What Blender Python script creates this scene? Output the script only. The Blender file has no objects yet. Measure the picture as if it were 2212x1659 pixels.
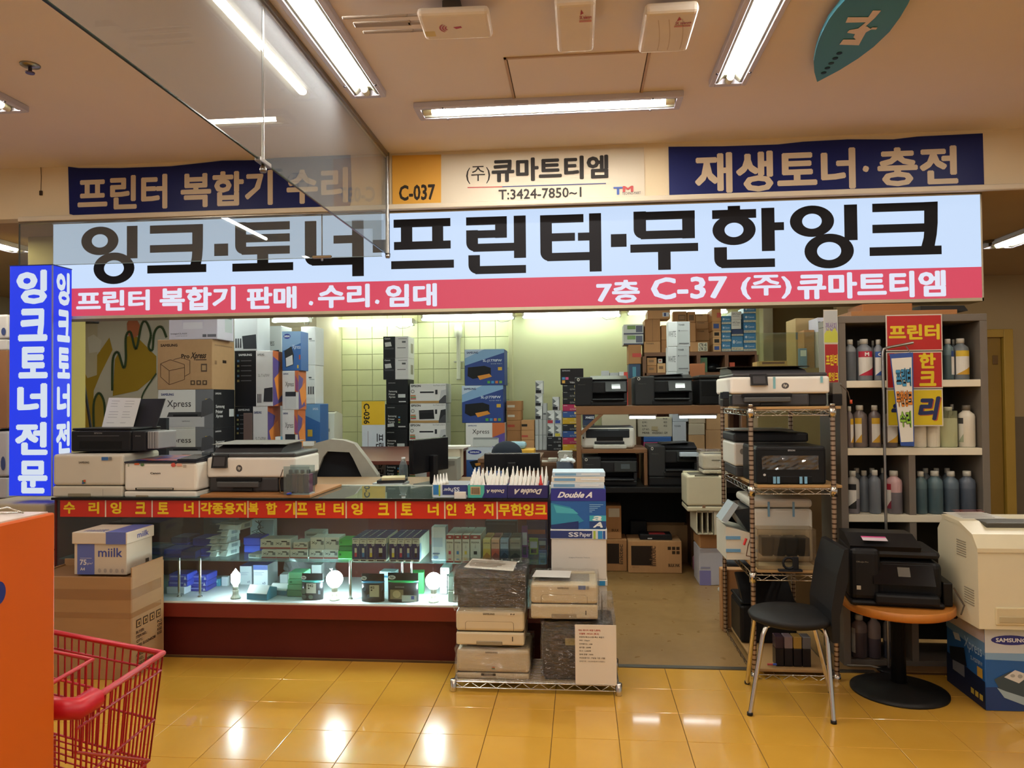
import bpy, bmesh, math, random
from mathutils import Vector, Matrix
random.seed(7)
S = bpy.context.scene
C = S.collection

# ------------------------------------------------------------------ camera
FOC, YAW, PITCH, ROLL, EYE = 1613.8, 0.09135, 0.01945, -0.00922, 1.5258
_fw = Vector((-math.sin(YAW)*math.cos(PITCH), math.cos(YAW)*math.cos(PITCH), math.sin(PITCH)))
_r0 = Vector((math.cos(YAW), math.sin(YAW), 0)); _u0 = _r0.cross(_fw)
_rt = _r0*math.cos(ROLL) + _u0*math.sin(ROLL); _up = _rt.cross(_fw)
cd = bpy.data.cameras.new('camera'); cam = bpy.data.objects.new('camera', cd); C.objects.link(cam)
cd.sensor_fit = 'HORIZONTAL'; cd.sensor_width = 36.0; cd.lens = 36.0*FOC/2212.0
cd.clip_start = 0.02; cd.clip_end = 60
cam.matrix_world = Matrix(((_rt.x, _up.x, -_fw.x, 0), (_rt.y, _up.y, -_fw.y, 0), (_rt.z, _up.z, -_fw.z, EYE), (0, 0, 0, 1)))
S.camera = cam

# ------------------------------------------------------------------ world and exposure
w = bpy.data.worlds.new('hall_surroundings'); S.world = w; w.use_nodes = True
w.node_tree.nodes['Background'].inputs[0].default_value = (1.0, 0.95, 0.88, 1)
w.node_tree.nodes['Background'].inputs[1].default_value = 0.42
S.view_settings.view_transform = 'Standard'; S.view_settings.look = 'None'
S.view_settings.exposure = 0.0; S.view_settings.gamma = 1.0; S.view_settings.use_curve_mapping = False
TUBE_HALL, TUBE_SHOP, BULB = 106.0, 22.0, 105.0
cy = S.cycles; cy.max_bounces = 7; cy.diffuse_bounces = 3; cy.glossy_bounces = 3; cy.transmission_bounces = 4; cy.transparent_max_bounces = 12
cy.caustics_reflective = False; cy.caustics_refractive = False; cy.use_adaptive_sampling = True; cy.adaptive_threshold = .03; cy.sample_clamp_indirect = 6.0

# ------------------------------------------------------------------ where a pixel of the photograph lies
def ray(x, y):
    return _fw + _rt*((x-1106)/FOC) - _up*((y-829.5)/FOC)
def at(x, y, Y):                       # on the vertical plane at distance Y
    d = ray(x, y); t = Y/d.y
    return Vector((d.x*t, Y, EYE+d.z*t))
def onz(x, y, Z=0.0):                  # on the horizontal plane at height Z
    d = ray(x, y); t = (Z-EYE)/d.z
    return Vector((d.x*t, d.y*t, Z))
CROPS = dict(p=(0, 0, 1), c4=(0, 540, 2.962), c5=(640, 640, 3.607), c6=(1180, 640, 3.607), c7=(1612, 640, 3.607),
             d1=(0, 1050, 2.7233), d2=(300, 1060, 4.366), d3=(740, 1040, 4.366), d4=(940, 1180, 4.609),
             d5=(1280, 1040, 4.1475), d6=(1540, 780, 2.0222), d7=(1780, 1080, 3.317), e7=(1060, 780, 5.183),
             sa=(100, 400, 2.989), sb=(780, 400, 3.16), sc=(1430, 390, 2.8286), k1=(0, 0, 2.962), k2=(740, 0, 2.962), k3=(1472, 0, 2.962))
def px(crop, x, y):
    o = CROPS[crop]; return o[0]+x/o[2], o[1]+y/o[2]
def fp(crop, x0, y0, x1, y1, Y, z=None):   # front rectangle at distance Y -> centre x, bottom z, width, height
    a = px(crop, x0, y0); b = px(crop, x1, y1); xm, ym = (a[0]+b[0])/2, (a[1]+b[1])/2
    X0 = at(a[0], ym, Y).x; X1 = at(b[0], ym, Y).x
    Z1 = at(xm, a[1], Y).z; Z0 = at(xm, b[1], Y).z
    if z is not None: Z0 = z
    return (X0+X1)/2, Z0, X1-X0, Z1-Z0

# ------------------------------------------------------------------ materials
def lin(h):
    h = h.lstrip('#'); c = [int(h[i:i+2], 16)/255 for i in (0, 2, 4)]
    return tuple(v/12.92 if v <= .04045 else ((v+.055)/1.055)**2.4 for v in c)
_M = {}
def newmat(key):
    m = bpy.data.materials.new(key); m.use_nodes = True
    return m, m.node_tree.nodes, m.node_tree.links, m.node_tree.nodes['Principled BSDF']
def M(hexc, rough=.5, metal=0., var=.06, scale=9., bump=0., stretch=None, spec=None):
    key = f'{hexc}_{rough}_{metal}_{var}_{scale}_{bump}_{stretch}'
    if key in _M: return _M[key]
    m, n, l, b = newmat('paint_'+key); c = lin(hexc)
    b.inputs['Roughness'].default_value = rough; b.inputs['Metallic'].default_value = metal
    if spec is None and metal < .5 and sum(c) < .12: spec = .25
    if spec is not None: b.inputs['Specular IOR Level'].default_value = spec
    tc = n.new('ShaderNodeTexCoord'); nz = n.new('ShaderNodeTexNoise'); nz.inputs['Scale'].default_value = scale; nz.inputs['Detail'].default_value = 3
    src = tc.outputs['Object']
    if stretch:
        mp = n.new('ShaderNodeMapping'); mp.inputs['Scale'].default_value = stretch; l.new(src, mp.inputs['Vector']); src = mp.outputs['Vector']
    l.new(src, nz.inputs['Vector'])
    mx = n.new('ShaderNodeMix'); mx.data_type = 'RGBA'
    mx.inputs['A'].default_value = tuple(v*(1-var) for v in c)+(1,); mx.inputs['B'].default_value = tuple(min(1, v*(1+var)) for v in c)+(1,)
    l.new(nz.outputs['Fac'], mx.inputs['Factor']); l.new(mx.outputs['Result'], b.inputs['Base Color'])
    if bump:
        bp = n.new('ShaderNodeBump'); bp.inputs['Strength'].default_value = bump; bp.inputs['Distance'].default_value = .004
        l.new(nz.outputs['Fac'], bp.inputs['Height']); l.new(bp.outputs['Normal'], b.inputs['Normal'])
    _M[key] = m; return m
def EM(hexc, s, base='#050505'):
    key = f'glow_{hexc}_{s}'
    if key in _M: return _M[key]
    m, n, l, b = newmat(key); b.inputs['Base Color'].default_value = lin(base)+(1,)
    b.inputs['Emission Color'].default_value = lin(hexc)+(1,); b.inputs['Emission Strength'].default_value = s
    b.inputs['Roughness'].default_value = .6
    _M[key] = m; return m
def GLASS(key, tint='#F4FBF8', refl=1.0, veil=0.0, ior=1.5, milk=None, rough=0.0):
    k = 'glass_'+key
    if k in _M: return _M[k]
    m = bpy.data.materials.new(k); m.use_nodes = True; n = m.node_tree.nodes; l = m.node_tree.links; n.clear()
    o = n.new('ShaderNodeOutputMaterial'); t = n.new('ShaderNodeBsdfTransparent'); g = n.new('ShaderNodeBsdfGlossy'); g.inputs['Roughness'].default_value = rough
    t.inputs['Color'].default_value = lin(tint)+(1,)
    f = n.new('ShaderNodeLayerWeight'); f.inputs['Blend'].default_value = .5                  # the same from both sides of a thin sheet
    pw = n.new('ShaderNodeMath'); pw.operation = 'POWER'; pw.inputs[1].default_value = 5; l.new(f.outputs['Facing'], pw.inputs[0])
    mul = n.new('ShaderNodeMath'); mul.operation = 'MULTIPLY_ADD'; mul.inputs[1].default_value = .5*refl; mul.inputs[2].default_value = .04*refl; mul.use_clamp = True; l.new(pw.outputs[0], mul.inputs[0])
    mx = n.new('ShaderNodeMixShader'); l.new(mul.outputs[0], mx.inputs[0]); l.new(t.outputs[0], mx.inputs[1]); l.new(g.outputs[0], mx.inputs[2])
    out = mx.outputs[0]
    if veil:
        d = n.new('ShaderNodeBsdfDiffuse'); d.inputs['Color'].default_value = lin(milk or '#C9CDD0')+(1,)
        m2 = n.new('ShaderNodeMixShader'); m2.inputs[0].default_value = veil; l.new(out, m2.inputs[1]); l.new(d.outputs[0], m2.inputs[2]); out = m2.outputs[0]  # even milky diffuse share mixed over the clear sheet
    l.new(out, o.inputs['Surface']); _M[k] = m; return m
def WRAP():                                   # crumpled clear stretch film
    k = 'stretch_film'
    if k in _M: return _M[k]
    m = bpy.data.materials.new(k); m.use_nodes = True; n = m.node_tree.nodes; l = m.node_tree.links; n.clear()
    o = n.new('ShaderNodeOutputMaterial'); t = n.new('ShaderNodeBsdfTransparent'); t.inputs[0].default_value = (.96, .95, .94, 1)
    g = n.new('ShaderNodeBsdfGlossy'); g.inputs['Roughness'].default_value = .07
    tc = n.new('ShaderNodeTexCoord'); mp = n.new('ShaderNodeMapping'); mp.inputs['Scale'].default_value = (7, 7, 22); mp.inputs['Rotation'].default_value = (0, .6, .2)
    nz = n.new('ShaderNodeTexNoise'); nz.inputs['Scale'].default_value = 2.2; nz.inputs['Detail'].default_value = 4; nz.inputs['Distortion'].default_value = 1.6
    l.new(tc.outputs['Object'], mp.inputs[0]); l.new(mp.outputs[0], nz.inputs['Vector'])
    bp = n.new('ShaderNodeBump'); bp.inputs['Strength'].default_value = 1.0; bp.inputs['Distance'].default_value = .03
    l.new(nz.outputs['Fac'], bp.inputs['Height']); l.new(bp.outputs[0], g.inputs['Normal'])
    mx = n.new('ShaderNodeMixShader'); mx.inputs[0].default_value = .16
    l.new(t.outputs[0], mx.inputs[1]); l.new(g.outputs[0], mx.inputs[2]); l.new(mx.outputs[0], o.inputs['Surface'])
    _M[k] = m; return m
CARD = M('#B98A5C', .75, 0, .09, 30, 0, (1, 1, .15)); CARD2 = M('#A9794C', .75, 0, .09, 30, 0, (1, 1, .15))
CARD3 = M('#CFA676', .75, 0, .07, 30, 0, (1, 1, .15))
WHITE = M('#ECEAE4', .5); INKBLK = M('#1B1B1E', .6); BLK = M('#17171A', .42); CHROME = M('#CFCBC2', .18, 1.0, .04)
STEEL = M('#9A9894', .3, 1.0); WOOD = M('#A8713E', .55, 0, .18, 6, 0, (1, 12, 12)); CREAM = M('#DCD0B4', .5)

# ------------------------------------------------------------------ mesh builder
_T = {}
def text_geo(s, bold):
    k = (s, bold)
    if k not in _T:
        c = bpy.data.curves.new('t', 'FONT'); c.body = s; c.resolution_u = 2
        o = bpy.data.objects.new('t', c); me = bpy.data.meshes.new_from_object(o)
        v0 = [(v.co.x, v.co.y) for v in me.vertices]; f0 = [tuple(p.vertices) for p in me.polygons]
        bpy.data.objects.remove(o); bpy.data.curves.remove(c); bpy.data.meshes.remove(me)
        nd = 8 if bold >= .03 else (4 if bold >= .015 else 0); vs, fs = [], []      # heavier strokes: the outline drawn again all round
        for a in range(max(nd, 1)):
            dx, dy = (bold*math.cos(2*math.pi*a/nd+.4), bold*math.sin(2*math.pi*a/nd+.4)) if nd else (0, 0)
            o_ = len(vs); vs += [(x+dx, y+dy, a*6e-5) for x, y in v0]; fs += [tuple(i+o_ for i in f) for f in f0]
        x0 = min(v[0] for v in vs); x1 = max(v[0] for v in vs); y0 = min(v[1] for v in vs); y1 = max(v[1] for v in vs)
        _T[k] = ([((v[0]-x0)/(x1-x0), (v[1]-y0)/(y1-y0), v[2]) for v in vs], fs)
    return _T[k]
class B:
    def __init__(s): s.v = []; s.f = []; s.mi = []; s.mats = []; s.sm = []
    def mid(s, m):
        if m not in s.mats: s.mats.append(m)
        return s.mats.index(m)
    def add(s, vs, fs, m, smooth=False):
        o = len(s.v); s.v += [tuple(v) for v in vs]; k = s.mid(m)
        for f in fs: s.f.append(tuple(i+o for i in f)); s.mi.append(k); s.sm.append(smooth)
        return s
    def box(s, x0, x1, y0, y1, z0, z1, m, bev=0., seg=2, only=None):
        if bev <= 0:
            vs = [(x, y, z) for z in (z0, z1) for y in (y0, y1) for x in (x0, x1)]
            fs = [(0, 2, 3, 1), (4, 5, 7, 6), (0, 1, 5, 4), (1, 3, 7, 5), (3, 2, 6, 7), (2, 0, 4, 6)]
            return s.add(vs, fs, m)
        bm = bmesh.new(); bmesh.ops.create_cube(bm, size=1)
        bmesh.ops.scale(bm, vec=(x1-x0, y1-y0, z1-z0), verts=bm.verts); bmesh.ops.translate(bm, vec=((x0+x1)/2, (y0+y1)/2, (z0+z1)/2), verts=bm.verts)
        es = list(bm.edges)
        if only == 'z': es = [e for e in es if abs(e.verts[0].co.z-e.verts[1].co.z) > 1e-6]
        if only == 'x': es = [e for e in es if abs(e.verts[0].co.x-e.verts[1].co.x) > 1e-6]
        if only == 'y': es = [e for e in es if abs(e.verts[0].co.y-e.verts[1].co.y) > 1e-6]
        bev = min(bev, .49*min(x1-x0, y1-y0, z1-z0))
        bmesh.ops.bevel(bm, geom=es, offset=bev, segments=seg, affect='EDGES', profile=.5)
        s.bm(bm, m); bm.free(); return s
    def bm(s, bm, m, smooth=False):
        bm.verts.index_update()
        return s.add([v.co[:] for v in bm.verts], [[v.index for v in f.verts] for f in bm.faces], m, smooth)
    def prism(s, pts, a0, a1, m, axis='x'):     # outline pts extruded along an axis (x: pts=(y,z); y: pts=(x,z); z: pts=(x,y))
        def mk(p, a): return (a, p[0], p[1]) if axis == 'x' else ((p[0], a, p[1]) if axis == 'y' else (p[0], p[1], a))
        n = len(pts); vs = [mk(p, a0) for p in pts]+[mk(p, a1) for p in pts]
        fs = [tuple(range(n)), tuple(range(2*n-1, n-1, -1))]+[(i, i+n, (i+1) % n+n, (i+1) % n) for i in range(n)]
        bm = bmesh.new(); bv = [bm.verts.new(v) for v in vs]
        for f in fs: bm.faces.new([bv[i] for i in f])
        bmesh.ops.recalc_face_normals(bm, faces=bm.faces); s.bm(bm, m); bm.free(); return s
    def lathe(s, prof, m, cx=0, cy=0, n=20, smooth=True, mats=None, sx=1, sy=1):   # prof: (r, z) from bottom to top
        k = len(prof); vs = [(cx+sx*r*math.cos(2*math.pi*j/n), cy+sy*r*math.sin(2*math.pi*j/n), z) for r, z in prof for j in range(n)]
        for i in range(k-1):
            s.add([], [], m)
        o = len(s.v); s.v += vs
        for i in range(k-1):
            mm = s.mid(mats[i] if mats else m)
            for j in range(n):
                s.f.append((o+i*n+j, o+i*n+(j+1) % n, o+(i+1)*n+(j+1) % n, o+(i+1)*n+j)); s.mi.append(mm); s.sm.append(smooth)
        for i, rev in ((0, True), (k-1, False)):
            if prof[i][0] > 1e-5:
                fc = [o+i*n+j for j in range(n)]; s.f.append(tuple(fc[::-1] if rev else fc)); s.mi.append(s.mid((mats or [m]*k)[0 if i == 0 else k-2])); s.sm.append(False)
        return s
    def tube(s, pts, r, m, n=8, closed=False, r2=None):
        pts = [Vector(p) for p in pts]; k = len(pts); rings = []
        prev = None
        for i, p in enumerate(pts):
            a = pts[(i-1) % k] if (closed or i > 0) else p; b = pts[(i+1) % k] if (closed or i < k-1) else p
            t = (b-a).normalized()
            if prev is None:
                u = t.orthogonal().normalized()
            else:
                u = (prev-t*prev.dot(t)); u = u.normalized() if u.length > 1e-6 else t.orthogonal().normalized()
            prev = u; v = t.cross(u); rr = r if r2 is None else r+(r2-r)*i/(k-1)
            rings.append([p+(u*math.cos(2*math.pi*j/n)+v*math.sin(2*math.pi*j/n))*rr for j in range(n)])
        vs = [q for ring in rings for q in ring]; fs = []
        for i in range(k if closed else k-1):
            i2 = (i+1) % k
            fs += [(i*n+j, i2*n+j, i2*n+(j+1) % n, i*n+(j+1) % n) for j in range(n)]
        s.add(vs, fs, m, True)
        if not closed:
            s.add(rings[0], [tuple(range(n))], m); s.add(rings[-1], [tuple(range(n-1, -1, -1))], m)
        return s
    def quad(s, p, m): return s.add(p, [tuple(range(len(p)))], m)
    def done(s, name, parent=None, loc=(0, 0, 0), rz=0, rot=None):
        me = bpy.data.meshes.new(name); me.from_pydata(s.v, [], s.f)
        for m in s.mats: me.materials.append(m)
        me.polygons.foreach_set('material_index', s.mi); me.polygons.foreach_set('use_smooth', s.sm); me.update()
        o = bpy.data.objects.new(name, me); C.objects.link(o); o.parent = parent; o.location = loc
        o.rotation_euler = rot if rot else (0, 0, rz)
        return o
def tag(o, label=None, cat=None, group=None, kind=None):
    if label: o['label'] = label
    if cat: o['category'] = cat
    if group: o['group'] = group
    if kind: o['kind'] = kind
    return o
def thing(name, label, cat, loc=(0, 0, 0), rz=0, group=None):
    o = bpy.data.objects.new(name, None); C.objects.link(o); o.location = loc; o.rotation_euler = (0, 0, rz); o.empty_display_size = .05
    return tag(o, label, cat, group)
def structure(o): o['kind'] = 'structure'; return o

# flat print on the faces of a box W x D x H whose front-bottom-centre is the local origin; u right, v down on each face
def deco(parent, W, D, H, ents, name='print', rough=.5):
    ents = list(ents)
    if '|' in ents: k = ents.index('|'); deco(parent, W, D, H, ents[k+1:], name, rough); ents = ents[:k]      # '|' parts separate prints
    faces = sorted({e[1] for e in ents})
    if len(faces) > 1: return [deco(parent, W, D, H, [e for e in ents if e[1] == f], name, rough) for f in faces][0]
    b = B(); i = 0
    def mp(face, u, v, e):
        if face == 'F': return ((u-.5)*W, -e, (1-v)*H)
        if face == 'R': return (W/2+e, u*D, (1-v)*H)
        if face == 'L': return (-W/2-e, (1-u)*D, (1-v)*H)
        if face == 'T': return ((u-.5)*W, (1-v)*D, H+e)
        if face == 'K': return ((.5-u)*W, D+e, (1-v)*H)
    for t in ents:
        i += 1; e = .0008+.00035*i; k, face = t[0], t[1]
        if k == 'r':
            u0, v0, u1, v1, c = t[2:7]; m = c if not isinstance(c, str) else M(c, rough, 0, .03)
            b.quad([mp(face, u, v, e) for u, v in ((u0, v1), (u1, v1), (u1, v0), (u0, v0))], m)
        elif k == 'e':
            u0, v0, u1, v1, c = t[2:7]; m = c if not isinstance(c, str) else M(c, rough, 0, .03)
            b.quad([mp(face, (u0+u1)/2+(u1-u0)/2*math.cos(a*math.pi/10), (v0+v1)/2-(v1-v0)/2*math.sin(a*math.pi/10), e) for a in range(20)], m)
        elif k == 'p':
            m = t[3] if not isinstance(t[3], str) else M(t[3], rough, 0, .03)
            b.quad([mp(face, u, v, e) for u, v in t[2]], m)
        elif k == 't':
            u0, v0, u1, v1, s, c = t[2:8]; opt = t[8] if len(t) > 8 else {}
            m = c if not isinstance(c, str) else M(c, rough, 0, .03)
            vs, fs = text_geo(s, opt.get('b', .02)); sh = opt.get('sh', 0); rot = opt.get('rot', 0); out = []
            for x, y, ez in vs:
                x = x*(1-sh)+sh*y if sh else x
                if rot == 180: x, y = 1-x, 1-y
                elif rot == 90: x, y = y, 1-x          # clockwise
                elif rot == 270: x, y = 1-y, x
                out.append(mp(face, u0+(u1-u0)*x, v1-(v1-v0)*y, e+ez))
            b.add(out, fs, m)
    return b.done(name, parent)

def carton(name, label, cat, x, y, z, W, D, H, col, ents=(), rz=0, group=None, bev=.004):
    b = B(); m = col if not isinstance(col, str) else M(col, .55, 0, .04)
    b.box(-W/2, W/2, 0, D, 0, H, m, bev, 1)
    o = b.done(name, None, (x, y, z), rz); tag(o, label, cat, group)
    if ents: deco(o, W, D, H, ents)
    return o
def stack(crop, Y, D, base, items, name='box', cat='box'):    # items bottom-up: (x0, x1, ytop, label, colour, ents)
    z = base; last = None
    for it in items:
        x0, x1, yt, label, col, ents = it[:6]; opt = it[6] if len(it) > 6 else {}
        yy = Y+opt.get('dy', 0)
        xc, _, W, _ = fp(crop, x0, yt, x1, yt+40, yy)
        zt = at(*px(crop, (x0+x1)/2, yt), yy).z
        H = max(.02, zt-z)
        last = carton(opt.get('name', name), label, cat, xc, yy, z, W, opt.get('D', D), H-.001, col, ents, opt.get('rz', 0), opt.get('g'))
        z = z+H
    return z
def copy_tree(o, parent=None):
    c = o.copy(); C.objects.link(c); c.parent = parent
    for ch in o.children: copy_tree(ch, c)
    return c
# ================================================================== the setting
YF = 4.50                                       # front of the wall above the sign
ZC = at(840, 332, YF).z                         # hall ceiling
ZL = at(845, 446, YF).z                         # lower ceiling behind the fascia, and the fascia's underside
XL = at(160, 760, 4.7).x                        # left wall of the shop
YB = 9.30                                       # back wall of the shop
def onx(x, y, X):
    d = ray(x, y); t = X/d.x
    return Vector((X, d.y*t, EYE+d.z*t))

def floor_mat(name, c1, c2, rough, plank=None, coat=0.):
    m, n, l, b = newmat(name); tc = n.new('ShaderNodeTexCoord')
    mp = n.new('ShaderNodeMapping'); mp.inputs['Scale'].default_value = plank or (1, 1, 1); l.new(tc.outputs['Object'], mp.inputs[0])
    nz = n.new('ShaderNodeTexNoise'); nz.inputs['Scale'].default_value = 5; nz.inputs['Detail'].default_value = 6; l.new(mp.outputs[0], nz.inputs['Vector'])
    mx = n.new('ShaderNodeMix'); mx.data_type = 'RGBA'; mx.inputs['A'].default_value = lin(c1)+(1,); mx.inputs['B'].default_value = lin(c2)+(1,)
    l.new(nz.outputs['Fac'], mx.inputs['Factor']); l.new(mx.outputs['Result'], b.inputs['Base Color'])
    n2 = n.new('ShaderNodeTexNoise'); n2.inputs['Scale'].default_value = 14; n2.inputs['Detail'].default_value = 2; l.new(tc.outputs['Object'], n2.inputs['Vector'])
    mr = n.new('ShaderNodeMapRange'); mr.inputs['To Min'].default_value = rough*.7; mr.inputs['To Max'].default_value = rough*1.4
    l.new(n2.outputs['Fac'], mr.inputs[0]); l.new(mr.outputs[0], b.inputs['Roughness'])
    bp = n.new('ShaderNodeBump'); bp.inputs['Strength'].default_value = .12 if coat else .03; bp.inputs['Distance'].default_value = .004
    l.new(n2.outputs['Fac'], bp.inputs['Height']); l.new(bp.outputs[0], b.inputs['Normal'])
    b.inputs['Coat Weight'].default_value = coat; b.inputs['Coat Roughness'].default_value = .06
    return m
FLT = floor_mat('polished_yellow_tile', '#CF9834', '#DDA844', .2, None, .75)
GROUT = M('#5A3A10', .8)
b = B(); b.box(-9, 9, -7, 4.33, -.05, -.003, GROUT); fl = structure(b.done('floor'))
tile = None; TS = .30; X0 = -1.9455-.3*5
for i in range(21):
    for j in range(6):
        x0 = X0+i*TS; y1 = 4.291-(j-0)*TS+.0; y0 = y1-TS
        if tile is None:
            bb = B(); g = .0013
            bb.box(g, TS-g, g, TS-g, -.012, 0, FLT, .0012, 1); t = bb.done('tile', fl, (x0, y0, 0)); tile = t
        else:
            t = bpy.data.objects.new('tile', tile.data); C.objects.link(t); t.parent = fl; t.location = (x0, y0, 0)
b = B(); far = M('#BC8A30', .2, 0, .08, 3)
b.box(-9, X0-.0013, -7, 4.291, -.004, -.0005, far); b.box(X0+21*TS+.0013, 9, -7, 4.291, -.004, -.0005, far); b.box(X0, X0+21*TS, -7, 4.291-6*TS, -.004, -.0005, far)
tag(b.done('hall_tiling', fl), kind='stuff')
b = B(); b.box(-9, 9, 4.33, 11, -.05, .001, floor_mat('worn_vinyl', '#80623A', '#9A784A', .3, (1, .18, 1)))
structure(b.done('floor'))
b = B(); b.box(-.05, 1.6, 4.295, 4.335, -.002, .004, M('#77736A', .35, .9)); tag(structure(b.done('trim_1')))

CEI = M('#EBE0DC', .85, 0, .03, 2.5)
b = B(); b.box(-9, 9, -7, YF+.2, ZC, ZC+.06, CEI); ceil = structure(b.done('ceiling'))
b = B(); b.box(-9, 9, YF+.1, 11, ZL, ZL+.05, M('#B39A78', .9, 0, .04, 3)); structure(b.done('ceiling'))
FAS = M('#E2CFAC', .8, 0, .04, 3)
b = B(); b.box(-9, 9, YF, YF+.10, ZL, ZC, FAS); fas = structure(b.done('wall_fascia'))
b = B(); b.box(at(45, 460, YF).x, 9, YF-.03, YF-.001, ZL-.026, ZL+.006, M('#DCCFB8', .6), .004, 1); b.done('ledge', fas)
# walls of the shop
WB = M('#D9DCAE', .5, 0, .04, 3); XT = at(1108, 760, YB).x; XR = at(1640, 760, YB).x
b = B(); b.box(XL-.1, XT, YB+.012, YB+.15, 0, ZL, M('#B9BC92', .7)); wb = structure(b.done('wall_back'))
ts = 34.3*YB/FOC; tile2 = None
zt = ZL; nr = 0
TW = M('#DCE0B0', .32, 0, .05, 6)
for i in range(15):
    x1 = XT-.02-i*ts
    for j in range(13):
        z1 = ZL-.02-j*ts
        if tile2 is None:
            bb = B(); g = .0025; bb.box(g, ts-g, 0, .012, g, ts-g, TW, .003, 1); tile2 = bb.done('wall_tile', wb, (x1-ts, YB, z1-ts))
        else:
            t = bpy.data.objects.new('wall_tile', tile2.data); C.objects.link(t); t.parent = wb; t.location = (x1-ts, YB, z1-ts)
b = B(); b.box(XT, XR, YB-.03, YB+.15, 0, ZL, WB); structure(b.done('wall_back'))
b = B(); b.box(XT-.05, XT, YB-.05, YB+.1, 0, ZL, M('#D2D2A4', .6), .006); structure(b.done('trim_2'))
b = B(); b.box(XR, at(1662, 760, YB).x, YB-.2, YB+.1, 0, ZL, M('#E6E2C6', .6), .01); structure(b.done('pillar'))
b = B(); b.box(at(1662, 760, YB).x, 4.2, YB, YB+.15, 0, ZL, M('#A08C60', .8, 0, .05, 3)); structure(b.done('wall_back'))
# partition with its painted mural, left of the tiled wall
YM = 8.40; xm1 = at(684, 800, YM).x; xm0 = at(90, 800, YM).x
b = B(); b.box(xm0-.1, xm0, 4.76, YM, 0, ZL, M('#B8AC8C', .7, 0, .05, 3)); structure(b.done('wall_left'))
b = B(); b.box(xm0, xm1, YM, YM+.12, 0, ZL, M('#CFC5A6', .7, 0, .05, 3)); b.box(xm1-.1, xm1, YM+.12, YB+.012, 0, ZL, M('#CFC5A6', .7, 0, .05, 3)); wl = structure(b.done('wall_partition'))
b = B()
def mural(pts, hexc, k=1):
    m = M(hexc, .6, 0, .04, 4); b.quad([at(*px('c4', *p), YM-.0012*k) for p in pts][::-1], m)
mural([(440, 420), (1100, 420), (1060, 1300), (430, 1300)], '#DCD7C8')
mural([(440, 640), (560, 760), (700, 560), (720, 640), (640, 800), (600, 900), (590, 1200), (440, 1200)], '#B8982F', 2)
mural([(480, 520), (600, 440), (625, 440), (620, 800), (560, 820), (500, 700)], '#D6CDB2', 3)
mural([(560, 560), (600, 540), (650, 580), (640, 650), (570, 660)], '#E6E2D4', 4)
mural([(722, 930), (735, 700), (760, 655), (800, 760), (806, 560), (850, 530), (1000, 680), (1000, 800), (880, 900), (720, 935)], '#B8962C', 5)
mural([(812, 470), (830, 435), (870, 435), (895, 480), (890, 540), (850, 570), (815, 540)], '#CC7A58', 6)
mural([(590, 1300), (600, 960), (630, 910), (665, 960), (680, 1100), (670, 1300)], '#B79A3E', 7)
mural([(880, 1010), (920, 990), (950, 1060), (960, 1160), (900, 1150)], '#A05838', 8)
mm = M('#3F5334', .6)
def wavy(pts, r=.012):
    q = []
    for i in range(len(pts)-1):
        for k in range(6):
            f = k/6; p0 = pts[max(i-1, 0)]; p1 = pts[i]; p2 = pts[i+1]; p3 = pts[min(i+2, len(pts)-1)]
            q.append(tuple(.5*((2*p1[c])+(-p0[c]+p2[c])*f+(2*p0[c]-5*p1[c]+4*p2[c]-p3[c])*f*f+(-p0[c]+3*p1[c]-3*p2[c]+p3[c])*f**3) for c in (0, 1)))
    q.append(pts[-1]); w3 = [at(*px('c4', *p), YM-.012) for p in q]
    for i in range(len(w3)-1):
        t = (w3[i+1]-w3[i]).normalized(); nn = Vector((-t.z, 0, t.x))*r*1.2
        b.quad([w3[i]-nn, w3[i+1]-nn, w3[i+1]+nn, w3[i]+nn], mm)
wavy([(718, 900), (722, 700), (755, 655), (790, 755), (805, 700), (805, 560), (835, 525), (870, 635), (905, 480), (935, 460), (965, 540), (950, 620), (975, 640), (985, 540), (1010, 495), (1040, 500), (1065, 560)])
wavy([(600, 1140), (600, 980), (632, 915), (665, 970), (672, 1080)])
wavy([(900, 980), (920, 910), (1000, 790)], .008)
b.done('mural', wl)
# hall beyond the shop, left and right
b = B(); b.box(-9, xm0-.1, 8.4, 8.5, 0, ZL, M('#8C7A58', .8, 0, .06, 2)); structure(b.done('wall_far'))
b = B(); b.box(at(60, 520, 5.0).x, at(116, 520, 5.0).x, 5.0, 5.35, 0, ZL, M('#B9A85C', .7, 0, .05, 3), .005); structure(b.done('pillar'))
YR = 7.9; XRW = 2.62
b = B(); b.box(XRW, 9, YR, YR+.1, 0, ZL, M('#A88F66', .85, 0, .05, 3)); wr = structure(b.done('wall_right'))
b = B(); b.box(XRW, at(2182, 800, YR).x-.42, YR-.004, YR, 0, at(2200, 900, YR).z, M('#6E5E46', .7))
b.box(at(2182, 800, YR).x+.02, 9, YR-.004, YR, 0, at(2200, 900, YR).z, M('#6E5E46', .7)); b.done('dado_panel', wr)
dm = M('#B08A34', .55); x0, x1 = at(2136, 800, YR).x, at(2182, 800, YR).x; zt = at(2160, 712, YR).z
b = B(); b.box(x0-.5, x0+.10, YR-.03, YR-.002, .01, zt-.06, M('#8C6A22', .5)); d = structure(b.done('door_1'))
b = B(); b.box(x1-.09, x1, YR-.07, YR, 0, zt, dm, .006); b.box(x0-.6, x1-.09, YR-.07, YR, zt-.08, zt, dm, .006); b.done('door_frame', d)
b = B(); b.box(x0+.02, x0+.07, YR-.04, YR-.03, zt-.35, zt-.26, M('#6B4A1A', .5), .004); b.done('closer', d)

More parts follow.
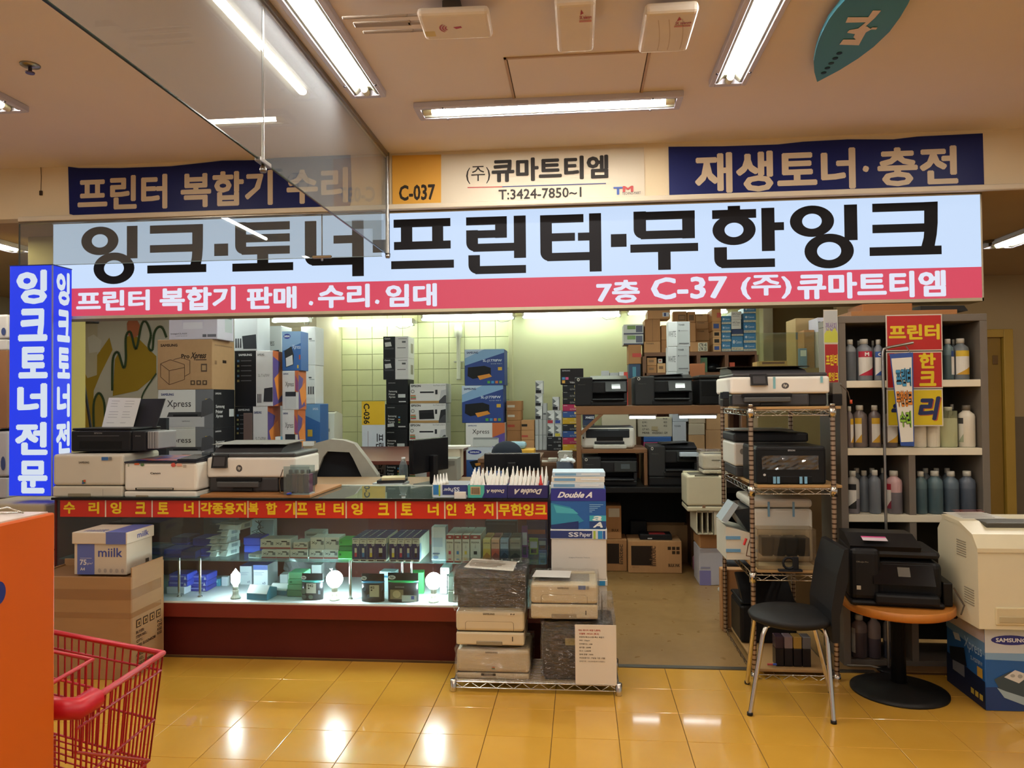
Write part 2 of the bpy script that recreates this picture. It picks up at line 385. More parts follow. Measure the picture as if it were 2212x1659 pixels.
# ------------------------------------------------------------------ ceiling lights
SHOP_EM = EM('#F4FFF2', 115.0)
FRM = M('#C9C6D6', .45); REF = M('#8A887A', .4, .0)
def fixture(label, x, y, rz=0, L=1.32, W=.175, n=1, z=ZC, seen=True, em=None):
    t = thing('ceiling_light', label, 'light', (x, y, z), rz, 'tube lights on the ceiling')
    b = B(); h = .032
    b.box(-W/2, -W/2+.026, -L/2, L/2, -h, 0, FRM, .003, 1); b.box(W/2-.026, W/2, -L/2, L/2, -h, 0, FRM, .003, 1)
    b.box(-W/2+.026, W/2-.026, -L/2, -L/2+.03, -h, 0, FRM); b.box(-W/2+.026, W/2-.026, L/2-.03, L/2, -h, 0, FRM); b.done('frame', t)
    b = B(); w2 = W/2-.026; b.prism([(-w2, -h+.004), (-w2, 0), (w2, 0), (w2, -h+.004), (w2-.012, -h+.004), (w2*.45, -.006), (-w2*.45, -.006), (-w2+.012, -h+.004)], -L/2+.03, L/2-.03, REF, 'y'); b.done('reflector', t)
    for k in range(n):
        xo = (k-(n-1)/2)*.06; b = B()
        b.tube([(xo, -L/2+.075, -.02), (xo, L/2-.075, -.02)], .0135, em or EM('#FFFAF0', TUBE_HALL), 8); b.done('tube', t)
        for s in (-1, 1) if seen else ():
            b = B(); b.tube([(xo, s*(L/2-.08), -.02), (xo, s*(L/2-.035), -.02)], .017, M('#E4DDBE', .4), 10); b.done('lamp_holder', t)
    if seen:
        for sx in (-1, 1):
            for sy in (-1, 1): b = B(); b.lathe([(.006, -h-.004), (.006, -h+.002)], M('#55525A', .4, .8), sx*(W/2-.013), sy*(L/2-.15), 8); b.done('screw', t)
    return t
xr = onz(1571, 195, ZC-.05); xl = onz(797, 220, ZC-.05); xm = onz(1182, 243, ZC-.05); xll = onz(45, 252, ZC-.05)
fixture('tube light on the ceiling between the white boxes and the teal board', xr.x, xr.y-.66)
fixture('tube light on the ceiling just right of the hanging glass pane', xl.x, xl.y-.66)
fixture('tube light on the ceiling lying parallel to the sign, below the access panel', xm.x, xm.y, math.pi/2, 1.36)
fixture('tube light cut off by the left edge of the picture', xll.x-.04, xll.y-.66)
for k, X in enumerate((xll.x, xl.x, xr.x, xr.x+1.82)):  # unseen rows added behind the camera to light the hall
    for j, Y in enumerate((.9, -1.6, -4.2)):
        fixture(f'unseen tube light added behind the viewer, {("first", "second", "third", "fourth")[k]} column, {("nearest", "middle", "farthest")[j]} row', X, Y, seen=False)
fixture('tube light outside the picture at the far right of the hall ceiling', xr.x+1.82, xr.y-.66, seen=False)
p = onz(2150, 543, ZL-.05); fixture('twin tube light on the low ceiling right of the sign', p.x, p.y-.65, 0, 1.3, .26, 2, ZL)
p = onz(52, 552, ZL-.05); fixture('tube light on the low ceiling left of the yellow pillar', p.x, p.y-.65, 0, 1.3, .2, 1, ZL)

# ------------------------------------------------------------------ things on the ceiling
pa = [onz(*q, ZC-.002) for q in ((1105, 124), (1390, 118), (1372, 218), (1127, 224))]
x0, x1, y0, y1 = pa[3].x-.04, pa[2].x+.03, pa[0].y, pa[3].y
t = thing('access_panel', 'square access panel set in the ceiling above the centre tube light', 'access panel', ((x0+x1)/2, (y0+y1)/2, ZC)); w_, d_ = x1-x0, y1-y0
b = B(); g = .012
for (a0, a1, c0, c1) in ((-w_/2, w_/2, -d_/2, -d_/2+g), (-w_/2, w_/2, d_/2-g, d_/2), (-w_/2, -w_/2+g, -d_/2, d_/2), (w_/2-g, w_/2, -d_/2, d_/2)): b.box(a0, a1, c0, c1, -.006, 0, M('#BDA084', .6))
b.done('frame', t); b = B(); b.box(-w_/2+g+.004, w_/2-g-.004, -d_/2+g+.004, d_/2-g-.004, -.004, 0, CEI, .001, 1); b.done('panel', t)
b = B(); b.box(-w_/2+g, w_/2-g, -d_/2+g, d_/2-g, -.001, 0, M('#4A3826', .8)); b.done('gap', t)

def logo_red(b_, x, y, z, s):  # small printed mark
    b_.quad([(x, y, z), (x+.35*s, y+.1*s, z), (x+.1*s, y+.3*s, z)], M('#B8302A', .5))
PW = M('#E9DFD0', .45)
zr = ZC-.10; p = onz(985, 60, zr); t = thing('wireless_router', 'white wireless router with three antennas hung under the ceiling', 'router', (p.x, p.y, zr), math.radians(2))
b = B(); b.box(-.135, .135, -.10, .10, 0, .035, PW, .02, 3); b.done('housing', t)
b = B(); b.box(-.05, .02, -.02, .05, .035, .10, M('#5A5148', .6), .004); b.done('bracket', t)
for yy, l, r in ((-.075, .30, .007), (-.02, .27, .017), (.04, .25, .009)):
    b = B(); b.box(-.12-l, -.17, yy-r, yy+r, .012, .02, M('#A3958A', .5), .003, 1); b.box(-.18, -.12, yy-r*.5, yy+r*.5, .012, .02, M('#A3958A', .5)); b.done('antenna', t)
b = B()
for k, r in enumerate((.018, .028, .038)):
    pts = [(-.02-r*math.cos(a), r*math.sin(a), -.001) for a in [math.radians(v) for v in range(-50, 51, 20)]]
    for i in range(5):
        q0, q1 = Vector(pts[i]), Vector(pts[i+1]); b.quad([q0, q1, q1+Vector((-.006, 0, 0)), q0+Vector((-.006, 0, 0))], M('#A83052', .5))
b.quad([(-.01, -.006, -.001), (.02, -.012, -.001), (.024, 0, -.001), (.0, .008, -.001)], M('#A83052', .5))
b.quad([(-.125, .02, -.0008), (-.085, .02, -.0008), (-.085, .06, -.0008), (-.125, .06, -.0008)], M('#D8C27A', .5)); b.done('print', t)

def wall_unit(label, x0, y0, x1, y1, dep, tilt, small):
    zz = ZC-dep; a = onz(x0, y0, zz); c = onz(x1, y1, zz); W_ = abs(c.x-a.x); D_ = abs(c.y-a.y)
    t = thing('antenna_unit', label, 'antenna', ((a.x+c.x)/2, (a.y+c.y)/2, zz))
    b = B(); b.box(-W_/2, W_/2, -D_/2, D_/2, 0, .045, PW, .018, 3); b.done('housing', t)
    b = B(); b.box(-.03, .03, -.03, .03, .045, dep, M('#6A5F55', .5, .5), .003); b.done('bracket', t)
    b = B(); u = W_/2; r_ = M('#B04038', .5)
    b.quad([(u*.25, -D_*.30, -.001), (u*.42, -D_*.33, -.001), (u*.30, -D_*.40, -.001)], r_)
    vs, fs = text_geo('SK telecom', .02); b.add([(u*.22+vx*u*.6, -D_*.29+ (1-vy)*D_*.07, -.001-vz) for vx, vy, vz in vs], [f[::-1] for f in fs], r_)
    b.quad([(u*.2, -D_*.2, -.001), (u*.82, -D_*.2, -.001), (u*.82, -D_*.16, -.001), (u*.2, -D_*.16, -.001)][::-1], M('#C98A7A', .5))
    if small:
        for k in (-.5, -.1, .4):
            for i in range(8):
                y_a = -D_*.35+D_*.75*i/8; y_b = -D_*.35+D_*.75*(i+1)/8; f_ = lambda yy: u*(k+.25*math.sin(2.2*(yy/D_+.4)))
                b.quad([(f_(y_a), y_a, -.001), (f_(y_b), y_b, -.001), (f_(y_b)+.003, y_b, -.001), (f_(y_a)+.003, y_a, -.001)], M('#CBB9A2', .5))
    b.done('print', t); return t
wall_unit('smooth white antenna box left of the two white ceiling boxes', 1197, 12, 1283, 113, .12, 0, False)
wall_unit('cream antenna box with curved relief lines, right of the two white ceiling boxes', 1393, 30, 1484, 113, .10, 0, True)

# teal leaf-shaped board with the white TM mark
zs = ZC-.05
t = thing('hanging_board', 'teal leaf-shaped board with a white TM mark under the ceiling', 'sign', (0, 0, zs))
def cz(x, y, dz=0): q = onz(*px('k3', x, y), zs); return Vector((q.x, q.y, dz))
left = [(868, 525), (850, 460), (846, 400), (860, 320), (890, 230), (940, 130), (1000, 50), (1075, -30), (1160, -110), (1260, -190)]
right = [(1420, -250), (1470, -120), (1475, -30), (1450, 25), (1400, 110), (1330, 205), (1230, 300), (1130, 375), (1010, 450)]
outl = [cz(*q) for q in left+right]
b = B(); b.prism([(q.x, q.y) for q in outl], 0, .02, M('#2F7F92', .45, 0, .06, 3), 'z'); b.done('board', t)
def ctext(polys, m, nm):
    b = B()
    for i_, pl in enumerate(polys): b.quad([cz(*q, -.0015-.0004*i_) for q in pl], m)
    return b.done(nm, t)
ctext([[(1225, 65), (1278, 65), (1240, 110), (1180, 165), (1130, 215), (1060, 205), (1075, 190), (1130, 180), (1180, 140), (1050, 143), (1065, 108), (1195, 108)],
       [(1130, 180), (1185, 165), (1215, 185), (1180, 205), (1160, 240), (1135, 287), (1010, 283), (1035, 250), (1115, 250), (1100, 235), (1110, 215), (1060, 207)],
       [(1205, 185), (1222, 172), (1255, 172), (1245, 186)]], M('#EADBD2', .5), 'lettering')
for q in ((1010, 340), (984, 372), (958, 404), (934, 434), (910, 465)):
    b = B(); c = cz(*q); b.lathe([(.012, -.002), (.012, .001)], M('#0E2C34', .6), c.x, c.y, 12); b.done('hole', t)
b = B(); b.box(outl[4].x+.15, outl[4].x+.18, outl[4].y-.05, outl[4].y-.02, .02, .05, STEEL); b.done('bracket', t)
# sprinkler and pull cord
p = onz(65, 140, ZC); t = thing('sprinkler', 'round metal sprinkler head in the ceiling at upper left', 'sprinkler', (p.x, p.y, ZC))
b = B(); b.lathe([(.006, -.012), (.04, -.006), (.042, 0)], STEEL, n=16); b.done('rose', t); b = B(); b.lathe([(.018, -.04), (.02, -.034), (.008, -.03), (.008, -.008)], M('#5E5468', .4, .6), n=12); b.done('head', t)
p = onz(2005, 182+390-54, ZL); p = onz(2140, 520, ZL); t = thing('sprinkler', 'small dark sprinkler on the low ceiling right of the sign', 'sprinkler', (p.x, p.y, ZL))
b = B(); b.lathe([(.006, -.02), (.05, -.008), (.05, 0)], M('#5A4632', .6), n=12); b.done('rose', t); b = B(); b.lathe([(.015, -.04), (.015, -.018)], M('#3A2C20', .6), n=8); b.done('head', t)
a = at(88, 352, YF-.004); c = at(90, 412, YF-.004); t = thing('pull_cord', 'short dark cord hanging on the wall left of the blue banner', 'cord', a)
b = B(); b.tube([(0, 0, 0), (.004, 0, (c.z-a.z)*.5), (.002, 0, c.z-a.z)], .0018, M('#4A3420', .7), 6); b.done('cord', t)
b = B(); b.box(-.007, .011, -.006, .006, c.z-a.z-.03, c.z-a.z, M('#3A2A1C', .6), .002, 1); b.done('weight', t)

# ------------------------------------------------------------------ banners on the fascia
def banner(label, pts, col, Y, ents, thick=.003):
    q = [at(x, y, Y) for x, y in pts]; o0 = Vector((sum(v.x for v in q)/len(q), Y, min(v.z for v in q)))
    t = thing('banner', label, 'banner', o0)
    b = B(); b.prism([(v.x-o0.x, v.z-o0.z) for v in q], 0, thick, M(col, .45, 0, .05, 3), 'y'); b.done('sheet', t)
    b = B(); i = 0
    for e in ents:
        i += 1; off = -.0012-.0003*i
        if e[0] == 't':
            _, s, x0, y0, x1, y1, c, bold = e; xc, z0, W, H = fp('p', x0, y0, x1, y1, Y); vs, fs = text_geo(s, bold)
            b.add([(xc-W/2+vx*W-o0.x, off-vz, z0+vy*H-o0.z) for vx, vy, vz in vs], fs, M(c, .5, 0, .03))
        else:
            b.quad([(v.x-o0.x, off, v.z-o0.z) for v in (at(x, y, Y) for x, y in e[1])], M(e[2], .5, 0, .03))
    b.done('lettering', t); return t
YN = YF-.006
banner('dark blue banner with cream lettering left of the glass corner', [(147, 360), (170, 363), (260, 363), (370, 359), (480, 347), (545, 346), (640, 338), (757, 333), (760, 420), (755, 449), (570, 452), (420, 457), (340, 462), (160, 465), (150, 462)], '#0C185A', YN,
       [('t', '프린터 복합기 수리', 168, 371, 752, 447, '#D3BFA2', .035)])
banner('dark blue banner with cream lettering at the right end of the wall', [(1444, 317), (1560, 316), (1680, 312), (1735, 306), (1830, 301), (1930, 301), (1980, 295), (2123, 288), (2126, 399), (1800, 412), (1446, 424)], '#0C185A', YN,
       [('t', '재생토너', 1501, 325, 1848, 413, '#D3BFA2', .035), ('t', '·', 1863, 358, 1877, 372, '#D3BFA2', .02), ('t', '충전', 1895, 317, 2069, 401, '#D3BFA2', .035)])
banner('white shop number plate with black company name and yellow left end', [(847, 336), (953, 334), (1391, 318), (1393, 426), (953, 440), (848, 443)], '#D3C6AE', YN,
       [('p', [(848, 443), (953, 440), (953, 334), (847, 336)], '#D9A036'), ('t', 'C-037', 862, 399, 940, 433, '#2A2118', .03),
        ('t', '(주)', 1007, 359, 1059, 397, '#26201C', .012), ('t', '큐마트티엠', 1062, 339, 1314, 390, '#26201C', .04),
        ('p', [(1010, 406.5), (1085, 404.5), (1085, 402.5), (1010, 404.5)], '#B8403A'), ('p', [(1085, 404.5), (1309, 397.5), (1309, 395.5), (1085, 402.5)], '#343C78'),
        ('t', 'T:3424-7850~1', 1077, 407, 1256, 429, '#2A2422', .015),
        ('t', 'T', 1325, 404, 1345, 421, '#2E50A0', .04), ('t', 'M', 1345, 402, 1368, 415, '#B83A38', .04), ('t', 'TECHNO-MART', 1344, 414.5, 1384, 420.5, '#33384A', .01)])

# ------------------------------------------------------------------ the lit main sign
YS = 4.62
sx0 = at(115, 575, YS).x; sx1 = at(2119, 530, YS).x; sz1 = at(1130, 452, YS).z; sz0 = at(1130, 663, YS).z; szb = at(1130, 600, YS).z
ms = thing('shop_sign', 'wide lit white and red shop sign with large black lettering', 'sign', ((sx0+sx1)/2, YS, sz0))
ox, oz = (sx0+sx1)/2, sz0; HW = (sx1-sx0)/2
b = B(); b.box(-HW-.008, HW+.008, .012, .16, -.02, sz1-sz0+.008, M('#8D8674', .5, .3)); b.box(-HW-.008, HW+.008, -.004, .014, -.02, -.001, M('#C9BFA4', .5, .2)); b.box(HW, HW+.008, -.004, .014, -.02, sz1-sz0+.008, M('#C9BFA4', .5, .2))
b.box(-HW-.008, HW+.008, -.004, .014, sz1-sz0, sz1-sz0+.008, M('#C9BFA4', .5, .2)); b.done('cabinet', ms)
b = B(); b.box(-HW, HW, 0, .012, szb-oz, sz1-oz, EM('#C9DEFB', 1.0)); b.done('white_panel', ms)
b = B(); b.box(-HW, HW, 0, .012, 0, szb-oz, EM('#D9475F', .95)); b.done('red_panel', ms)
GL = M('#1D1C20', .7, 0, .03, 4, 0, None, .2)
def glyph(name, shapes):
    b = B(); e_ = -.0015
    for s in shapes:
        k, cr = s[0], s[1]; e_ -= .00004
        if k == 'r':
            xc, z0, W, H = fp(cr, s[2], s[3], s[4], s[5], YS); x0, x1, z1 = xc-W/2-ox, xc+W/2-ox, z0+H-oz; z0 -= oz
            pts = [(x1, z0), (x1, z1), (x0, z1)]
            if len(s) > 6:
                r = min(s[6], H*.95, W*.95); pts += [(x0+r-r*math.cos(a), z0+r-r*math.sin(a)) for a in [math.radians(v) for v in range(0, 91, 15)]]
            else: pts.append((x0, z0))
            b.add([(x, e_, z) for x, z in pts][::-1], [tuple(range(len(pts)))], GL)
        elif k == 'o':
            xc, z0, W, H = fp(cr, s[2]-s[4], s[3]-s[5], s[2]+s[4], s[3]+s[5], YS); zc = z0+H/2; q = s[6]/s[4]; q2 = s[7]/s[5]; n = 40
            o_ = [(xc-ox+W/2*math.cos(2*math.pi*i/n), e_, zc-oz+H/2*math.sin(2*math.pi*i/n)) for i in range(n)]
            i_ = [(xc-ox+W/2*q*math.cos(2*math.pi*i/n), e_, zc-oz+H/2*q2*math.sin(2*math.pi*i/n)) for i in range(n)]
            b.add(o_+i_, [(i, (i+1) % n, n+(i+1) % n, n+i) for i in range(n)], GL)
        elif k == 'q':
            b.quad([(v.x-ox, e_, v.z-oz) for v in (at(*px(cr, *p), YS) for p in s[2])], GL)
    return b.done(name, ms)
R_ = .055
glyph('letter', [('o', 'sa', 347, 360, 120, 92, 52, 43), ('r', 'sa', 521, 263, 590, 473), ('o', 'sa', 438, 537, 132, 102, 64, 52)])
glyph('letter', [('r', 'sa', 670, 256, 1012, 309), ('r', 'sa', 670, 384, 960, 433), ('q', 'sa', [(930, 520), (998, 520), (1008, 460), (1012, 400), (1013, 254), (943, 254), (943, 430), (940, 470)]), ('r', 'sa', 653, 514, 1034, 566)])
glyph('letter', [('r', 'sa', 1085, 378, 1175, 457)])
glyph('letter', [('r', 'sa', 1220, 240, 1291, 446, R_), ('r', 'sa', 1220, 238, 1573, 291), ('r', 'sa', 1280, 315, 1573, 367), ('r', 'sa', 1262, 394, 1573, 446), ('r', 'sa', 1362, 440, 1434, 510), ('r', 'sa', 1202, 502, 1595, 554)])
glyph('letter', [('r', 'sa', 1670, 232, 1745, 518, R_), ('r', 'sa', 1715, 465, 1985, 517), ('r', 'sa', 1855, 324, 1985, 376), ('r', 'sa', 1975, 225, 2050, 588)])
glyph('letter', [('r', 'sb', 80, 373, 186, 460)])
glyph('letter', [('r', 'sb', 222, 230, 610, 286), ('r', 'sb', 272, 280, 350, 390), ('r', 'sb', 485, 280, 561, 390), ('r', 'sb', 225, 383, 612, 438), ('r', 'sb', 206, 514, 634, 569)])
glyph('letter', [('r', 'sb', 717, 216, 995, 272), ('r', 'sb', 915, 216, 995, 360), ('r', 'sb', 718, 308, 995, 361), ('r', 'sb', 718, 308, 798, 453, R_), ('r', 'sb', 765, 397, 1050, 452), ('r', 'sb', 1043, 208, 1125, 497), ('r', 'sb', 733, 478, 812, 606, R_), ('r', 'sb', 780, 549, 1126, 604)])
glyph('letter', [('r', 'sb', 1223, 205, 1303, 518, R_), ('r', 'sb', 1223, 202, 1518, 258), ('r', 'sb', 1300, 327, 1460, 382), ('r', 'sb', 1270, 460, 1562, 516), ('r', 'sb', 1480, 324, 1562, 379), ('r', 'sb', 1558, 192, 1640, 590)])
glyph('letter', [('r', 'sb', 1705, 334, 1812, 422)])
glyph('letter', [('r', 'p', 1368.6, 457, 1395.5, 516, R_), ('r', 'p', 1368.6, 456.5, 1500.7, 474.5), ('r', 'p', 1473.5, 456, 1500.7, 515), ('r', 'p', 1384, 497.6, 1500.7, 515.6), ('r', 'p', 1361.6, 526.6, 1508, 544.2), ('r', 'p', 1421.5, 540, 1448.7, 583)])
glyph('letter', [('r', 'sc', 401, 155, 477, 182), ('r', 'sc', 306, 178, 575, 232), ('o', 'sc', 440, 302, 132, 93, 58, 44), ('r', 'sc', 608, 167, 688, 431), ('r', 'sc', 680, 255, 745, 304), ('r', 'sc', 319, 408, 397, 534, R_), ('r', 'sc', 362, 480, 690, 532)])
glyph('letter', [('o', 'sc', 916, 249, 135, 96, 60, 46), ('r', 'sc', 1113, 147, 1193, 365), ('o', 'sc', 1021, 431, 151, 106, 74, 55)])
glyph('letter', [('r', 'sc', 1284, 136, 1682, 188), ('r', 'sc', 1285, 266, 1620, 318), ('q', 'sc', [(1583, 406), (1665, 402), (1678, 330), (1684, 260), (1684, 128), (1601, 132), (1601, 310), (1598, 350)]), ('r', 'sc', 1268, 403, 1708, 456)])
LW = EM('#E6E9FA', .95)
for s, x0, y0, x1, y1, bo in (('프린터', 165, 627, 324, 672, .04), ('복합기', 345, 620, 509, 671, .04), ('판매', 533, 619, 641, 668, .04), ('.', 667, 650, 677, 660, .02), ('수리', 687, 614, 799, 665, .04), ('.', 810, 647, 820, 657, .02), ('임대', 833, 613, 944, 663, .04),
                              ('7층', 1288, 605, 1382, 655, .035), ('C-37', 1406, 598, 1571, 646, .03), ('(주)', 1600, 594, 1710, 646, .03), ('큐마트티엠', 1722, 587, 2043, 644, .04)):
    b = B(); xc, z0, W, H = fp('p', x0, y0, x1, y1, YS); vs, fs = text_geo(s, bo); b.add([(xc-W/2+vx*W-ox, -.0016-vz, z0+vy*H-oz) for vx, vy, vz in vs], fs, LW); b.done('lettering', ms)

# ------------------------------------------------------------------ lit blue corner sign
YC = 4.42
x0 = at(20, 820, YC).x; x1 = at(113, 820, YC).x; z0 = at(66, 1071, YC).z; z1 = at(66, 574, YC).z; W, D, H = x1-x0, .18, z1-z0
t = thing('corner_sign', 'tall lit blue box sign with white lettering at the left', 'sign', ((x0+x1)/2, YC, z0))
blue = EM('#1E3CF0', .9)
b = B(); b.box(-W/2, W/2, 0, D, 0, H, blue, .002, 1); b.done('light_box', t)
b = B(); b.box(W/2-.004, W/2+.003, -.003, .004, 0, H, M('#9FA8D8', .4, .5)); b.box(-W/2-.002, W/2+.002, -.002, D, H, H+.006, M('#2A3270', .4)); b.done('edge_trim', t)
LB = EM('#DDE8F6', .9); ents = []
for ch, a0, v0, a1, v1 in (('잉', 80, 340, 240, 515), ('크', 90, 538, 243, 705), ('토', 93, 733, 245, 895), ('너', 87, 920, 243, 1095), ('전', 77, 1117, 246, 1285), ('문', 93, 1313, 246, 1480)):
    f = lambda q: (q-318)/(1492-318); ents.append(('t', 'F', (a0-44)/224, f(v0), (a1-44)/224, f(v1), ch, LB, {'b': .05}))
    ents.append(('t', 'R', (a0-44)/224*.92+.04, f(v0), (a1-44)/224*.95+.04, f(v1), ch, LB, {'b': .05}))
deco(t, W, D, H, ents, 'lettering')

# ------------------------------------------------------------------ hanging glass smoke curtain
GP = GLASS('curtain', '#EFF0EC', 1.1, .085, 1.5, '#C4CCD6'); XG = at(836, 440, YF).x; zg0 = at(834, 549, YF).z
RAIL = M('#8E8476', .35, .8)
t = thing('glass_curtain', 'clear glass smoke curtain hanging from the ceiling towards the viewer', 'glass', (XG, YF, ZC))
xs = [YF-.03, onz(553, 350, zg0).y, .9, -.9]; h = zg0-ZC
for i in range(3):
    b = B(); b.box(-.003, .003, xs[i+1]-YF+.004, xs[i]-YF-.004, h, -.02, GP); b.done('pane', t)
    b = B(); yy = xs[i+1]-YF; b.tube([(0, yy, 0), (0, yy, h-.01)], .005, STEEL, 8); b.box(-.012, .012, yy-.05, yy+.05, h-.012, h+.006, STEEL, .003); b.lathe([(.012, h-.04), (.014, h-.03), (.006, h-.01)], STEEL, 0, yy, 10); b.done('clip', t)
b = B(); b.box(-.018, .018, xs[-1]-YF, -.01, -.025, 0, RAIL, .004); b.box(-.008, .008, xs[-1]-YF, -.01, -.035, -.025, M('#C9C4BA', .3, .8)); b.done('rail', t)
b = B(); b.box(-.004, .004, xs[-1]-YF, -.03, h-.004, h, M('#23352C', .2)); b.done('bottom_edge', t)
b = B(); b.tube([(.008, -.02, 0), (.008, -.02, h-.02)], .013, STEEL, 10); b.lathe([(.012, h-.03), (.016, h-.02), (.016, h)], STEEL, .008, -.02, 10); b.done('corner_post', t)
t = thing('glass_curtain', 'clear glass pane hanging in front of the left end of the sign', 'glass', (XG, YF-.012, ZL-.027))
xa = at(45, 520, YF).x-XG; xj = at(697, 500, YF).x-XG; hb = at(480, 563, YF).z-ZL+.027
for a, c in ((xa, xj), (xj, -.03)):
    b = B(); b.box(a+.003, c-.003, -.003, .003, hb, -.004, GP); b.done('pane', t)
b = B(); b.tube([(xj, 0, 0), (xj, 0, hb-.01)], .004, M('#6F6A62', .3, .8), 8); b.box(xj-.06, xj+.06, -.01, .01, hb-.005, hb+.012, M('#8A7454', .4, .6), .003); b.lathe([(.006, hb-.02), (.008, hb-.012), (.005, hb)], STEEL, xj, 0, 8); b.done('clip', t)
b = B(); b.box(xa, -.03, -.012, .012, -.012, 0, RAIL, .003); b.done('rail', t)
b = B(); b.box(xa, -.03, -.0035, .0035, hb-.003, hb, M('#8FA7A8', .2)); b.box(xa-.003, xa+.003, -.004, .004, hb, -.01, M('#4A4A40', .3)); b.done('glass_edge', t)
# ================================================================== printers (W x D x H, front-bottom-centre at the local origin)
def parts(t, W, D, H, rows):      # (name, material, x0, x1, y0, y1, z0, z1, bevel) in fractions of W, D, H
    out = []
    for r in rows:
        nm, m, x0, x1, y0, y1, z0, z1 = r[:8]; bev = r[8] if len(r) > 8 else .006; seg = r[9] if len(r) > 9 else 2
        b = B(); b.box((x0-.5)*W, (x1-.5)*W, y0*D, y1*D, z0*H, z1*H, m if not isinstance(m, str) else M(m, .45, 0, .05), bev, seg); out.append(b.done(nm, t))
    return out
def side(t, name, W, D, H, prof, x0, x1, m):      # outline (y, z) in fractions, extruded across the width
    b = B(); b.prism([(y*D, z*H) for y, z in prof], (x0-.5)*W, (x1-.5)*W, m if not isinstance(m, str) else M(m, .45, 0, .05), 'x'); return b.done(name, t)
def laser(label, x, y, z, W, D, H, body='#C9BFA8', ents=(), tray=.24, top='#4A463E', rz=0, grip=(.25, .55), seam=True, wrap=False, slot=True):
    t = thing('laser_printer', label, 'printer', (x, y, z), rz)
    parts(t, W, D, H, [('body', body, 0, 1, .01, 1, tray+.006, .96, .018, 3), ('paper_tray', body, .004, .996, 0, .985, .0, tray-.006, .010, 2)])
    if slot: parts(t, W, D, H, [('output_slot', top, .12, .88, .22, .82, .945, .968, .004)])
    parts(t, W, D, H, [('top_rim', body, .03, .97, .84, .98, .95, 1.0, .01), ('tray_grip', '#8C8068', grip[0], grip[1], -.012, .04, .004, tray*.34, .004), ('gap', '#3A342A', .01, .99, .03, .9, tray-.008, tray+.008, 0)])
    if ents: deco(t, W, D, H, ents)
    if wrap: film(t, W, D, H)
    return t
def film(t, W, D, H, e=.007, seed=1):
    bm = bmesh.new(); bmesh.ops.create_cube(bm, size=1); bmesh.ops.subdivide_edges(bm, edges=bm.edges, cuts=15, use_grid_fill=True)
    r = random.Random(seed)
    for v in bm.verts:
        c = v.co; c.x *= W+2*e; c.y = (c.y+.5)*(D+2*e)-e; c.z = (c.z+.5)*(H+e)+.002
        c.x += r.uniform(-.004, .004); c.y += r.uniform(-.005, .004); c.z += r.uniform(-.003, .003) if c.z > .02 else 0
    b = B(); b.bm(bm, WRAP()); bm.free(); return b.done('plastic_wrap', t)
def hp_mfp(label, x, y, z, W, D, H, ents=(), rz=0, panel=(.07, .24), tape=(), adf=True, body='#EBE6DC', dark='#3B3A3C', logo=(.335, .405)):
    t = thing('inkjet_printer', label, 'printer', (x, y, z), rz)
    parts(t, W, D, H, [('base', dark, .02, .80, .02, .98, 0, .31, .012), ('side_base', '#2B2A2C', .80, .985, .06, .98, 0, .31, .01), ('body', body, 0, 1, 0, 1, .30, .71, .014, 3),
                       ('scanner_lid', dark, .03, .99, .04, 1, .715, .80, .010), ('output_tray', '#4A4A4A', .13, .60, -.05, .5, .10, .22, .006), ('tray_slot', '#141416', .11, .62, -.008, .3, .22, .29, .002), ('tray_grip', '#2A2826', .30, .52, -.012, .02, .02, .09, .003)])
    if adf:
        side(t, 'document_feeder', W, D, H, [(.12, .80), (.95, .80), (.95, .95), (.55, .98), (.2, .88)], .04, .80, dark)
        side(t, 'feeder_tray', W, D, H, [(.15, .97), (.20, .955), (.95, .985), (.95, 1.0)], -.0, .84, '#77716A')
    b = B(); w0, w1 = (panel[0]-.5)*W, (panel[1]-.5)*W
    b.prism([(-.055*D, .50*H), (.02, .50*H), (.02, .78*H), (-.01*D, .76*H)], w0, w1, M('#2A2A2C', .25), 'x'); cp = b.done('control_panel', t)
    b = B(); f = lambda k: (-.055*D+(.045*D)*k/1.0-.0022, (.50+.26*k)*H); q0, q1 = f(.16), f(.86)
    b.quad([(w0+.012, *q0), (w1-.012, *q0), (w1-.012, *q1), (w0+.012, *q1)], M('#45464A', .12)); b.done('screen', cp)
    deco(t, W, D, H, list(ents)+[('e', 'F', logo[0], .44, logo[1], .585, '#4E4A4A'), ('t', 'F', logo[0]+.015, .465, logo[1]-.015, .555, 'hp', '#E2DCCE', {'sh': .2})])
    for (u, v0, v1) in tape:
        b = B(); b.box((u-.012-.5)*W, (u+.012-.5)*W, -.004, -.001, (1-v1)*H, (1-v0)*H, M('#7FB4BC', .35)); b.done('blue_tape', t)
    return t
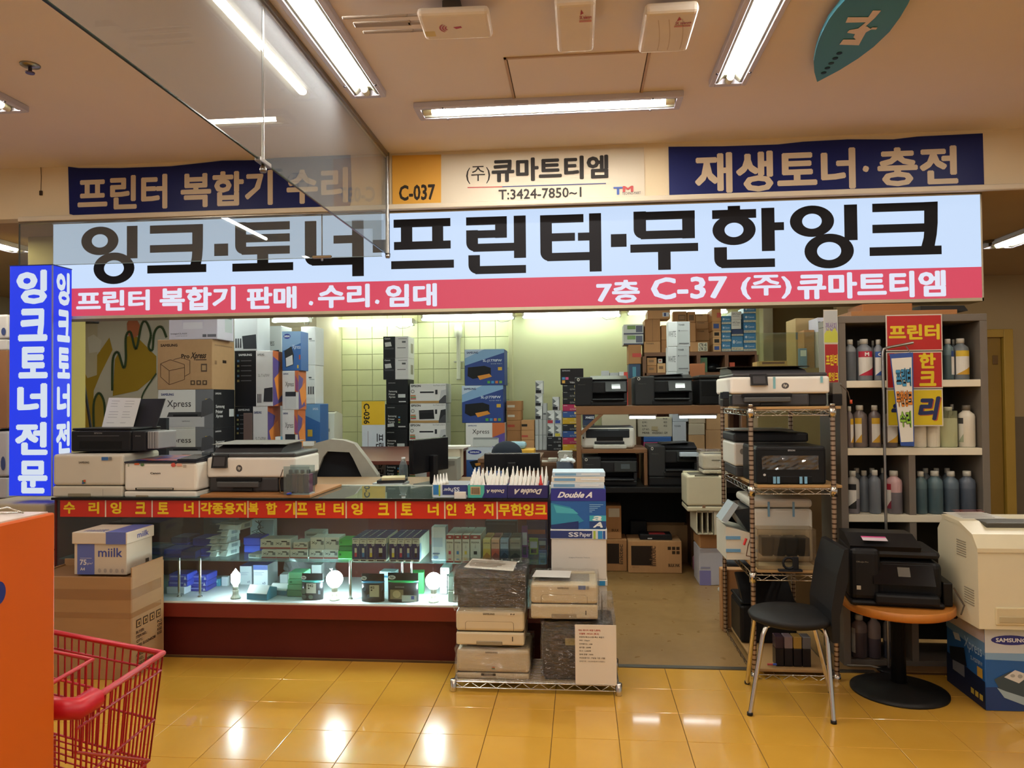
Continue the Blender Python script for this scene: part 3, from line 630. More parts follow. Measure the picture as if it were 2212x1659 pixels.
def black_mfp(label, x, y, z, W, D, H, ents=(), rz=0, tray_up=True, bodyc='#2C2C2E', logo=True):
    t = thing('black_printer', label, 'printer', (x, y, z), rz); dk = M('#131315', .3)
    parts(t, W, D, H, [('body', bodyc, 0, .34, 0, 1, 0, .93, .012, 3), ('right_body', '#1F1F22', .30, 1, .06, 1, .40, .80, .012), ('rear_body', '#222226', .3, .99, .5, 1, 0, .42, .01),
                       ('base', '#1C1C1F', .30, .985, -.04, .9, 0, .17, .012), ('output_tray', '#262629', .33, .93, -.10, .5, .17, .23, .008), ('side_wall', '#202023', .93, .99, .02, .6, .15, .42, .005)])
    b = B(); b.prism([(.10*D, .80*H), (D, .80*H), (D, .97*H), (.45*D, .99*H), (.08*D, .86*H)], -.20*W, .5*W, M('#1A1A1C', .35), 'x'); b.done('document_feeder', t)
    if tray_up: b = B(); b.prism([(-.22*W, .95*H), (.36*W, 1.00*H), (.36*W, 1.015*H), (-.22*W, .965*H)], .25*D, .9*D, M('#2A2A2C', .3), 'y'); b.done('feeder_tray', t)
    b = B(); b.prism([(-.02*D, .46*H), (.10*D, .44*H), (.10*D, .74*H), (.05*D, .76*H)], .08*W, .47*W, dk, 'x'); cp = b.done('control_panel', t)
    b = B(); b.quad([(.20*W, .002*D-.0022, .55*H), (.36*W, .002*D-.0022, .55*H), (.36*W, .036*D-.0022, .70*H), (.20*W, .036*D-.0022, .70*H)], M('#3C434A', .1)); b.done('screen', cp)
    e = [('e', 'F', .045, .10, .095, .20, '#C8C4BC'), ('e', 'F', .055, .12, .085, .18, '#2C2C2E')] if logo else []
    e += list(ents); e += [('t', 'F', .06, .30, .2, .325, 'Officejet Pro', '#6E6C68', {'b': .0})] if logo else []
    if e: deco(t, W, D, H, e)
    return t
def sit(crop, x0, y0, x1, y1, z):     # something standing on the level z: distance from its foot in the picture
    q = px(crop, (x0+x1)/2, y1); Y = max(onz(*q, z).y, Y0+.012); xc, _, W, H = fp(crop, x0, y0, x1, y1, Y, z); return xc, Y, W, H
def sbox(label, crop, x0, y0, x1, y1, z, D, col, ents=(), rz=0, group=None, name='box', cat='box', Y=None):
    if Y is None: xc, Y, W, H = sit(crop, x0, y0, x1, y1, z)
    else: xc, _, W, H = fp(crop, x0, y0, x1, y1, Y, z)
    return carton(name, label, cat, xc, Y, z, W, D, H, col, ents, rz, group, .002)

# ================================================================== display counter
Y0 = 4.26; YBK = 4.92; cx0 = at(118, 1090, Y0).x; cx1 = at(1183, 1090, Y0).x; ZT = at(700, 1077, Y0).z
ZS = at(660, 1213, Y0).z; ZD = at(660, 1303, Y0).z; ZP = at(660, 1338, Y0).z
RED = M('#6E1E16', .38, 0, .08, 5); DRED = M('#571A13', .5, 0, .08, 5); PANE = GLASS('pane', '#EAF4F2', 1.0, .02, 1.5, '#C8D6DA'); SHELFG = GLASS('shelf', '#E2F2F0', 1.4, .10, 1.5, '#BFD6DC')
CT = thing('display_counter', 'long glass display counter with a dark red base and red lettered strip', 'counter', ((cx0+cx1)/2, Y0, 0)); W = cx1-cx0; ox = (cx0+cx1)/2; h = W/2; dp = YBK-Y0
b = B(); b.box(-h, h, .07, dp, 0, ZP, DRED); b.done('plinth', CT)
b = B(); b.box(-h, h, 0, dp, ZP, ZD-.012, RED, .004); b.done('base', CT)
b = B(); b.box(-h, h, .002, dp-.01, ZD-.012, ZD, M('#D6DEE0', .5, 0, .05, 8), .002); b.done('display_floor', CT)
b = B(); b.box(-h, h, dp-.015, dp, ZD, ZT-.012, DRED); b.done('back_panel', CT)
b = B(); b.box(-h, -h+.012, .0, dp, ZD, ZT-.012, DRED); b.done('end_panel', CT)
b = B(); b.box(h-.010, h-.002, .008, dp, ZD, ZT-.012, PANE); b.done('end_glass', CT)
js = [-h+.012, at(505, 1190, Y0).x-ox, at(935, 1190, Y0).x-ox, h-.01]
for i in range(3): b = B(); b.box(js[i]+.002, js[i+1]-.002, .003, .008, ZD, ZT-.012, PANE); b.done('front_pane', CT)
jj = [-h+.015, at(435, 1213, Y0).x-ox, at(760, 1213, Y0).x-ox, h-.012]
for i in range(3): b = B(); b.box(jj[i]+.002, jj[i+1]-.002, .02, dp-.12, ZS-.008, ZS, SHELFG); b.done('glass_shelf', CT)
b = B(); b.box(-h-.01, h+.004, -.012, dp, ZT-.012, ZT, GLASS('top', '#DCE8E4', 2.6, .10, 1.5, '#9DB2A8')); b.done('glass_top', CT)
b = B(); b.box(-h-.012, h+.006, -.016, -.004, ZT-.012, ZT+.003, M('#14110F', .4), .002); b.done('front_edge', CT)
b = B(); b.box(-h-.012, h+.006, dp-.01, dp+.012, ZT-.02, ZT+.004, M('#C8CCC4', .3, .4), .003); b.done('rear_edge', CT)
for q, yb in ((396, 980), (593, 760), (2005, 1010)):
    xx = at(*px('d2', q, 900), Y0+.12).x-ox; b = B(); b.tube([(xx, .10, ZD), (xx, .10, ZS-.008)], .0085, CHROME, 10); b.lathe([(.014, ZD), (.014, ZD+.006)], CHROME, xx, .10, 10); b.done('shelf_post', CT)
for q in (540, 628):
    xx = at(*px('d3', q, 830), Y0+.12).x-ox; b = B(); b.tube([(xx, .18, ZD), (xx, .18, ZS-.008)], .0075, CHROME, 10); b.done('shelf_post', CT)
zr0 = at(660, 1119, Y0).z; zr1 = at(660, 1082, Y0).z
segs = [129, 228.5, 329, 431, 536, 640, 748, 855, 961, 1074, 1184]
words_ = [[('수', 138, 163), ('리', 192, 215)], [('잉', 239, 263), ('크', 293, 316)], [('토', 341, 365), ('너', 398, 419)], [('각종용지', 434, 532)], [('복', 537.5, 559), ('합', 575, 599), ('기', 616, 638)], [('프', 642, 665), ('린', 682, 703), ('터', 721, 743)],
          [('잉', 759, 784), ('크', 817, 841)], [('토', 866, 891), ('너', 924, 948)], [('인', 964, 986), ('화', 1004, 1028), ('지', 1045, 1066)], [('무한잉크', 1077, 1181)]]
for i in range(10):
    a = at(segs[i]+1.5, 1100, Y0).x-ox; c = at(segs[i+1]-1.5, 1100, Y0).x-ox
    b = B(); b.box(a, c, -.0025, .0025, zr0, zr1, M('#C22A18', .4, 0, .06, 7)); st = b.done('name_strip', CT)
    for s, q0, q1 in words_[i]:
        b = B(); vs, fs = text_geo(s, .04); A = at(q0, 1095, Y0).x-ox; E_ = at(q1, 1095, Y0).x-ox; zz0 = zr0+(zr1-zr0)*.19; zz1 = zr0+(zr1-zr0)*.90
        b.add([(A+(E_-A)*vx, -.0035-vz, zz0+(zz1-zz0)*vy) for vx, vy, vz in vs], fs, M('#E8C61E', .45, 0, .04)); b.done('lettering', st)
    if i: b = B(); xx = at(segs[i], 1100, Y0).x-ox; b.box(xx-.0042, xx+.0042, -.002, .0025, zr0, zr1+.002, M('#D8CDB4', .5)); b.done('divider', CT)

ZS += .0012; ZD += .0012      # what stands in the case
# bulbs standing in the case
def bulb(label, cx, ytop, ybot, kind):
    q = onz(cx, ybot, ZD); hh = at(cx, ytop, q.y).z-ZD; t = thing('light_bulb', label, 'bulb', (q.x, q.y, ZD)); sk = M('#CFCBB8', .4); g = EM('#F4FAFF', BULB)
    b = B(); b.lathe([(.030, 0), (.030, .006), (.022, .014), (.017, .03), (.019, .05)], sk); b.done('socket', t)
    if kind == 'tube':
        b = B(); b.lathe([(.016, .05), (.017, .085)], sk); b.done('collar', t)
        b = B(); b.lathe([(.018, .085), (.025, .095), (.026, hh*.80), (.018, hh*.86), (.009, hh*.93), (.0, hh)], g); b.done('glass', t)
    else:
        r = (hh-.075)/2; b = B(); b.lathe([(.017, .05), (.018, .068), (.026, .080)], sk); b.done('collar', t); zc = hh-r
        b = B(); b.lathe([(.026, .080)]+[(r*math.cos(a), zc+r*math.sin(a)) for a in [math.radians(v) for v in range(-55, 91, 12)]]+[(.0, hh)], g, n=24); b.done('glass', t)
bulb('lit stick-shaped bulb in a white socket, leftmost in the case', 509, 1228, 1292, 'tube')
bulb('lit round bulb in the middle of the case', 723, 1233, 1296, 'globe')
bulb('lit round bulb near the right end of the case', 937, 1237, 1300, 'globe')

# ------------------------------------------------------------------ stock on the upper glass shelf
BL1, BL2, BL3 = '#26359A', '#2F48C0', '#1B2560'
u = lambda i, n: ('first', 'second', 'third', 'fourth', 'fifth', 'sixth', 'seventh', 'eighth', 'ninth')[i]
dark_blue = [('lower left', 85, 540, 225, 605, ZS), ('long low', 235, 553, 405, 628, ZS), ('small front', 400, 575, 530, 640, ZS), ('right front', 585, 545, 660, 615, ZS)]
for i, (nm, a, c, d, e, z) in enumerate(dark_blue):
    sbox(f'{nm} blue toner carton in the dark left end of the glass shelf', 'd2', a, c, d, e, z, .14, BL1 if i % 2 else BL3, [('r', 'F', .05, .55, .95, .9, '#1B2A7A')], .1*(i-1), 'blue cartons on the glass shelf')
def top_z(o): return o.location.z+max(v.co.z for v in o.data.vertices)
q1 = onz(*px('d2', 380, 600), ZS).y+.12
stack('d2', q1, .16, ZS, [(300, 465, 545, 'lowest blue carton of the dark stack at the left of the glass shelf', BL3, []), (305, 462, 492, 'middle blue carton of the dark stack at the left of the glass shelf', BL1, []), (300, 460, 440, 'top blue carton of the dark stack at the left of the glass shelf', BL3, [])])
q1 = onz(*px('d2', 590, 590), ZS).y+.10
stack('d2', q1, .16, ZS, [(510, 670, 520, 'lower blue carton behind the white flip-lid stack', BL3, []), (505, 665, 448, 'upper blue carton behind the white flip-lid stack', BL1, [])])
def flip(label, x, y, z, W, D, H, rz, col='#D9DBD8', group='white flip-lid cartons in the case'):
    t = thing('carton', label, 'box', (x, y, z), rz, group)
    b = B(); b.prism([(0, 0), (D, 0), (D, H), (D*.18, H)], -W/2, W/2, M(col, .5, 0, .04), 'x'); b.done('body', t)
    b = B(); b.prism([(-.03, H*.84), (D*.9, H*.99), (D*.9, H*1.02), (-.03, H*.88)], -W/2, W/2, M(col, .5, 0, .04), 'x'); b.done('lid', t)
    deco(t, W, D, H, [('r', 'R', .35, .25, .8, .75, '#9AA2A6')]); return t
yb = onz(*px('d2', 740, 622), ZS).y; hz = .040
for r_ in range(4):
    for k in range(2):
        if r_ == 3 and k == 0: continue
        xx = at(*px('d2', 695+88*k+(8 if r_ % 2 else 0), 560), yb).x
        flip(f'white flip-lid carton, {("bottom", "second", "third", "top")[r_]} layer, {("left", "right")[k]} side of its stack', xx, yb+.01*k, ZS+r_*hz, .048, .12, hz-.002, math.radians(-14))
xx = at(*px('d2', 825, 420), yb).x; flip('white flip-lid carton lying crosswise on top of its stack', xx+.01, yb+.02, ZS+4*hz, .15, .12, hz, math.radians(-10))
yy_ = onz(*px('d2', 1065, 580), ZS).y
stack('d2', yy_, .14, ZS, [(990, 1140, 512, 'lower bright blue carton between white stacks on the shelf', BL2, []), (985, 1142, 440, 'upper bright blue carton between white stacks on the shelf', '#2438A8', [])])
sbox('flat white leaflet box in front of the bright blue cartons', 'd2', 1025, 598, 1140, 632, ZS, .10, '#D2DAD8', [('r', 'F', .1, .3, .7, .8, '#8FA0A4')], -.2)
wr = [(1157, 1295), (1297, 1420), (1425, 1595), (1605, 1740), (1742, 1880)]; yw = onz(*px('d2', 1500, 640), ZS).y
pr = [('r', 'F', .0, .84, 1, 1, '#A5484A'), ('r', 'F', .45, .2, .8, .32, '#2A2C30'), ('t', 'F', .1, .35, .5, .62, 'Xy', '#55585C'), ('r', 'F', .75, .3, .95, .62, '#7A7D80')]
for i, (a, c) in enumerate(wr):
    sbox(f'white cartridge box with a red base, {u(i, 5)} from left in the bottom row', 'd2', a, 555, c, 640, ZS, .12, '#DCDCD6', pr, .0, 'white and red cartridge boxes', Y=yw)
z2 = ZS+fp('d2', 1157, 555, 1295, 640, yw)[3]+.001
for i, (a, c) in enumerate([(1145, 1275), (1275, 1430), (1455, 1590), (1617, 1750), (1752, 1890)]):
    H_ = 455 if i != 2 else 485
    sbox(f'white cartridge box, {u(i, 5)} from left in the upper row', 'd2', a, H_ - (15 if i > 2 else 0), c, 545, z2, .12, '#E0DFD8', pr[1:] if i > 2 else pr, .0, 'white and red cartridge boxes', Y=yw+.01)
sbox('white carton standing behind the white and red cartridge boxes', 'd2', 1563, 385, 1735, 640, ZS, .10, '#C8CAC4', [('r', 'F', .1, .1, .7, .2, '#8A8C88')], Y=yw+.16)
yg = onz(*px('d2', 1945, 645), ZS).y
stack('d2', yg, .13, ZS, [(1875, 2012, 565, 'bright green carton at the bottom of the short green stack', '#3FB040', [('e', 'F', .1, .3, .25, .6, '#1E6A20')]), (1888, 2012, 520, 'dark green carton in the middle of the short green stack', '#2F7A34', []), (1885, 2015, 460, 'green carton on top of the short green stack', '#3C9A3E', [('e', 'F', .1, .3, .25, .6, '#1E6A20')])])
# long rows of ink boxes
def ink_row(cols, crop, y0, y1, D, n, make, nm):
    for i, cdef in enumerate(cols):
        a, c = cdef[0], cdef[1]; xc, Y, W, H = sit(crop, a, y0, c, y1, ZS)
        ents, col = make(i, cdef); o = carton('ink_box', f'front {nm}, {u(i, 9)} from the left', 'ink box', xc, Y, ZS, W*.97, D, H, col, ents, 0, 'ink bottle boxes on the glass shelf', .0015)
        proto = None
        for k in range(1, n):
            if proto is None:
                proto = carton('ink_box', f'first queued box behind the {u(i, 9)} {nm}', 'ink box', xc, Y+k*(D+.0025), ZS, W*.97, D, H, col, [('r', 'T', .04, .05, .96, .95, cdef[3])], 0, 'ink bottle boxes on the glass shelf', .0015)
            else:
                cc = copy_tree(proto); cc.location = (xc, Y+k*(D+.0025), ZS); cc['label'] = f'{u(k-1, 9)} queued box behind the {u(i, 9)} {nm}'
NV = '#1E2A62'
def ep(i, cd_):
    c = cd_[2]; e = [('r', 'F', 0, .24, 1, .90, NV), ('t', 'F', .12, .03, .88, .085, 'EPSON', '#2A3560', {'b': .02}), ('t', 'F', .3, .11, .7, .17, cd_[4], '#3A3A48', {'b': .015}), ('e', 'F', .60, .22, .92, .34, '#E8E4D8'), ('e', 'F', .67, .25, .85, .31, NV),
                     ('r', 'F', .34, .42, .66, .80, '#D8D2C4'), ('r', 'F', .40, .37, .60, .42, '#2A2A30'), ('r', 'F', .34, .62, .66, .80, c), ('r', 'F', .15, .925, .85, .975, '#2A2624'), ('r', 'R', .0, .24, 1, .9, '#9FB4D6'), ('r', 'T', .0, .0, 1, 1, NV)]
    return e, '#E2DCCB'
ink_row([(90, 160, '#C23A50', NV, '001'), (162, 230, '#3F86C8', NV, '001'), (232, 305, '#E2C84A', NV, '001'), (307, 412, '#1E1E20', NV, '001'), (440, 515, '#E2C84A', NV, '003'), (517, 584, '#C23A50', NV, '003'), (586, 655, '#3F86C8', NV, '003'), (658, 727, '#1E1E20', NV, '003')], 'd3', 535, 787, .045, 6, ep, 'white and navy ink bottle box')
sbox('plain white tall carton right of the navy ink boxes', 'd3', 838, 430, 970, 742, ZS, .09, '#DDE2E6', [('r', 'F', .05, .32, .8, .6, '#B9C6D6'), ('r', 'F', .1, .78, .6, .82, '#5A6A86'), ('e', 'F', .1, .86, .5, .96, '#8AA0C8')])
def cn(i, cd_):
    c = cd_[2]; return [('r', 'F', 0, 0, 1, .15, '#8E2A2C'), ('e', 'F', .3, .05, .7, .1, '#D8CFC4'), ('t', 'F', .12, .24, .88, .30, 'PIXMA', '#3A3432', {'b': .015}), ('p', 'F', [(.42, .48), (.48, .34), (.52, .34), (.58, .48)], '#B8B4AC'), ('r', 'F', .34, .48, .66, .76, '#D8D4CA'), ('r', 'F', .34, .58, .66, .70, c), ('r', 'F', .3, .86, .7, .89, c), ('r', 'F', 0, .94, 1, 1, '#8E2A2C')], '#D9D4C8'
ink_row([(975, 1048, '#C23A60', '#B9B6B0'), (1052, 1122, '#3F86C8', '#B9B6B0'), (1128, 1197, '#E2C84A', '#B9B6B0'), (1203, 1303, '#2A2622', '#B9B6B0')], 'd3', 505, 785, .05, 5, cn, 'white ink box with a dark red top')
def sm(i, cd_):
    c1, c2 = cd_[2]; e = [('r', 'F', 0, .4, 1, 1, c2), ('p', 'F', [(0, .75), (.5, .55), (1, .7), (1, 1), (0, 1)], cd_[3]), ('t', 'F', .1, .13, .9, .19, 'SAMSUNG', '#3C3C46', {'b': .02}), ('e', 'F', .08, .82, .3, .9, '#E8E4D8'), ('t', 'F', .1, .90, .9, .98, cd_[4], '#E8E4E0', {'b': .03})]; return e, c1
ink_row([(1323, 1397, ('#D9C27A', '#D8B03A'), '#B87A30', 'Y610'), (1403, 1480, ('#D8A080', '#C8502E'), '#8E3A2A', 'M610'), (1487, 1565, ('#8FA0B4', '#2E4A66'), '#1E2E44', 'C610'), (1578, 1677, ('#8A8274', '#4A4436'), '#2E2A24', 'K610')], 'd3', 545, 797, .05, 4, sm, 'ink box with a landscape picture')
sbox('glossy dark box standing behind the landscape picture ink boxes', 'd3', 1345, 372, 1645, 760, ZS, .08, '#2B3448', [('r', 'F', .05, .05, .95, .12, '#4A5468')], Y=4.57)
for i, (a, c, d, e, col) in enumerate([(1690, 420, 1745, 720, '#7A2A8E'), (1760, 535, 1845, 690, '#8FA83A'), (1700, 560, 1775, 640, '#B03A8E'), (1845, 540, 1925, 640, '#2A4A8E'), (1850, 650, 1925, 780, '#3A6AB0'), (1740, 380, 1920, 530, '#3E2A66')]):
    q = at(*px('d3', (a+d)/2, (c+e)/2), 4.40+.04*i); xc, z0, W, H = fp('d3', a, c, d, e, 4.40+.04*i)
    if i < 5: carton('blister_pack', f'{("purple", "lime green", "magenta", "navy", "pale blue", "violet")[i]} ink blister pack hanging at the right end of the case', 'ink pack', xc, 4.40+.04*i, z0, W, .015, H, col, [('r', 'F', .1, .2, .9, .6, '#C8C8D8'), ('r', 'F', .2, .65, .8, .9, '#1E2038')], 0, None, .002)
    else: carton('product_card', 'violet product poster card behind the hanging ink packs', 'card', xc, 4.64, ZS, W*1.1, .01, z0+H-ZS, col, [('r', 'F', .05, .3, .9, .45, '#D05A3A')], 0, None, .001)
yk = onz(*px('d3', 450, 540), ZS).y+.22
stack('d3', yk, .12, ZS, [(370, 535, 480, 'dark green carton low in the tall green stack at the back of the shelf', '#2A5A22', []), (365, 540, 430, 'green carton in the tall green stack at the back of the shelf', '#3C7A28', []), (375, 538, 388, 'olive green carton near the top of the tall green stack', '#4A8A30', []), (385, 540, 345, 'green carton on top of the tall green stack at the back', '#3F7A2A', [])])
sbox('light green carton leaning by the tall green stack', 'd3', 225, 425, 390, 520, ZS, .1, '#4F9E34', [], .2, Y=yk-.02)
sbox('grey electrical housing behind the white flip-lid stack', 'd2', 610, 255, 915, 500, ZS, .05, '#55585E', [('r', 'F', .2, .1, .8, .3, '#6A6E74')], Y=4.80)
sbox('white carton with loose black cables behind the cartridge boxes', 'd2', 1050, 275, 1270, 560, ZS, .06, '#AEB0AC', [], Y=4.78)
t = thing('cable', 'black cable tangle hanging at the back of the glass case', 'cable', at(*px('d2', 1140, 270), 4.76))
for k in range(3):
    b = B(); b.tube([(.02*k-.03, 0, -.01), (.03-.02*k, -.01, -.05), (-.05+.03*k, -.012, -.08), (.02+.02*k, -.01, -.1), (.04, 0, -.115)], .003, INKBLK, 6); b.done('strand', t)

# ------------------------------------------------------------------ stock on the floor of the case
yA = onz(*px('d2', 350, 977), ZD).y; blp = [('r', 'F', .08, .25, .8, .45, '#8FA0E8'), ('p', 'F', [(.86, .2), (.95, .8), (.8, .8)], '#C8D0F0')]
stack('d2', yA, .12, ZD, [(258, 432, 905, 'white carton at the foot of the small blue stack behind the post', '#C9D6DE', []), (275, 460, 850, 'lower blue carton of the small stack behind the shelf post', '#2A46B8', blp), (282, 460, 785, 'upper blue carton of the small stack behind the shelf post', '#2F4CC4', blp)])
yA = onz(*px('d2', 545, 950), ZD).y
stack('d2', yA, .13, ZD, [(455, 640, 905, 'lowest blue carton of the stack right of the shelf post', '#26389E', blp), (470, 640, 850, 'middle blue carton of the stack right of the shelf post', '#2A3FAE', blp), (485, 645, 790, 'top blue carton of the stack right of the shelf post', '#2E46BE', blp)])
sbox('small teal carton left of the stick-shaped bulb', 'd2', 680, 832, 762, 902, ZD, .06, '#3A9AB4', [('r', 'F', .2, .2, .8, .5, '#8FD0DC')])
sbox('narrow white sleeve beside the small teal carton', 'd2', 778, 812, 836, 900, ZD, .03, '#D6E2E6')
x5 = [('r', 'F', 0, 0, 1, .22, '#4A66B0'), ('t', 'F', .62, .78, .85, .88, 'x5', '#33446A', {'b': .015}), ('r', 'F', .05, .32, .75, .34, '#9AA8BC'), ('r', 'F', .05, .38, .6, .40, '#9AA8BC'), ('r', 'F', .05, .44, .65, .46, '#9AA8BC'), ('r', 'T', 0, 0, 1, 1, '#4A66B0')]
sbox('white five-pack carton with a blue top in the case', 'd2', 1080, 702, 1215, 905, ZD, .16, '#DCE6EA', x5)
sbox('white five-pack carton half behind the stick-shaped bulb', 'd2', 952, 712, 1065, 888, ZD, .14, '#CFDCE2', x5[1:])
def trap(label, crop, x0, y0, x1, y1, z, D, col, top):
    xc, Y, W, H = sit(crop, x0, y0, x1, y1, z); t = thing('carton', label, 'box', (xc, Y, z), math.radians(-8), 'flip-lid cartons on the floor of the case')
    b = B(); b.prism([(0, 0), (D, 0), (D, H*.7), (D*.3, H), (0, H*.45)], -W/2, W/2, M(col, .4), 'x'); b.done('body', t)
    b = B(); b.prism([(0, H*.47), (D*.3, H*1.02), (D*.95, H*.75), (D*.95, H*.78), (D*.3, H*1.06), (-.004, H*.5)], -W/2*.98, W/2*.98, M(top, .45), 'x'); b.done('lid', t)
    return t
trap('teal carton with a white lid lying left of the black ink pack', 'd2', 1010, 908, 1215, 1030, ZD, .11, '#2F86A4', '#D6E0E2')
trap('teal carton with a white lid between two cartons in the case', 'd2', 1228, 890, 1400, 985, ZD, .11, '#2F86A4', '#DDE4E4')
yG = onz(*px('d2', 1465, 1000), ZD).y
stack('d2', yG, .11, ZD, [(1395, 1540, 940, 'lowest green carton behind the numbered black pack', '#4E8E6A', []), (1400, 1540, 885, 'second green carton behind the numbered black pack', '#63A87C', []), (1405, 1545, 835, 'third green carton behind the numbered black pack', '#6DBE8C', [('e', 'F', .12, .3, .3, .7, '#2E7A50')]), (1410, 1560, 770, 'top green carton behind the numbered black pack', '#74C794', [])])
def hpink(label, crop, x0, y0, x1, y1, ents, band):
    xc, Y, W, H = sit(crop, x0, y0, x1, y1, ZD); t = thing('ink_pack', label, 'ink pack', (xc, Y, ZD)); hh = H*.72
    b = B(); b.lathe([(1, 0), (1, hh)], M('#202124', .3, 0, .05), 0, .035, 24, True, None, W/2, .035); b.done('body', t)
    b = B(); b.box(-W/2, W/2, .03, .034, hh, H, M('#17181A', .35), .002); hd = b.done('header_card', t)
    b = B(); b.lathe([(1.01, hh-.006), (1.01, hh+.001)], M(band, .4), 0, .035, 24, True, None, W/2, .035); b.done('rim', t)
    deco(t, W, .07, H, [('e', 'F', .05, .05, .3, .2, '#D8DCDE'), ('t', 'F', .10, .08, .26, .17, 'hp', '#17181A', {'sh': .2})]+ents); return t
def curve_leaf(c): return [('e', 'F', .05, .55, .3, .75, '#5A6A5E'), ('e', 'F', .4, .78, .62, .95, '#4E6054'), ('e', 'F', .08, .78, .3, .95, '#3E4A44')]
hpink('black ink pack numbered 942 with leaf pattern in the case', 'd2', 1520, 790, 1720, 1035, curve_leaf(0)+[('r', 'F', .3, .34, .76, .72, '#D8D6CC'), ('t', 'F', .36, .38, .64, .48, '942', '#2A2A2A', {'b': .02}), ('e', 'F', .38, .50, .46, .56, '#1A1A1A'), ('r', 'F', .86, .60, .97, .75, '#B8C4D8')], '#4AA8A0')
hpink('black ink pack numbered 82 right of the middle bulb', 'd3', 165, 880, 380, 1140, [('e', 'F', .1, .45, .25, .6, '#4A6A86'), ('e', 'F', .3, .7, .48, .85, '#3E5A76'), ('r', 'F', .42, .37, .84, .80, '#CFC8B0'), ('t', 'F', .46, .42, .64, .50, '82', '#2A2A2A', {'b': .02}), ('e', 'F', .47, .53, .55, .58, '#1A1A1A')], '#3A86B0')
hpink('black photo ink pack with a green rim and a picture', 'd3', 415, 872, 705, 1142, [('r', 'F', .12, .55, .55, .88, '#8A7A5C'), ('e', 'F', .2, .58, .46, .84, '#C8B48C'), ('t', 'F', .28, .44, .58, .48, 'PHOTO PACK', '#C8CCD0', {'b': .01}), ('r', 'F', .5, .74, .98, .97, '#C6CCC6'), ('r', 'F', .8, .76, .9, .88, '#4A5AA0')], '#38C070')
sbox('green carton behind the photo ink pack', 'd3', 640, 860, 765, 1060, ZD, .08, '#3FAE5A', [], .15)
sbox('teal and white carton behind the ink pack numbered 82', 'd3', 345, 850, 490, 1040, ZD, .08, '#BFD6DC', [('r', 'F', 0, .2, 1, .3, '#2F86A4')], -.1)
yW = onz(*px('d3', 955, 1065), ZD).y
stack('d3', yW, .12, ZD, [(915, 985, 1000, 'lowest white carton right of the last round bulb', '#D6DAD8', []), (912, 985, 940, 'second white carton right of the last round bulb', '#CDD3D2', []), (918, 985, 875, 'third white carton right of the last round bulb', '#DADEDC', []), (920, 1005, 812, 'top white carton with a code label right of the last round bulb', '#DDE0DE', [('r', 'F', .3, .2, .6, .5, '#4A4A4A')])])
yW = 4.33
stack('d3', yW, .12, ZD, [(992, 1056, 1030, 'grey green carton low beside the wrapped printer', '#6E7A6C', []), (992, 1056, 890, 'grey green carton higher beside the wrapped printer', '#66746A', [])])
for i, (a, c, d, e) in enumerate([(1630, 700, 1720, 870), (1330, 790, 1400, 880)]): sbox(('pale carton behind the middle bulb in the case', 'white carton behind the green stack in the case')[i], 'd2', a, c, d, e+20, ZD, .08, '#B9C4C4', [], .1)
# crumpled clear bags at the back of the case
t = thing('plastic_bag', 'crumpled clear plastic bag lying behind the middle bulb', 'bag', at(*px('d2', 1620, 800), 4.84)); t.location.z = ZD
bm = bmesh.new(); bmesh.ops.create_icosphere(bm, subdivisions=3, radius=.12); r = random.Random(3)
for v in bm.verts: v.co = Vector((v.co.x*1.5, v.co.y*.35, max(0, v.co.z*.8+.08)))*r.uniform(.85, 1.1)
b = B(); b.bm(bm, GLASS('bag', '#E6ECEC', 2.0, .35, 1.5, '#B8C0C2', .12)); b.done('bag', t); bm.free()

# ================================================================== printers standing on the counter
xc, z0, W, H = fp('c4', 333, 1296, 785, 1582, 4.285, ZT+.001)
laser('beige laser printer at the left end of the counter under a black inkjet', xc, 4.285, ZT+.001, W, .40, H, '#CBC3B2',
      [('t', 'F', .38, .20, .53, .245, 'SAMSUNG', '#3E3A34', {'b': .03}), ('r', 'F', .43, .62, .475, .70, '#3A6A4A'), ('r', 'F', .45, .61, .48, .66, '#C0502E'), ('r', 'F', .43, .66, .455, .71, '#2E4A8A'), ('r', 'F', .705, .10, .80, .175, '#3A66A0'), ('r', 'F', .81, .10, .85, .17, '#7A7670'), ('r', 'F', .725, .82, .729, .97, '#6A6456')], .25, '#2C2A28', grip=(.23, .55))
ztop = ZT+.001+H
# black ink-tank inkjet on top of it
xc, z0, W, H = fp('c4', 452, 1140, 1000, 1282, 4.36, ztop+.0)
t = thing('inkjet_printer', 'black ink-tank inkjet holding a printed sheet upright', 'printer', (xc, 4.36, ztop))
parts(t, W, .34, H, [('body', '#1B1B1E', 0, .70, 0, 1, .0, .90, .012, 3), ('lid', '#151518', .0, .70, .03, 1, .905, 1.0, .008), ('tank_unit', '#222226', .69, .86, .05, .8, .0, .86, .008), ('ink_window', '#8C8C8E', .865, .995, .08, .7, .10, .84, .006), ('output_slot', '#0B0B0C', .10, .60, -.004, .1, .12, .45, .002)])
for k in range(3): b = B(); b.box((.89+.03*k-.5)*W, (.895+.03*k-.5)*W, .025, .03, .12*H, .82*H, M('#55555A', .4)); b.done('window_rib', t)
deco(t, W, .34, H, [('r', 'F', .08, .32, .57, .335, '#6A6A6E'), ('t', 'F', .28, .18, .37, .24, 'EPSON', '#8A8A8C', {'b': .02}), ('t', 'F', .76, .32, .82, .36, 'EPSON', '#8A8A8C', {'b': .01})])
b = B(); b.prism([(.24, H*.95), (.25, H*.95), (.36, H*2.25), (.35, H*2.25)], -.13*W, .235*W, M('#202024', .4), 'x'); b.done('paper_support', t)
b = B(); q0 = at(*px('c4', 650, 1140), 4.36+.22); q1 = at(*px('c4', 850, 1140), 4.58); q2 = at(*px('c4', 902, 948), 4.68); q3 = at(*px('c4', 697, 945), 4.68)
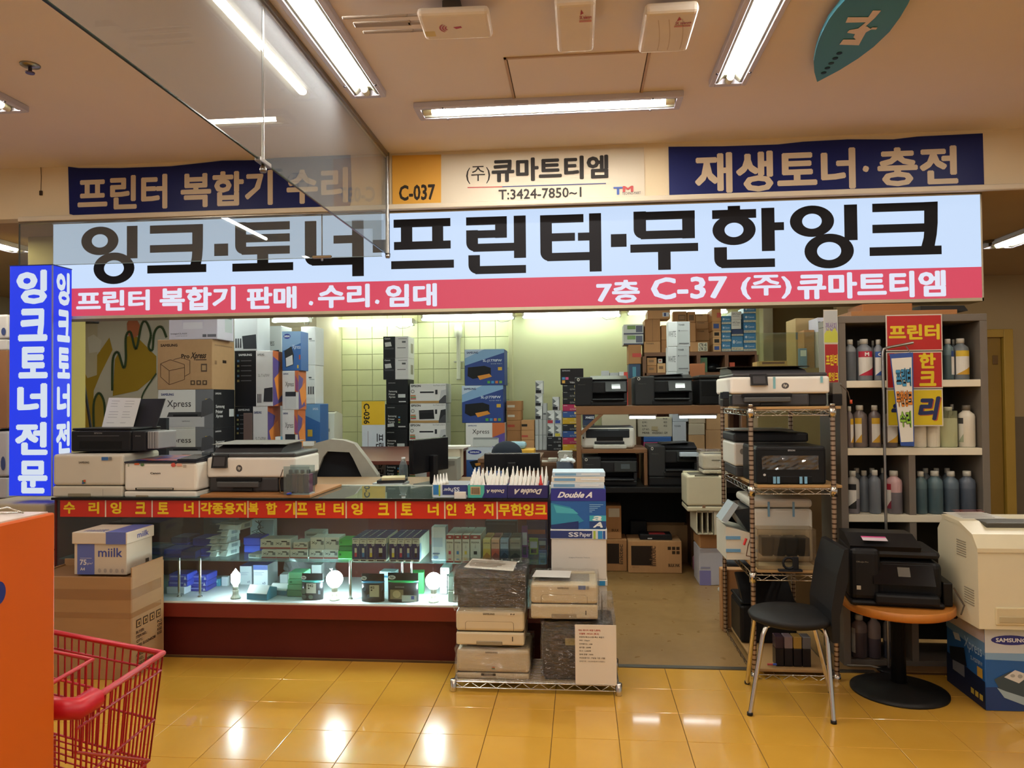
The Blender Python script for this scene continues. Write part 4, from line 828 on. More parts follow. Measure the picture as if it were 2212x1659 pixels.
o_ = Vector((xc, 4.36, ztop)); b.quad([q0-o_, q1-o_, q2-o_, q3-o_], M('#D5D4CC', .6)); b.quad([v-o_+Vector((0, .002, 0)) for v in (q3, q2, q1, q0)], M('#D5D4CC', .6)); ps = b.done('paper_sheet', t)
b = B()
for r_ in range(9):
    for (s0, s1) in ((.12, .42), (.55, .85)):
        if r_ in (3, 7): continue
        v = .1+.09*r_; s1_ = s1-random.uniform(0, .15); f = lambda s, v: (q3-o_).lerp(q2-o_, s).lerp((q0-o_).lerp(q1-o_, s), v)+Vector((0, -.0015, .0))
        b.quad([f(s0, v+.012), f(s1_, v+.012), f(s1_, v), f(s0, v)], M('#8A8A88', .6))
b.done('print', ps)
# white laser with the photo on top
xc, z0, W, H = fp('c4', 790, 1352, 1258, 1586, 4.285, ZT+.001)
t = laser('white laser printer with a colour photo lying on its top', xc, 4.285, ZT+.001, W, .42, H, '#E6E0D4', [('t', 'F', .37, .30, .51, .36, 'Canon', '#33302C', {'b': .03}), ('r', 'F', .165, .735, .69, .80, '#1A1814'), ('r', 'F', .185, .75, .675, .775, '#C9BFA8')], .17, '#1E2230', grip=(.17, .34))
for e_ in [('r', 'F', .06, .08, .08, .15, '#9AA08A'), ('r', 'F', .15, .05, .22, .10, '#C05A30'), ('e', 'F', .235, .05, .285, .14, '#5A7A4A'), ('e', 'F', .652, .04, .715, .16, '#C4544A'), ('r', 'F', .73, .06, .80, .14, '#D8A08E'), ('r', 'F', .82, .10, .86, .18, '#B8B0A4')]: deco(t, W, .42, H, [e_], 'sticker')
b = B(); z1 = H+.002; b.prism([(.0, H*.955), (.40, H*.97), (.40, H*1.04), (.0, z1-.004)], -W/2+.005, W/2-.005, M('#2A2C36', .3), 'x'); b.done('top_cover', t)
def photo_mat():
    m, n, l, bs = newmat('printed_photo'); tc = n.new('ShaderNodeTexCoord'); nz = n.new('ShaderNodeTexNoise'); nz.inputs['Scale'].default_value = 14; nz.inputs['Detail'].default_value = 5; l.new(tc.outputs['Object'], nz.inputs['Vector'])
    cr = n.new('ShaderNodeValToRGB'); e = cr.color_ramp.elements; e[0].position = .4; e[0].color = lin('#1E3A86')+(1,); e[1].position = .6; e[1].color = lin('#B4603C')+(1,); l.new(nz.outputs['Fac'], cr.inputs[0]); l.new(cr.outputs[0], bs.inputs['Base Color']); bs.inputs['Roughness'].default_value = .3; return m
b = B(); f = lambda x, y: (x, y, (H-.002)+(H*.04+.002)*y/.4+.004); b.quad([f(-W*.42, .02), f(W*.3, .02), f(W*.3, .36), f(-W*.34, .36)], photo_mat()); b.done('photo_sheet', t)
b = B(); b.prism([(-.005, H*1.0), (.20, H*1.06), (.20, H*1.13), (.0, H*1.06)], W*.24, W*.49, M('#20232C', .25), 'x'); cp = b.done('control_panel', t)
b = B(); b.box(W*.36, W*.48, .18, .24, H*1.06, H*1.19, M('#4A5054', .15), .004); b.done('screen', cp)
# white office inkjet on its board, with the clear ink bottles beside it
xb0, _, wb_, _ = fp('c4', 1278, 1565, 1985, 1595, 4.27, ZT); b = B(); b.box(-wb_/2, wb_/2, 0, .58, 0, .016, WOOD, .003); tag(b.done('wooden_board', None, (xb0, 4.27, ZT+.001)), 'thin wooden board under the white office inkjet on the counter', 'board')
zb = ZT+.018
xc, z0, W, H = fp('c4', 1322, 1238, 1890, 1570, 4.405, zb); hp_mfp('white and dark office inkjet at the middle of the counter', xc, 4.405, zb, W, .42, H)
xc, z0, W, H = fp('c4', 1802, 1385, 1962, 1556, 4.285, zb); t = thing('ink_tank', 'clear box of refill ink bottles beside the white office inkjet', 'ink tank', (xc+.012, 4.285, zb))
b = B(); b.box(-W/2, W/2, 0, .012, 0, H, GLASS('acryl', '#DDE6E6', 1.5, .12, 1.5, '#B8C4C4')); b.box(-W/2, W/2, .10, .104, 0, H, GLASS('acryl')); b.box(-W/2, W/2, 0, .10, 0, .006, M('#B9C0C0', .3)); b.done('case', t)
for k in range(4):
    b = B(); xx = -W*.36+W*.24*k; b.box(xx-W*.10, xx+W*.10, .02, .09, .008, H*.72, M(('#1E1A1C', '#6A2A30', '#8A5A40', '#5A2A4A')[k], .2), .004); b.box(xx-W*.05, xx+W*.05, .04, .07, H*.72, H*.86, M('#2A2A2C', .4), .003); b.done('bottle', t)
b = B()
b.tube([(-W*.5, -.01, H*.9), (-W*.62, -.02, H*.5), (-W*.6, -.012, .012), (-W*.35, -.014, .008), (-W*.1, -.01, .02)], .003, M('#4A3A2A', .5), 6); b.done('ink_tube', t)
b = B(); b.tube([(-W*.35, -.008, .008), (-W*.2, -.010, .012)], .006, M('#C03A2A', .4), 8); b.done('red_plug', t); b = B(); b.tube([(-W*.3, -.022, .008), (-W*.14, -.022, .012)], .006, M('#2A4AC0', .4), 8); b.done('blue_plug', t)

# upturned lids full of ink bottles at the right of the counter
def tray(label, crop, x0, y0, x1, y1, Y, D, col, ents, name='shallow_box'):
    xc, z0, W, H = fp(crop, x0, y0, x1, y1, Y, ZT+.003); t = thing(name, label, 'box', (xc, Y, ZT+.005)); m = M(col, .5, 0, .04); g = .004; ins = M('#B08A5E', .8)
    b = B(); b.box(-W/2, W/2, 0, g, 0, H, m); b.done('front', t); b = B(); b.box(-W/2, W/2, D-g, D, 0, H, m); b.done('back', t)
    b = B(); b.box(-W/2, -W/2+g, g, D-g, 0, H, m); b.done('side', t); b = B(); b.box(W/2-g, W/2, g, D-g, 0, H, m); b.done('side', t)
    b = B(); b.box(-W/2+g, W/2-g, g, D-g, 0, g, ins); b.done('bottom', t); deco(t, W, D, H, ents); return xc, W, H, ZT+.005
tray('upturned paper box lid with SS lettering on the counter', 'd3', 855, 36, 1178, 152, 4.285, .22, '#C9D6E0', [('r', 'F', 0, 0, .16, .78, '#2A78B8'), ('r', 'F', .16, 0, .21, .9, '#A8C04A'), ('r', 'F', .27, 0, 1, .78, '#22326E'), ('t', 'F', .30, .18, .58, .55, 'Paper', '#C8D4E0', {'b': .02, 'rot': 180}), ('t', 'F', .60, .18, .77, .52, 'SS', '#C8D4E0', {'b': .03, 'rot': 180})])
tA = tray('upturned blue paper box lid with a barcode and turquoise corner', 'd3', 1182, 38, 1553, 158, 4.275, .24, '#26286A', [('r', 'F', 0, 0, .42, 1, '#4AB0A0'), ('p', 'F', [(.36, 1), (.5, 0), (.5, 1)], '#26286A'), ('r', 'F', .07, .12, .32, .76, '#C8B08A'), ('t', 'F', .46, .34, .93, .62, 'Double A', '#DCD8D0', {'b': .03, 'rot': 180, 'sh': .05})]+[('r', 'F', .09+.022*k, .18, .09+.022*k+.011, .7, '#3A3028') for k in range(10)])
tB = tray('upturned violet blue paper box lid next to the ink bottles', 'd3', 1557, 40, 1935, 162, 4.27, .24, '#241F5C', [('t', 'F', .12, .28, .86, .70, 'Double A', '#DCD8D0', {'b': .04, 'rot': 180, 'sh': .08})])
sbox('small white sleeve on the counter before the lettered lid', 'd3', 1052, 100, 1162, 152, ZT, .05, '#DAD8D2', [], 0, Y=4.262)
def ink_bottle(): pass
BOT = {}
def refill(label, x, y, z, col, capc, H=.085, r=.013, grp='white-capped ink refill bottles in the lids'):
    k = (col, capc, H)
    if k not in BOT:
        b1 = B(); b1.lathe([(r*.9, 0), (r, .004), (r, H*.42), (r*.8, H*.48)], M(col, .25), n=10); m1 = b1.done('body'); b2 = B(); b2.lathe([(r*.85, H*.48), (r*.85, H*.62), (r*.62, H*.64), (r*.42, H*.80), (r*.16, H)], M(capc, .4), n=10); m2 = b2.done('nozzle_cap')
        BOT[k] = (m1.data, m2.data); bpy.data.objects.remove(m1); bpy.data.objects.remove(m2)
    t = thing('refill_bottle', label, 'bottle', (x, y, z), 0, grp)
    for nm, me in zip(('body', 'nozzle_cap'), BOT[k]): o = bpy.data.objects.new(nm, me); C.objects.link(o); o.parent = t
r = random.Random(5); cols = ['#B8A08C', '#C89A9A', '#A88A9A', '#8E7A70', '#B9B2A6', '#9A7A8A', '#C47A8E']
for (xcT, WT, HT, zT), nx in ((tA, 9), (tB, 9)):
    for i in range(nx):
        for j in range(5):
            x = xcT-WT/2+.016+(WT-.032)*i/(nx-1); y = 4.292+.042*j+r.uniform(-.004, .004)
            if (nx, xcT) and i == nx-2 and j == 0 and xcT == tB[0]: refill('dark ink refill bottle with a bright red nozzle in the right lid', x, y, zT+.004, '#3A1A22', '#C42A22', .125, .014, None); continue
            if i == 3 and j == 1 and xcT == tA[0]: refill('ink refill bottle with a black nozzle among white ones', x, y, zT+.004, '#8E7A70', '#1E1E20', .12, .013, None); continue
            refill(f'white-nozzled ink refill bottle in the {("barcode", "violet")[xcT == tB[0]]} lid, row {("one", "two", "three", "four", "five")[j]} from the front, {u(i, 9)} from left', x, y, zT+.004, r.choice(cols), '#E6E2DA', .105+.012*j+r.uniform(-.006, .01))
for k in range(5):
    x = at(*px('c5', 1085+16*k, 1420), 4.36).x; refill(f'white capped bottle in the short row left of the lids, {u(k, 5)} from left', x, 4.33+.03*k, ZT+.001, '#DAD8D4', '#E8E6E0', .13, .015)
# ================================================================== inside the shop
# tube lights along the back wall
def batten(label, x0, x1, y0, y1, Y, hz=None):
    a = at(x0, y0, Y); c = at(x1, y1, Y); zz = (a.z+c.z)/2; L = c.x-a.x; t = thing('tube_light', label, 'light', ((a.x+c.x)/2, Y, zz))
    b = B(); b.box(-L/2-.02, L/2+.02, .03, .07 if Y < 9 else YB-.031-Y, .0, .035, M('#E4E8DC', .4), .004); b.done('batten', t)
    for k in (0, 1):
        b = B(); zo = .035-.06*k; b.tube([(-L/2, -.01*k, zo), (L/2, -.01*k, zo)], .015, EM('#F0FFF2', TUBE_SHOP), 8); b.done('tube', t)
    for s in (-1, 1): b = B(); b.box(s*L/2-.012, s*L/2+.012, -.02, .05, -.04, .05, M('#D8DCD0', .4), .004); b.done('end_cap', t)
    b = B(); b.tube([(L*.5, .03, -.02), (L*.44, .03, -.06), (L*.36, .03, -.07), (L*.3, .03, -.03)], .003, M('#4A4A44', .5), 6); b.done('wire', t)
YT = 9.12
batten('twin tube light lowest on the tiled back wall', 686, 892, 700, 697, YT)
batten('twin tube light on the back wall above the white pipe', 912, 1109, 686, 683, YT)
batten('twin tube light on the back wall right of the wall corner', 1130, 1339, 682, 676, YT)
batten('twin tube light partly behind the brown boxes', 1357, 1570, 674, 669, YT)
batten('slanting tube light seen above the stacked printer boxes', 590, 668, 684, 692, 7.6)
# white pipe on the tiles
a = at(*px('c5', 1258, 200), 9.2); c = at(*px('c5', 1262, 650), 9.2); t = thing('wall_pipe', 'white pipe with a thick wrapped top on the tiled wall', 'pipe', (a.x, 9.24, c.z))
b = B(); hh = a.z-c.z; b.lathe([(.028, 0), (.028, .02), (.024, .03), (.026, hh*.72), (.05, hh*.76), (.055, hh*.9), (.04, hh*.97), (.0, hh)], M('#DDE0C8', .5), n=14); b.done('pipe', t)
b = B(); b.box(-.06, .06, .0, .05, hh*.3, hh*.33, M('#C9CCB4', .5), .004); b.done('bracket', t)

TBL = M('#5E2A20', .45, 0, .1, 5)
def table(label, x0, x1, y0, y1, z, m=TBL, name='table', th=.035, leg=.05):
    t = thing(name, label, 'table', ((x0+x1)/2, y0, 0)); w_ = (x1-x0)/2; d_ = y1-y0
    b = B(); b.box(-w_, w_, 0, d_, z-th, z, m, .004); b.done('table_top', t)
    for sx in (-1, 1):
        for yy in (.02, d_-.02-leg): b = B(); b.box(sx*w_-(leg if sx > 0 else 0)-sx*.02, sx*w_+(0 if sx > 0 else leg)-sx*.02, yy, yy+leg, 0, z-th, m); b.done('leg', t)
    return t
# --- printer cartons stacked at the left
table('dark red table under the stacked printer cartons', at(280, 990, 6.35).x, -1.25, 6.3, 8.25, 1.0)
S1 = '#2E3E78'
def xpress(side, tx='Xpress', bg='#D8DAD8', ft='#6C7076'):
    return [('r', 'F', .68, 0, 1, 1, ft), ('t', 'F', .06, .09, .29, .15, 'SAMSUNG', S1, {'b': .03}), ('t', 'F', .17, .27, .60, .50, tx, '#2A2A2E', {'b': .012}), ('p', 'F', [(.20, .58), (.80, .58), (.84, .72), (.16, .72)], '#3A3C40'), ('r', 'F', .16, .70, .84, .96, '#B9BCC0'), ('r', 'F', .28, .64, .72, .69, '#1E2024'), ('t', 'F', .44, .80, .58, .83, 'SAMSUNG', '#55585C', {'b': .02}), ('r', 'F', .86, .24, .96, .42, '#C8A83A'), ('p', 'F', [(.8, .3), (.94, .22), (1, .3), (1, .6), (.78, .72)], '#4A4D52'),
            ('r', 'R', 0, 0, 1, 1, side), ('t', 'R', .08, .08, .35, .13, 'SAMSUNG', '#C8CACC', {'b': .03}), ('t', 'R', .10, .40, .50, .50, 'Samsung', '#D8DADC', {'b': .02}), ('t', 'R', .10, .53, .42, .62, 'Printer', '#D8DADC', {'b': .02}), ('t', 'R', .10, .65, .42, .75, 'Xpress', '#D8DADC', {'b': .02}), ('r', 'R', .72, .52, .95, .72, '#C4C8CA')]
prox = [('t', 'F', .06, .085, .37, .14, 'SAMSUNG', '#3A2A1E', {'b': .04}), ('t', 'F', .44, .29, .59, .38, 'Pro', '#33261C', {'b': .03}), ('t', 'F', .60, .26, .91, .42, 'Xpress', '#33261C', {'b': .03, 'sh': .12}), ('r', 'F', .70, .40, .90, .42, '#4A3828'), ('r', 'F', .80, .49, .91, .65, '#5A4634'), ('r', 'F', .82, .52, .89, .62, '#A98A62')]
for k in range(3): prox += [('r', 'F', .61+.11*k, .82, .69+.11*k, .91, '#4A3828'), ('r', 'F', .63+.11*k, .84, .67+.11*k, .89, '#A98A62')]
ln = '#6A4E34'                                              # outline drawing of the machine
def wire_poly(face, pts, c, wd=.006, asp=1.1):
    out = []
    for (x0_, y0_), (x1_, y1_) in zip(pts, pts[1:]):
        dx, dy = x1_-x0_, y1_-y0_; L = math.hypot(dx, dy*asp) or 1; nx, ny = -dy/L*wd, dx/L*wd; out.append(('p', face, [(x0_-nx, y0_-ny), (x1_-nx, y1_-ny), (x1_+nx, y1_+ny), (x0_+nx, y0_+ny)], c))
    return out
prox += ['|'] + wire_poly('F', [(.06, .48), (.06, .74), (.22, .90), (.50, .80), (.50, .56), (.22, .62), (.06, .48), (.24, .40), (.50, .50), (.50, .56)], ln) + wire_poly('F', [(.22, .62), (.22, .90)], ln)+wire_poly('F', [(.30, .40), (.44, .36), (.60, .42), (.60, .68), (.50, .74)], ln)
prox += [('r', 'R', .45, .40, .62, .46, '#2A1E14'), ('r', 'R', .1, .1, .9, .12, '#8A6A48'), ('r', 'R', .1, .42, .2, .5, '#8A6A48')]
icl = [('r', 'F', .27, .10, .73, .52, '#C9C6DA'), ('p', 'F', [(.3, .02), (.7, .02), (.74, .14), (.26, .14)], '#4A4858'), ('r', 'F', .30, .38, .70, .62, '#DADAE6'), ('t', 'F', .04, .76, .38, .82, 'imageCLASS', '#6A6A78', {'b': .03}), ('t', 'F', .15, .85, .38, .89, 'LBP6233', '#8A8A94', {'b': .01}), ('r', 'F', .70, .82, .78, .92, '#5A5A66'), ('r', 'F', .80, .82, .98, .92, '#6A6A76'), ('r', 'R', .45, .1, .9, .7, '#B8C2C8'), ('r', 'R', .5, .15, .85, .2, '#6A7A80')]
stack('c4', 6.4, .41, 1.0, [(1010, 1365, 1142, 'lower grey and white Xpress printer carton at the left', '#CDD0CE', xpress('#1B1C20')), (1010, 1365, 893, 'upper grey and white Xpress printer carton under the brown carton', '#D6D8D6', xpress('#1B1C20')), (1007, 1357, 572, 'brown cardboard printer carton with a line drawing of the machine', M('#B08C64', .75, 0, .06, 20), prox, {'D': .43}), (1080, 1390, 395, 'lavender white printer carton on top of the brown carton', '#CFCCDC', icl, {'D': .32, 'dy': .02})], 'printer_carton', 'carton')
flame = lambda f: [('r', f, 0, 0, 1, 1, '#C46A3A'), ('p', f, [(0, .1), (.6, .2), (.3, .6), (.9, .9), (0, 1)], '#5A4A8A'), ('p', f, [(.1, .5), (.8, .3), (1, .7), (.4, .9)], '#E08A3A')]
blk_side = [('r', 'F', 0, 0, .56, 1, '#1C1C20'), ('t', 'F', .10, .05, .45, .09, 'SAMSUNG', '#C8CACC', {'b': .03})]+[('r', 'F', .06, .16+.09*k, .12, .20+.09*k, ('#4A6A8A', '#8A7A4A', '#5A6A4A')[k % 3]) for k in range(5)]+[('r', 'F', .16, .17+.09*k, .44, .185+.09*k, '#5A5C62') for k in range(5)]
t1 = blk_side+[('t', 'F', .60, .05, .78, .09, 'SAMSUNG', '#55585C', {'b': .03}), ('t', 'F', .62, .42, .92, .47, 'SL-T1670W', '#7A7A80', {'b': .01}), ('p', 'F', [(.78, .68), (1, .66), (1, .92), (.76, .92)], '#33343A')]+[('r', 'F', .60+.04*k, .78, .62+.04*k, .94, '#2A2A30') for k in range(3)]+flame('R')
stack('c4', 6.9, .30, 1.0, [(1503, 1712, 1000, 'lower black and white printer carton with a flame side', '#DCDCDE', blk_side+[('t', 'F', .60, .10, .82, .15, 'SAMSUNG', S1, {'b': .03}), ('t', 'F', .64, .62, .95, .69, 'SL-T1670W', '#5A5A60', {'b': .01})]+flame('R')), (1503, 1745, 645, 'upper black and white printer carton with a flame side', '#D9D9DC', t1), (1497, 1645, 395, 'pale grey carton with a black inkjet picture at its foot', '#C6CCD2', [('p', 'F', [(.35, .62), (.95, .58), (.98, .95), (.4, .95)], '#33363C')]+[('r', 'F', .06+.1*k, .68, .12+.1*k, .92, '#3A3D44') for k in range(3)])], 'printer_carton', 'carton')
dsh = [('p', 'F', [(0, 0), (1, 0), (1, .3), (0, .5)], '#7A9CC4'), ('e', 'F', .08, .06, .45, .19, '#26348A'), ('t', 'F', .12, .10, .41, .15, 'SAMSUNG', '#E0E4EC', {'b': .03}), ('t', 'F', .55, .34, .99, .48, 'Xpress', '#C8D8E8', {'b': .01}), ('p', 'F', [(.12, .50), (.5, .38), (.62, .60), (.6, .85), (.2, .92)], '#2A2C30'), ('p', 'F', [(.2, .68), (.55, .6), (.58, .84), (.22, .90)], '#C8CACC'), ('r', 'F', .8, .86, .88, .94, '#C8A83A'), ('r', 'F', .9, .6, .98, .72, '#A84A3A')]
wx = [('t', 'F', .08, .06, .38, .10, 'SAMSUNG', S1, {'b': .03}), ('t', 'F', .20, .28, .72, .44, 'Xpress', '#2A2A2E', {'b': .012}), ('r', 'F', .78, 0, 1, .55, '#C06A3A'), ('p', 'F', [(.8, .1), (1, .3), (1, .55), (.82, .5)], '#8A4A7A'), ('r', 'F', .2, .54, .84, .66, '#2E3036'), ('r', 'F', .18, .66, .86, .97, '#C6C8CA')]+flame('R')
stack('c4', 7.02, .20, 1.0, [(1805, 1905, 1022, 'lowest white Xpress carton of the narrow stack under the blue carton', '#DDDEDE', wx), (1805, 1910, 772, 'white Xpress carton directly under the blue carton', '#DADCDC', wx), (1805, 1925, 520, 'blue printer carton with an oval logo on the narrow stack', '#2E5E9E', dsh)], 'printer_carton', 'carton')
ty = stack('c4', 7.35, .28, 1.0, [(1650, 1790, 700, 'carton hidden low behind the blue printer carton', '#C8CACC', []), (1648, 1800, 485, 'white Xpress carton with a black left edge high in the stack', '#C6CCCC', [('r', 'F', 0, 0, .14, 1, '#202226'), ('t', 'F', .32, .40, .70, .66, 'Xpress', '#3A3C40', {'b': .01}), ('p', 'F', [(.35, .75), (.9, .72), (.95, .95), (.3, .95)], '#2E3238')])], 'printer_carton', 'carton')
hpw = [('r', 'F', 0, .35, .35, 1, '#4A3A38'), ('r', 'F', .55, .30, .75, .34, '#55585C'), ('r', 'F', .6, .36, .95, .38, '#9AA0A4')]
stack('c4', 7.62, .26, 1.0, [(1925, 2048, 985, 'blue printer carton behind the flame cartons near the white machine', '#2E62A4', [('p', 'F', [(0, 0), (1, 0), (1, .4), (0, .2)], '#6A9ACA'), ('t', 'F', .62, .08, .9, .13, 'SAMSUNG', '#D8E0EA', {'b': .02}), ('r', 'F', .35, .55, .6, .70, '#C8A83A')]), (1925, 2016, 737, 'lower white carton of the pair at the right of the stacks', '#D9DCDC', hpw+[('r', 'F', .5+.16*k, .55, .6+.16*k, .75, '#4A4C50') for k in range(3)]), (1925, 2018, 490, 'upper white carton of the pair at the right of the stacks', '#D4D8DA', hpw)], 'printer_carton', 'carton')
# white upright machine beside them
xc, z0, W, H = fp('c4', 2050, 1035, 2135, 1222, 7.9, 1.0); t = thing('air_purifier', 'small white upright machine with a dark top grille by the tiled wall', 'appliance', (xc, 7.9, 1.0))
b = B(); b.prism([(0, 0), (.3, 0), (.3, H*.92), (.12, H), (.03, H*.95)], -W/2, W/2, M('#D8DACA', .45), 'x'); b.done('body', t); b = B(); b.box(-W*.35, W*.35, .10, .22, H*.95, H*1.0, M('#33363A', .4), .004); b.done('grille', t); deco(t, W, .3, H, [('e', 'F', .6, .45, .72, .55, '#9AA0A0')])
# dark carton behind the counter printers, clutter on the desk
sbox('dark charcoal panel standing behind the black inkjet', 'c4', 955, 1075, 1062, 1290, .901, .05, '#26282C', [], .05, Y=5.88)
table('office desk behind the counter', -3.6, -.32, 5.15, 5.96, .90, M('#8A6A4A', .5), 'desk')
t = thing('phone_stand', 'small framed card stand on the printer cartons table', 'stand', at(*px('c4', 1520, 1240), 6.15)); t.location.z = 1.0; t.location.y = 6.32
b = B(); b.box(-.05, .05, -.01, .05, 0, .03, M('#B9A48C', .5), .004); b.done('base', t); b = B(); b.box(-.035, .045, .015, .025, .03, .42, M('#5A4A44', .4), .003); b.done('card', t)
# small bottles and cables left on that table
for i, (a, c, d, e, col) in enumerate([(1762, 1195, 1795, 1300, '#4A8AB0'), (1715, 1260, 1750, 1300, '#C8B878'), (1840, 1240, 1920, 1295, '#C9CCC8'), (1940, 1225, 2010, 1285, '#8A7A62')]):
    sbox(('blue-capped glue bottle on the desk before the flame cartons', 'small tan jar on the desk before the flame cartons', 'pale tape dispenser on the desk before the blue carton', 'brown tool pouch on the desk beside the jacket chair')[i], 'c4', a, c, d, e, 1.001, .06, col, [('r', 'F', 0, 0, 1, .25, '#D8D8D4')], .1, Y=6.45, name=('glue_bottle', 'jar', 'tape_dispenser', 'tool_pouch')[i], cat=('bottle', 'jar', 'dispenser', 'pouch')[i])
# chair with a grey jacket
q = at(*px('c5', 300, 1470), 6.0); t = thing('office_chair', 'black office chair with a pale grey jacket over its back', 'chair', (q.x, 6.1, 0), math.radians(6))
zt_ = at(*px('c5', 300, 1120), 6.1).z
b = B(); b.lathe([(.30, .05), (.30, .08), (.05, .12), (.03, .45)], BLK, 0, .25, 16); b.done('base', t); b = B(); b.box(-.25, .25, .02, .5, .45, .54, BLK, .03); b.done('seat', t)
bw = [(-.24, .56), (-.20, .9), (-.14, zt_-.18), (-.08, zt_-.06), (.08, zt_-.06), (.14, zt_-.18), (.20, .9), (.24, .56)]
b = B(); b.prism(bw, .0, .06, M('#1C1C20', .8), 'y'); b.done('backrest', t)
jk = [(-.36, .60), (-.34, .85), (-.27, zt_-.14), (-.18, zt_-.02), (-.06, zt_+.01), (.05, zt_), (.14, zt_-.03), (.24, zt_-.16), (.33, .9), (.37, .62), (.27, .60), (.22, .85), (.13, zt_-.15), (.10, zt_-.10), (-.08, zt_-.09), (-.12, zt_-.14), (-.20, .85), (-.26, .58)]
b = B(); b.prism(jk, -.05, .08, M('#9C968C', .9, 0, .12, 14, .4), 'y'); b.done('jacket', t)
# --- tiled wall: cartons on low tables
table('low table under the cartons at the tiled wall', at(*px('c5', 640, 1400), 8.6).x, at(*px('c5', 1700, 1400), 8.6).x, 8.35, 9.25, .55, M('#7A5A3A', .6))
can = [('r', 'F', 0, 0, .48, 1, '#1E2026'), ('t', 'F', .05, .06, .28, .13, 'Canon', '#D0D2D4', {'b': .03}), ('p', 'F', [(.06, .28), (.3, .25), (.34, .45), (.08, .48)], '#C9CCD0'), ('r', 'F', .05, .52, .42, .6, '#3A3C44'), ('r', 'F', .6, .1, .95, .13, '#8A8C90'), ('r', 'F', .56, .52, .9, .55, '#4A4C50'), ('r', 'F', .75, .22, .9, .3, '#55585C'), ('r', 'R', .4, .3, .8, .75, '#8A857C')]
bks = lambda dots: [('t', 'F', .10, .12, .42, .16, 'SAMSUNG', '#9A9CA0', {'b': .02}), ('t', 'F', .12, .44, .50, .54, 'Samsung', '#D0D2D4', {'b': .02}), ('t', 'F', .12, .56, .42, .64, 'Printer', '#D0D2D4', {'b': .02}), ('t', 'F', .12, .67, .42, .77, 'Xpress', '#D0D2D4', {'b': .02}), ('r', 'F', .55, .60, .88, .74, '#C6CACC') if not dots else ('r', 'F', .58, .5, .66, .56, '#4A8AC0'), ('r', 'F', .58, .88, .9, .93, '#B9BCC0')]+(['|', ('r', 'F', .58, .6, .66, .66, '#C07A3A'), ('r', 'F', .58, .7, .66, .76, '#7A9A4A'), ('p', 'F', [(.1, .8), (.38, .76), (.4, .9), (.1, .92)], '#C9CCCE')] if dots else [])
stack('c5', 8.7, .32, .55, [(685, 862, 1222, 'lowest black printer carton against the tiled wall', '#1D1E22', bks(1)), (688, 865, 1034, 'second black printer carton from the bottom at the tiled wall', '#1D1E22', bks(0)), (693, 868, 839, 'third black printer carton with colour dots at the tiled wall', '#1D1E22', bks(1)), (700, 870, 648, 'topmost black printer carton under the small white cartons', '#1D1E22', bks(0)), (678, 872, 481, 'lower black and white carton atop the black stack', '#D9DADC', can), (678, 872, 312, 'upper black and white carton atop the black stack', '#D9DADC', can)], 'printer_carton', 'carton')
eps = lambda k: [('t', 'F', .04, .06, .30, .17, 'EPSON', '#26262C', {'b': .04}), ('t', 'F', .65, .06, .97, .13, 'EcoTank L3210', '#55555A', {'b': .0}), ('r', 'F', 0, .88, .8, 1, '#B08A52'), ('p', 'F', [(.25, .36), (.66, .33), (.68, .80), (.26, .82)], '#DCDCDC' if k != 1 else '#1E1F22'), ('r', 'F', .28, .40, .66, .48, '#2A2C30'), ('r', 'F', .70, .32, .76, .55, '#2A2C30'), ('p', 'F', [(.86, .35), (1, .3), (1, .95), (.80, .95)], '#B9BCC0' if k != 1 else '#2A2C30'), ('e', 'F', .03, .30, .13, .48, '#55585C'), ('e', 'F', .045, .33, .115, .45, '#D9D8D2'), ('r', 'F', .02, .58, .16, .64, '#C0703A'), ('r', 'F', .02, .66, .17, .72, '#5A8A4A'), ('r', 'F', .02, .74, .17, .8, '#B84A3A'), ('p', 'F', [(.8, .88), (.95, .6), (1, .6), (1, 1), (.8, 1)], '#3A3C42')]
stack('c5', 8.72, .34, .55, [(880, 1160, 1298, 'lowest white inkjet carton of the five stacked ones', '#D9D9D7', eps(0)), (880, 1162, 1143, 'second white inkjet carton from the bottom of five', '#D6D7D6', eps(0)), (880, 1165, 986, 'third white inkjet carton, with a phone picture', '#DADAD9', eps(2)), (886, 1165, 833, 'fourth white inkjet carton, showing a black machine', '#D6D7D6', eps(1)), (885, 1168, 680, 'topmost white inkjet carton of the five stacked ones', '#DADAD8', eps(0))], 'printer_carton', 'carton')
sl = [('p', 'F', [(0, 0), (1, 0), (1, .1), (0, .45)], '#7FA8D0'), ('p', 'F', [(0, 0), (.5, 0), (0, .25)], '#B8CCE0'), ('t', 'F', .05, .06, .34, .12, 'SAMSUNG', '#1E2E6A', {'b': .04}), ('t', 'F', .46, .28, .94, .37, 'SL-J1770FW', '#D8E4F0', {'b': .02}), ('t', 'F', .66, .39, .94, .42, '잉크젯 복합기', '#B8CCE0', {'b': .0}), ('p', 'F', [(.08, .50), (.5, .46), (.66, .52), (.66, .74), (.2, .82), (.07, .74)], '#15171C'), ('p', 'F', [(.32, .74), (.62, .68), (.69, .76), (.38, .85)], '#D08A2E'), ('r', 'F', .84, .50, .94, .59, '#D0A83A')]+[('r', 'F', .57+.1*k, .88, .64+.1*k, .95, ('#4A9A3A', '#3A8AC8', '#C8703A', '#6A9A3A')[k]) for k in range(4)]
xx2 = [('t', 'F', .06, .08, .28, .14, 'SAMSUNG', S1, {'b': .03}), ('t', 'F', .17, .26, .60, .50, 'Xpress', '#2A2A2E', {'b': .012}), ('r', 'F', .68, 0, 1, 1, '#C46A3A'), ('p', 'F', [(.68, .6), (1, .4), (1, 1), (.68, 1)], '#5A4A9A'), ('r', 'F', .18, .62, .84, .97, '#C4C8C8'), ('r', 'F', .2, .6, .82, .68, '#8A8E90')]
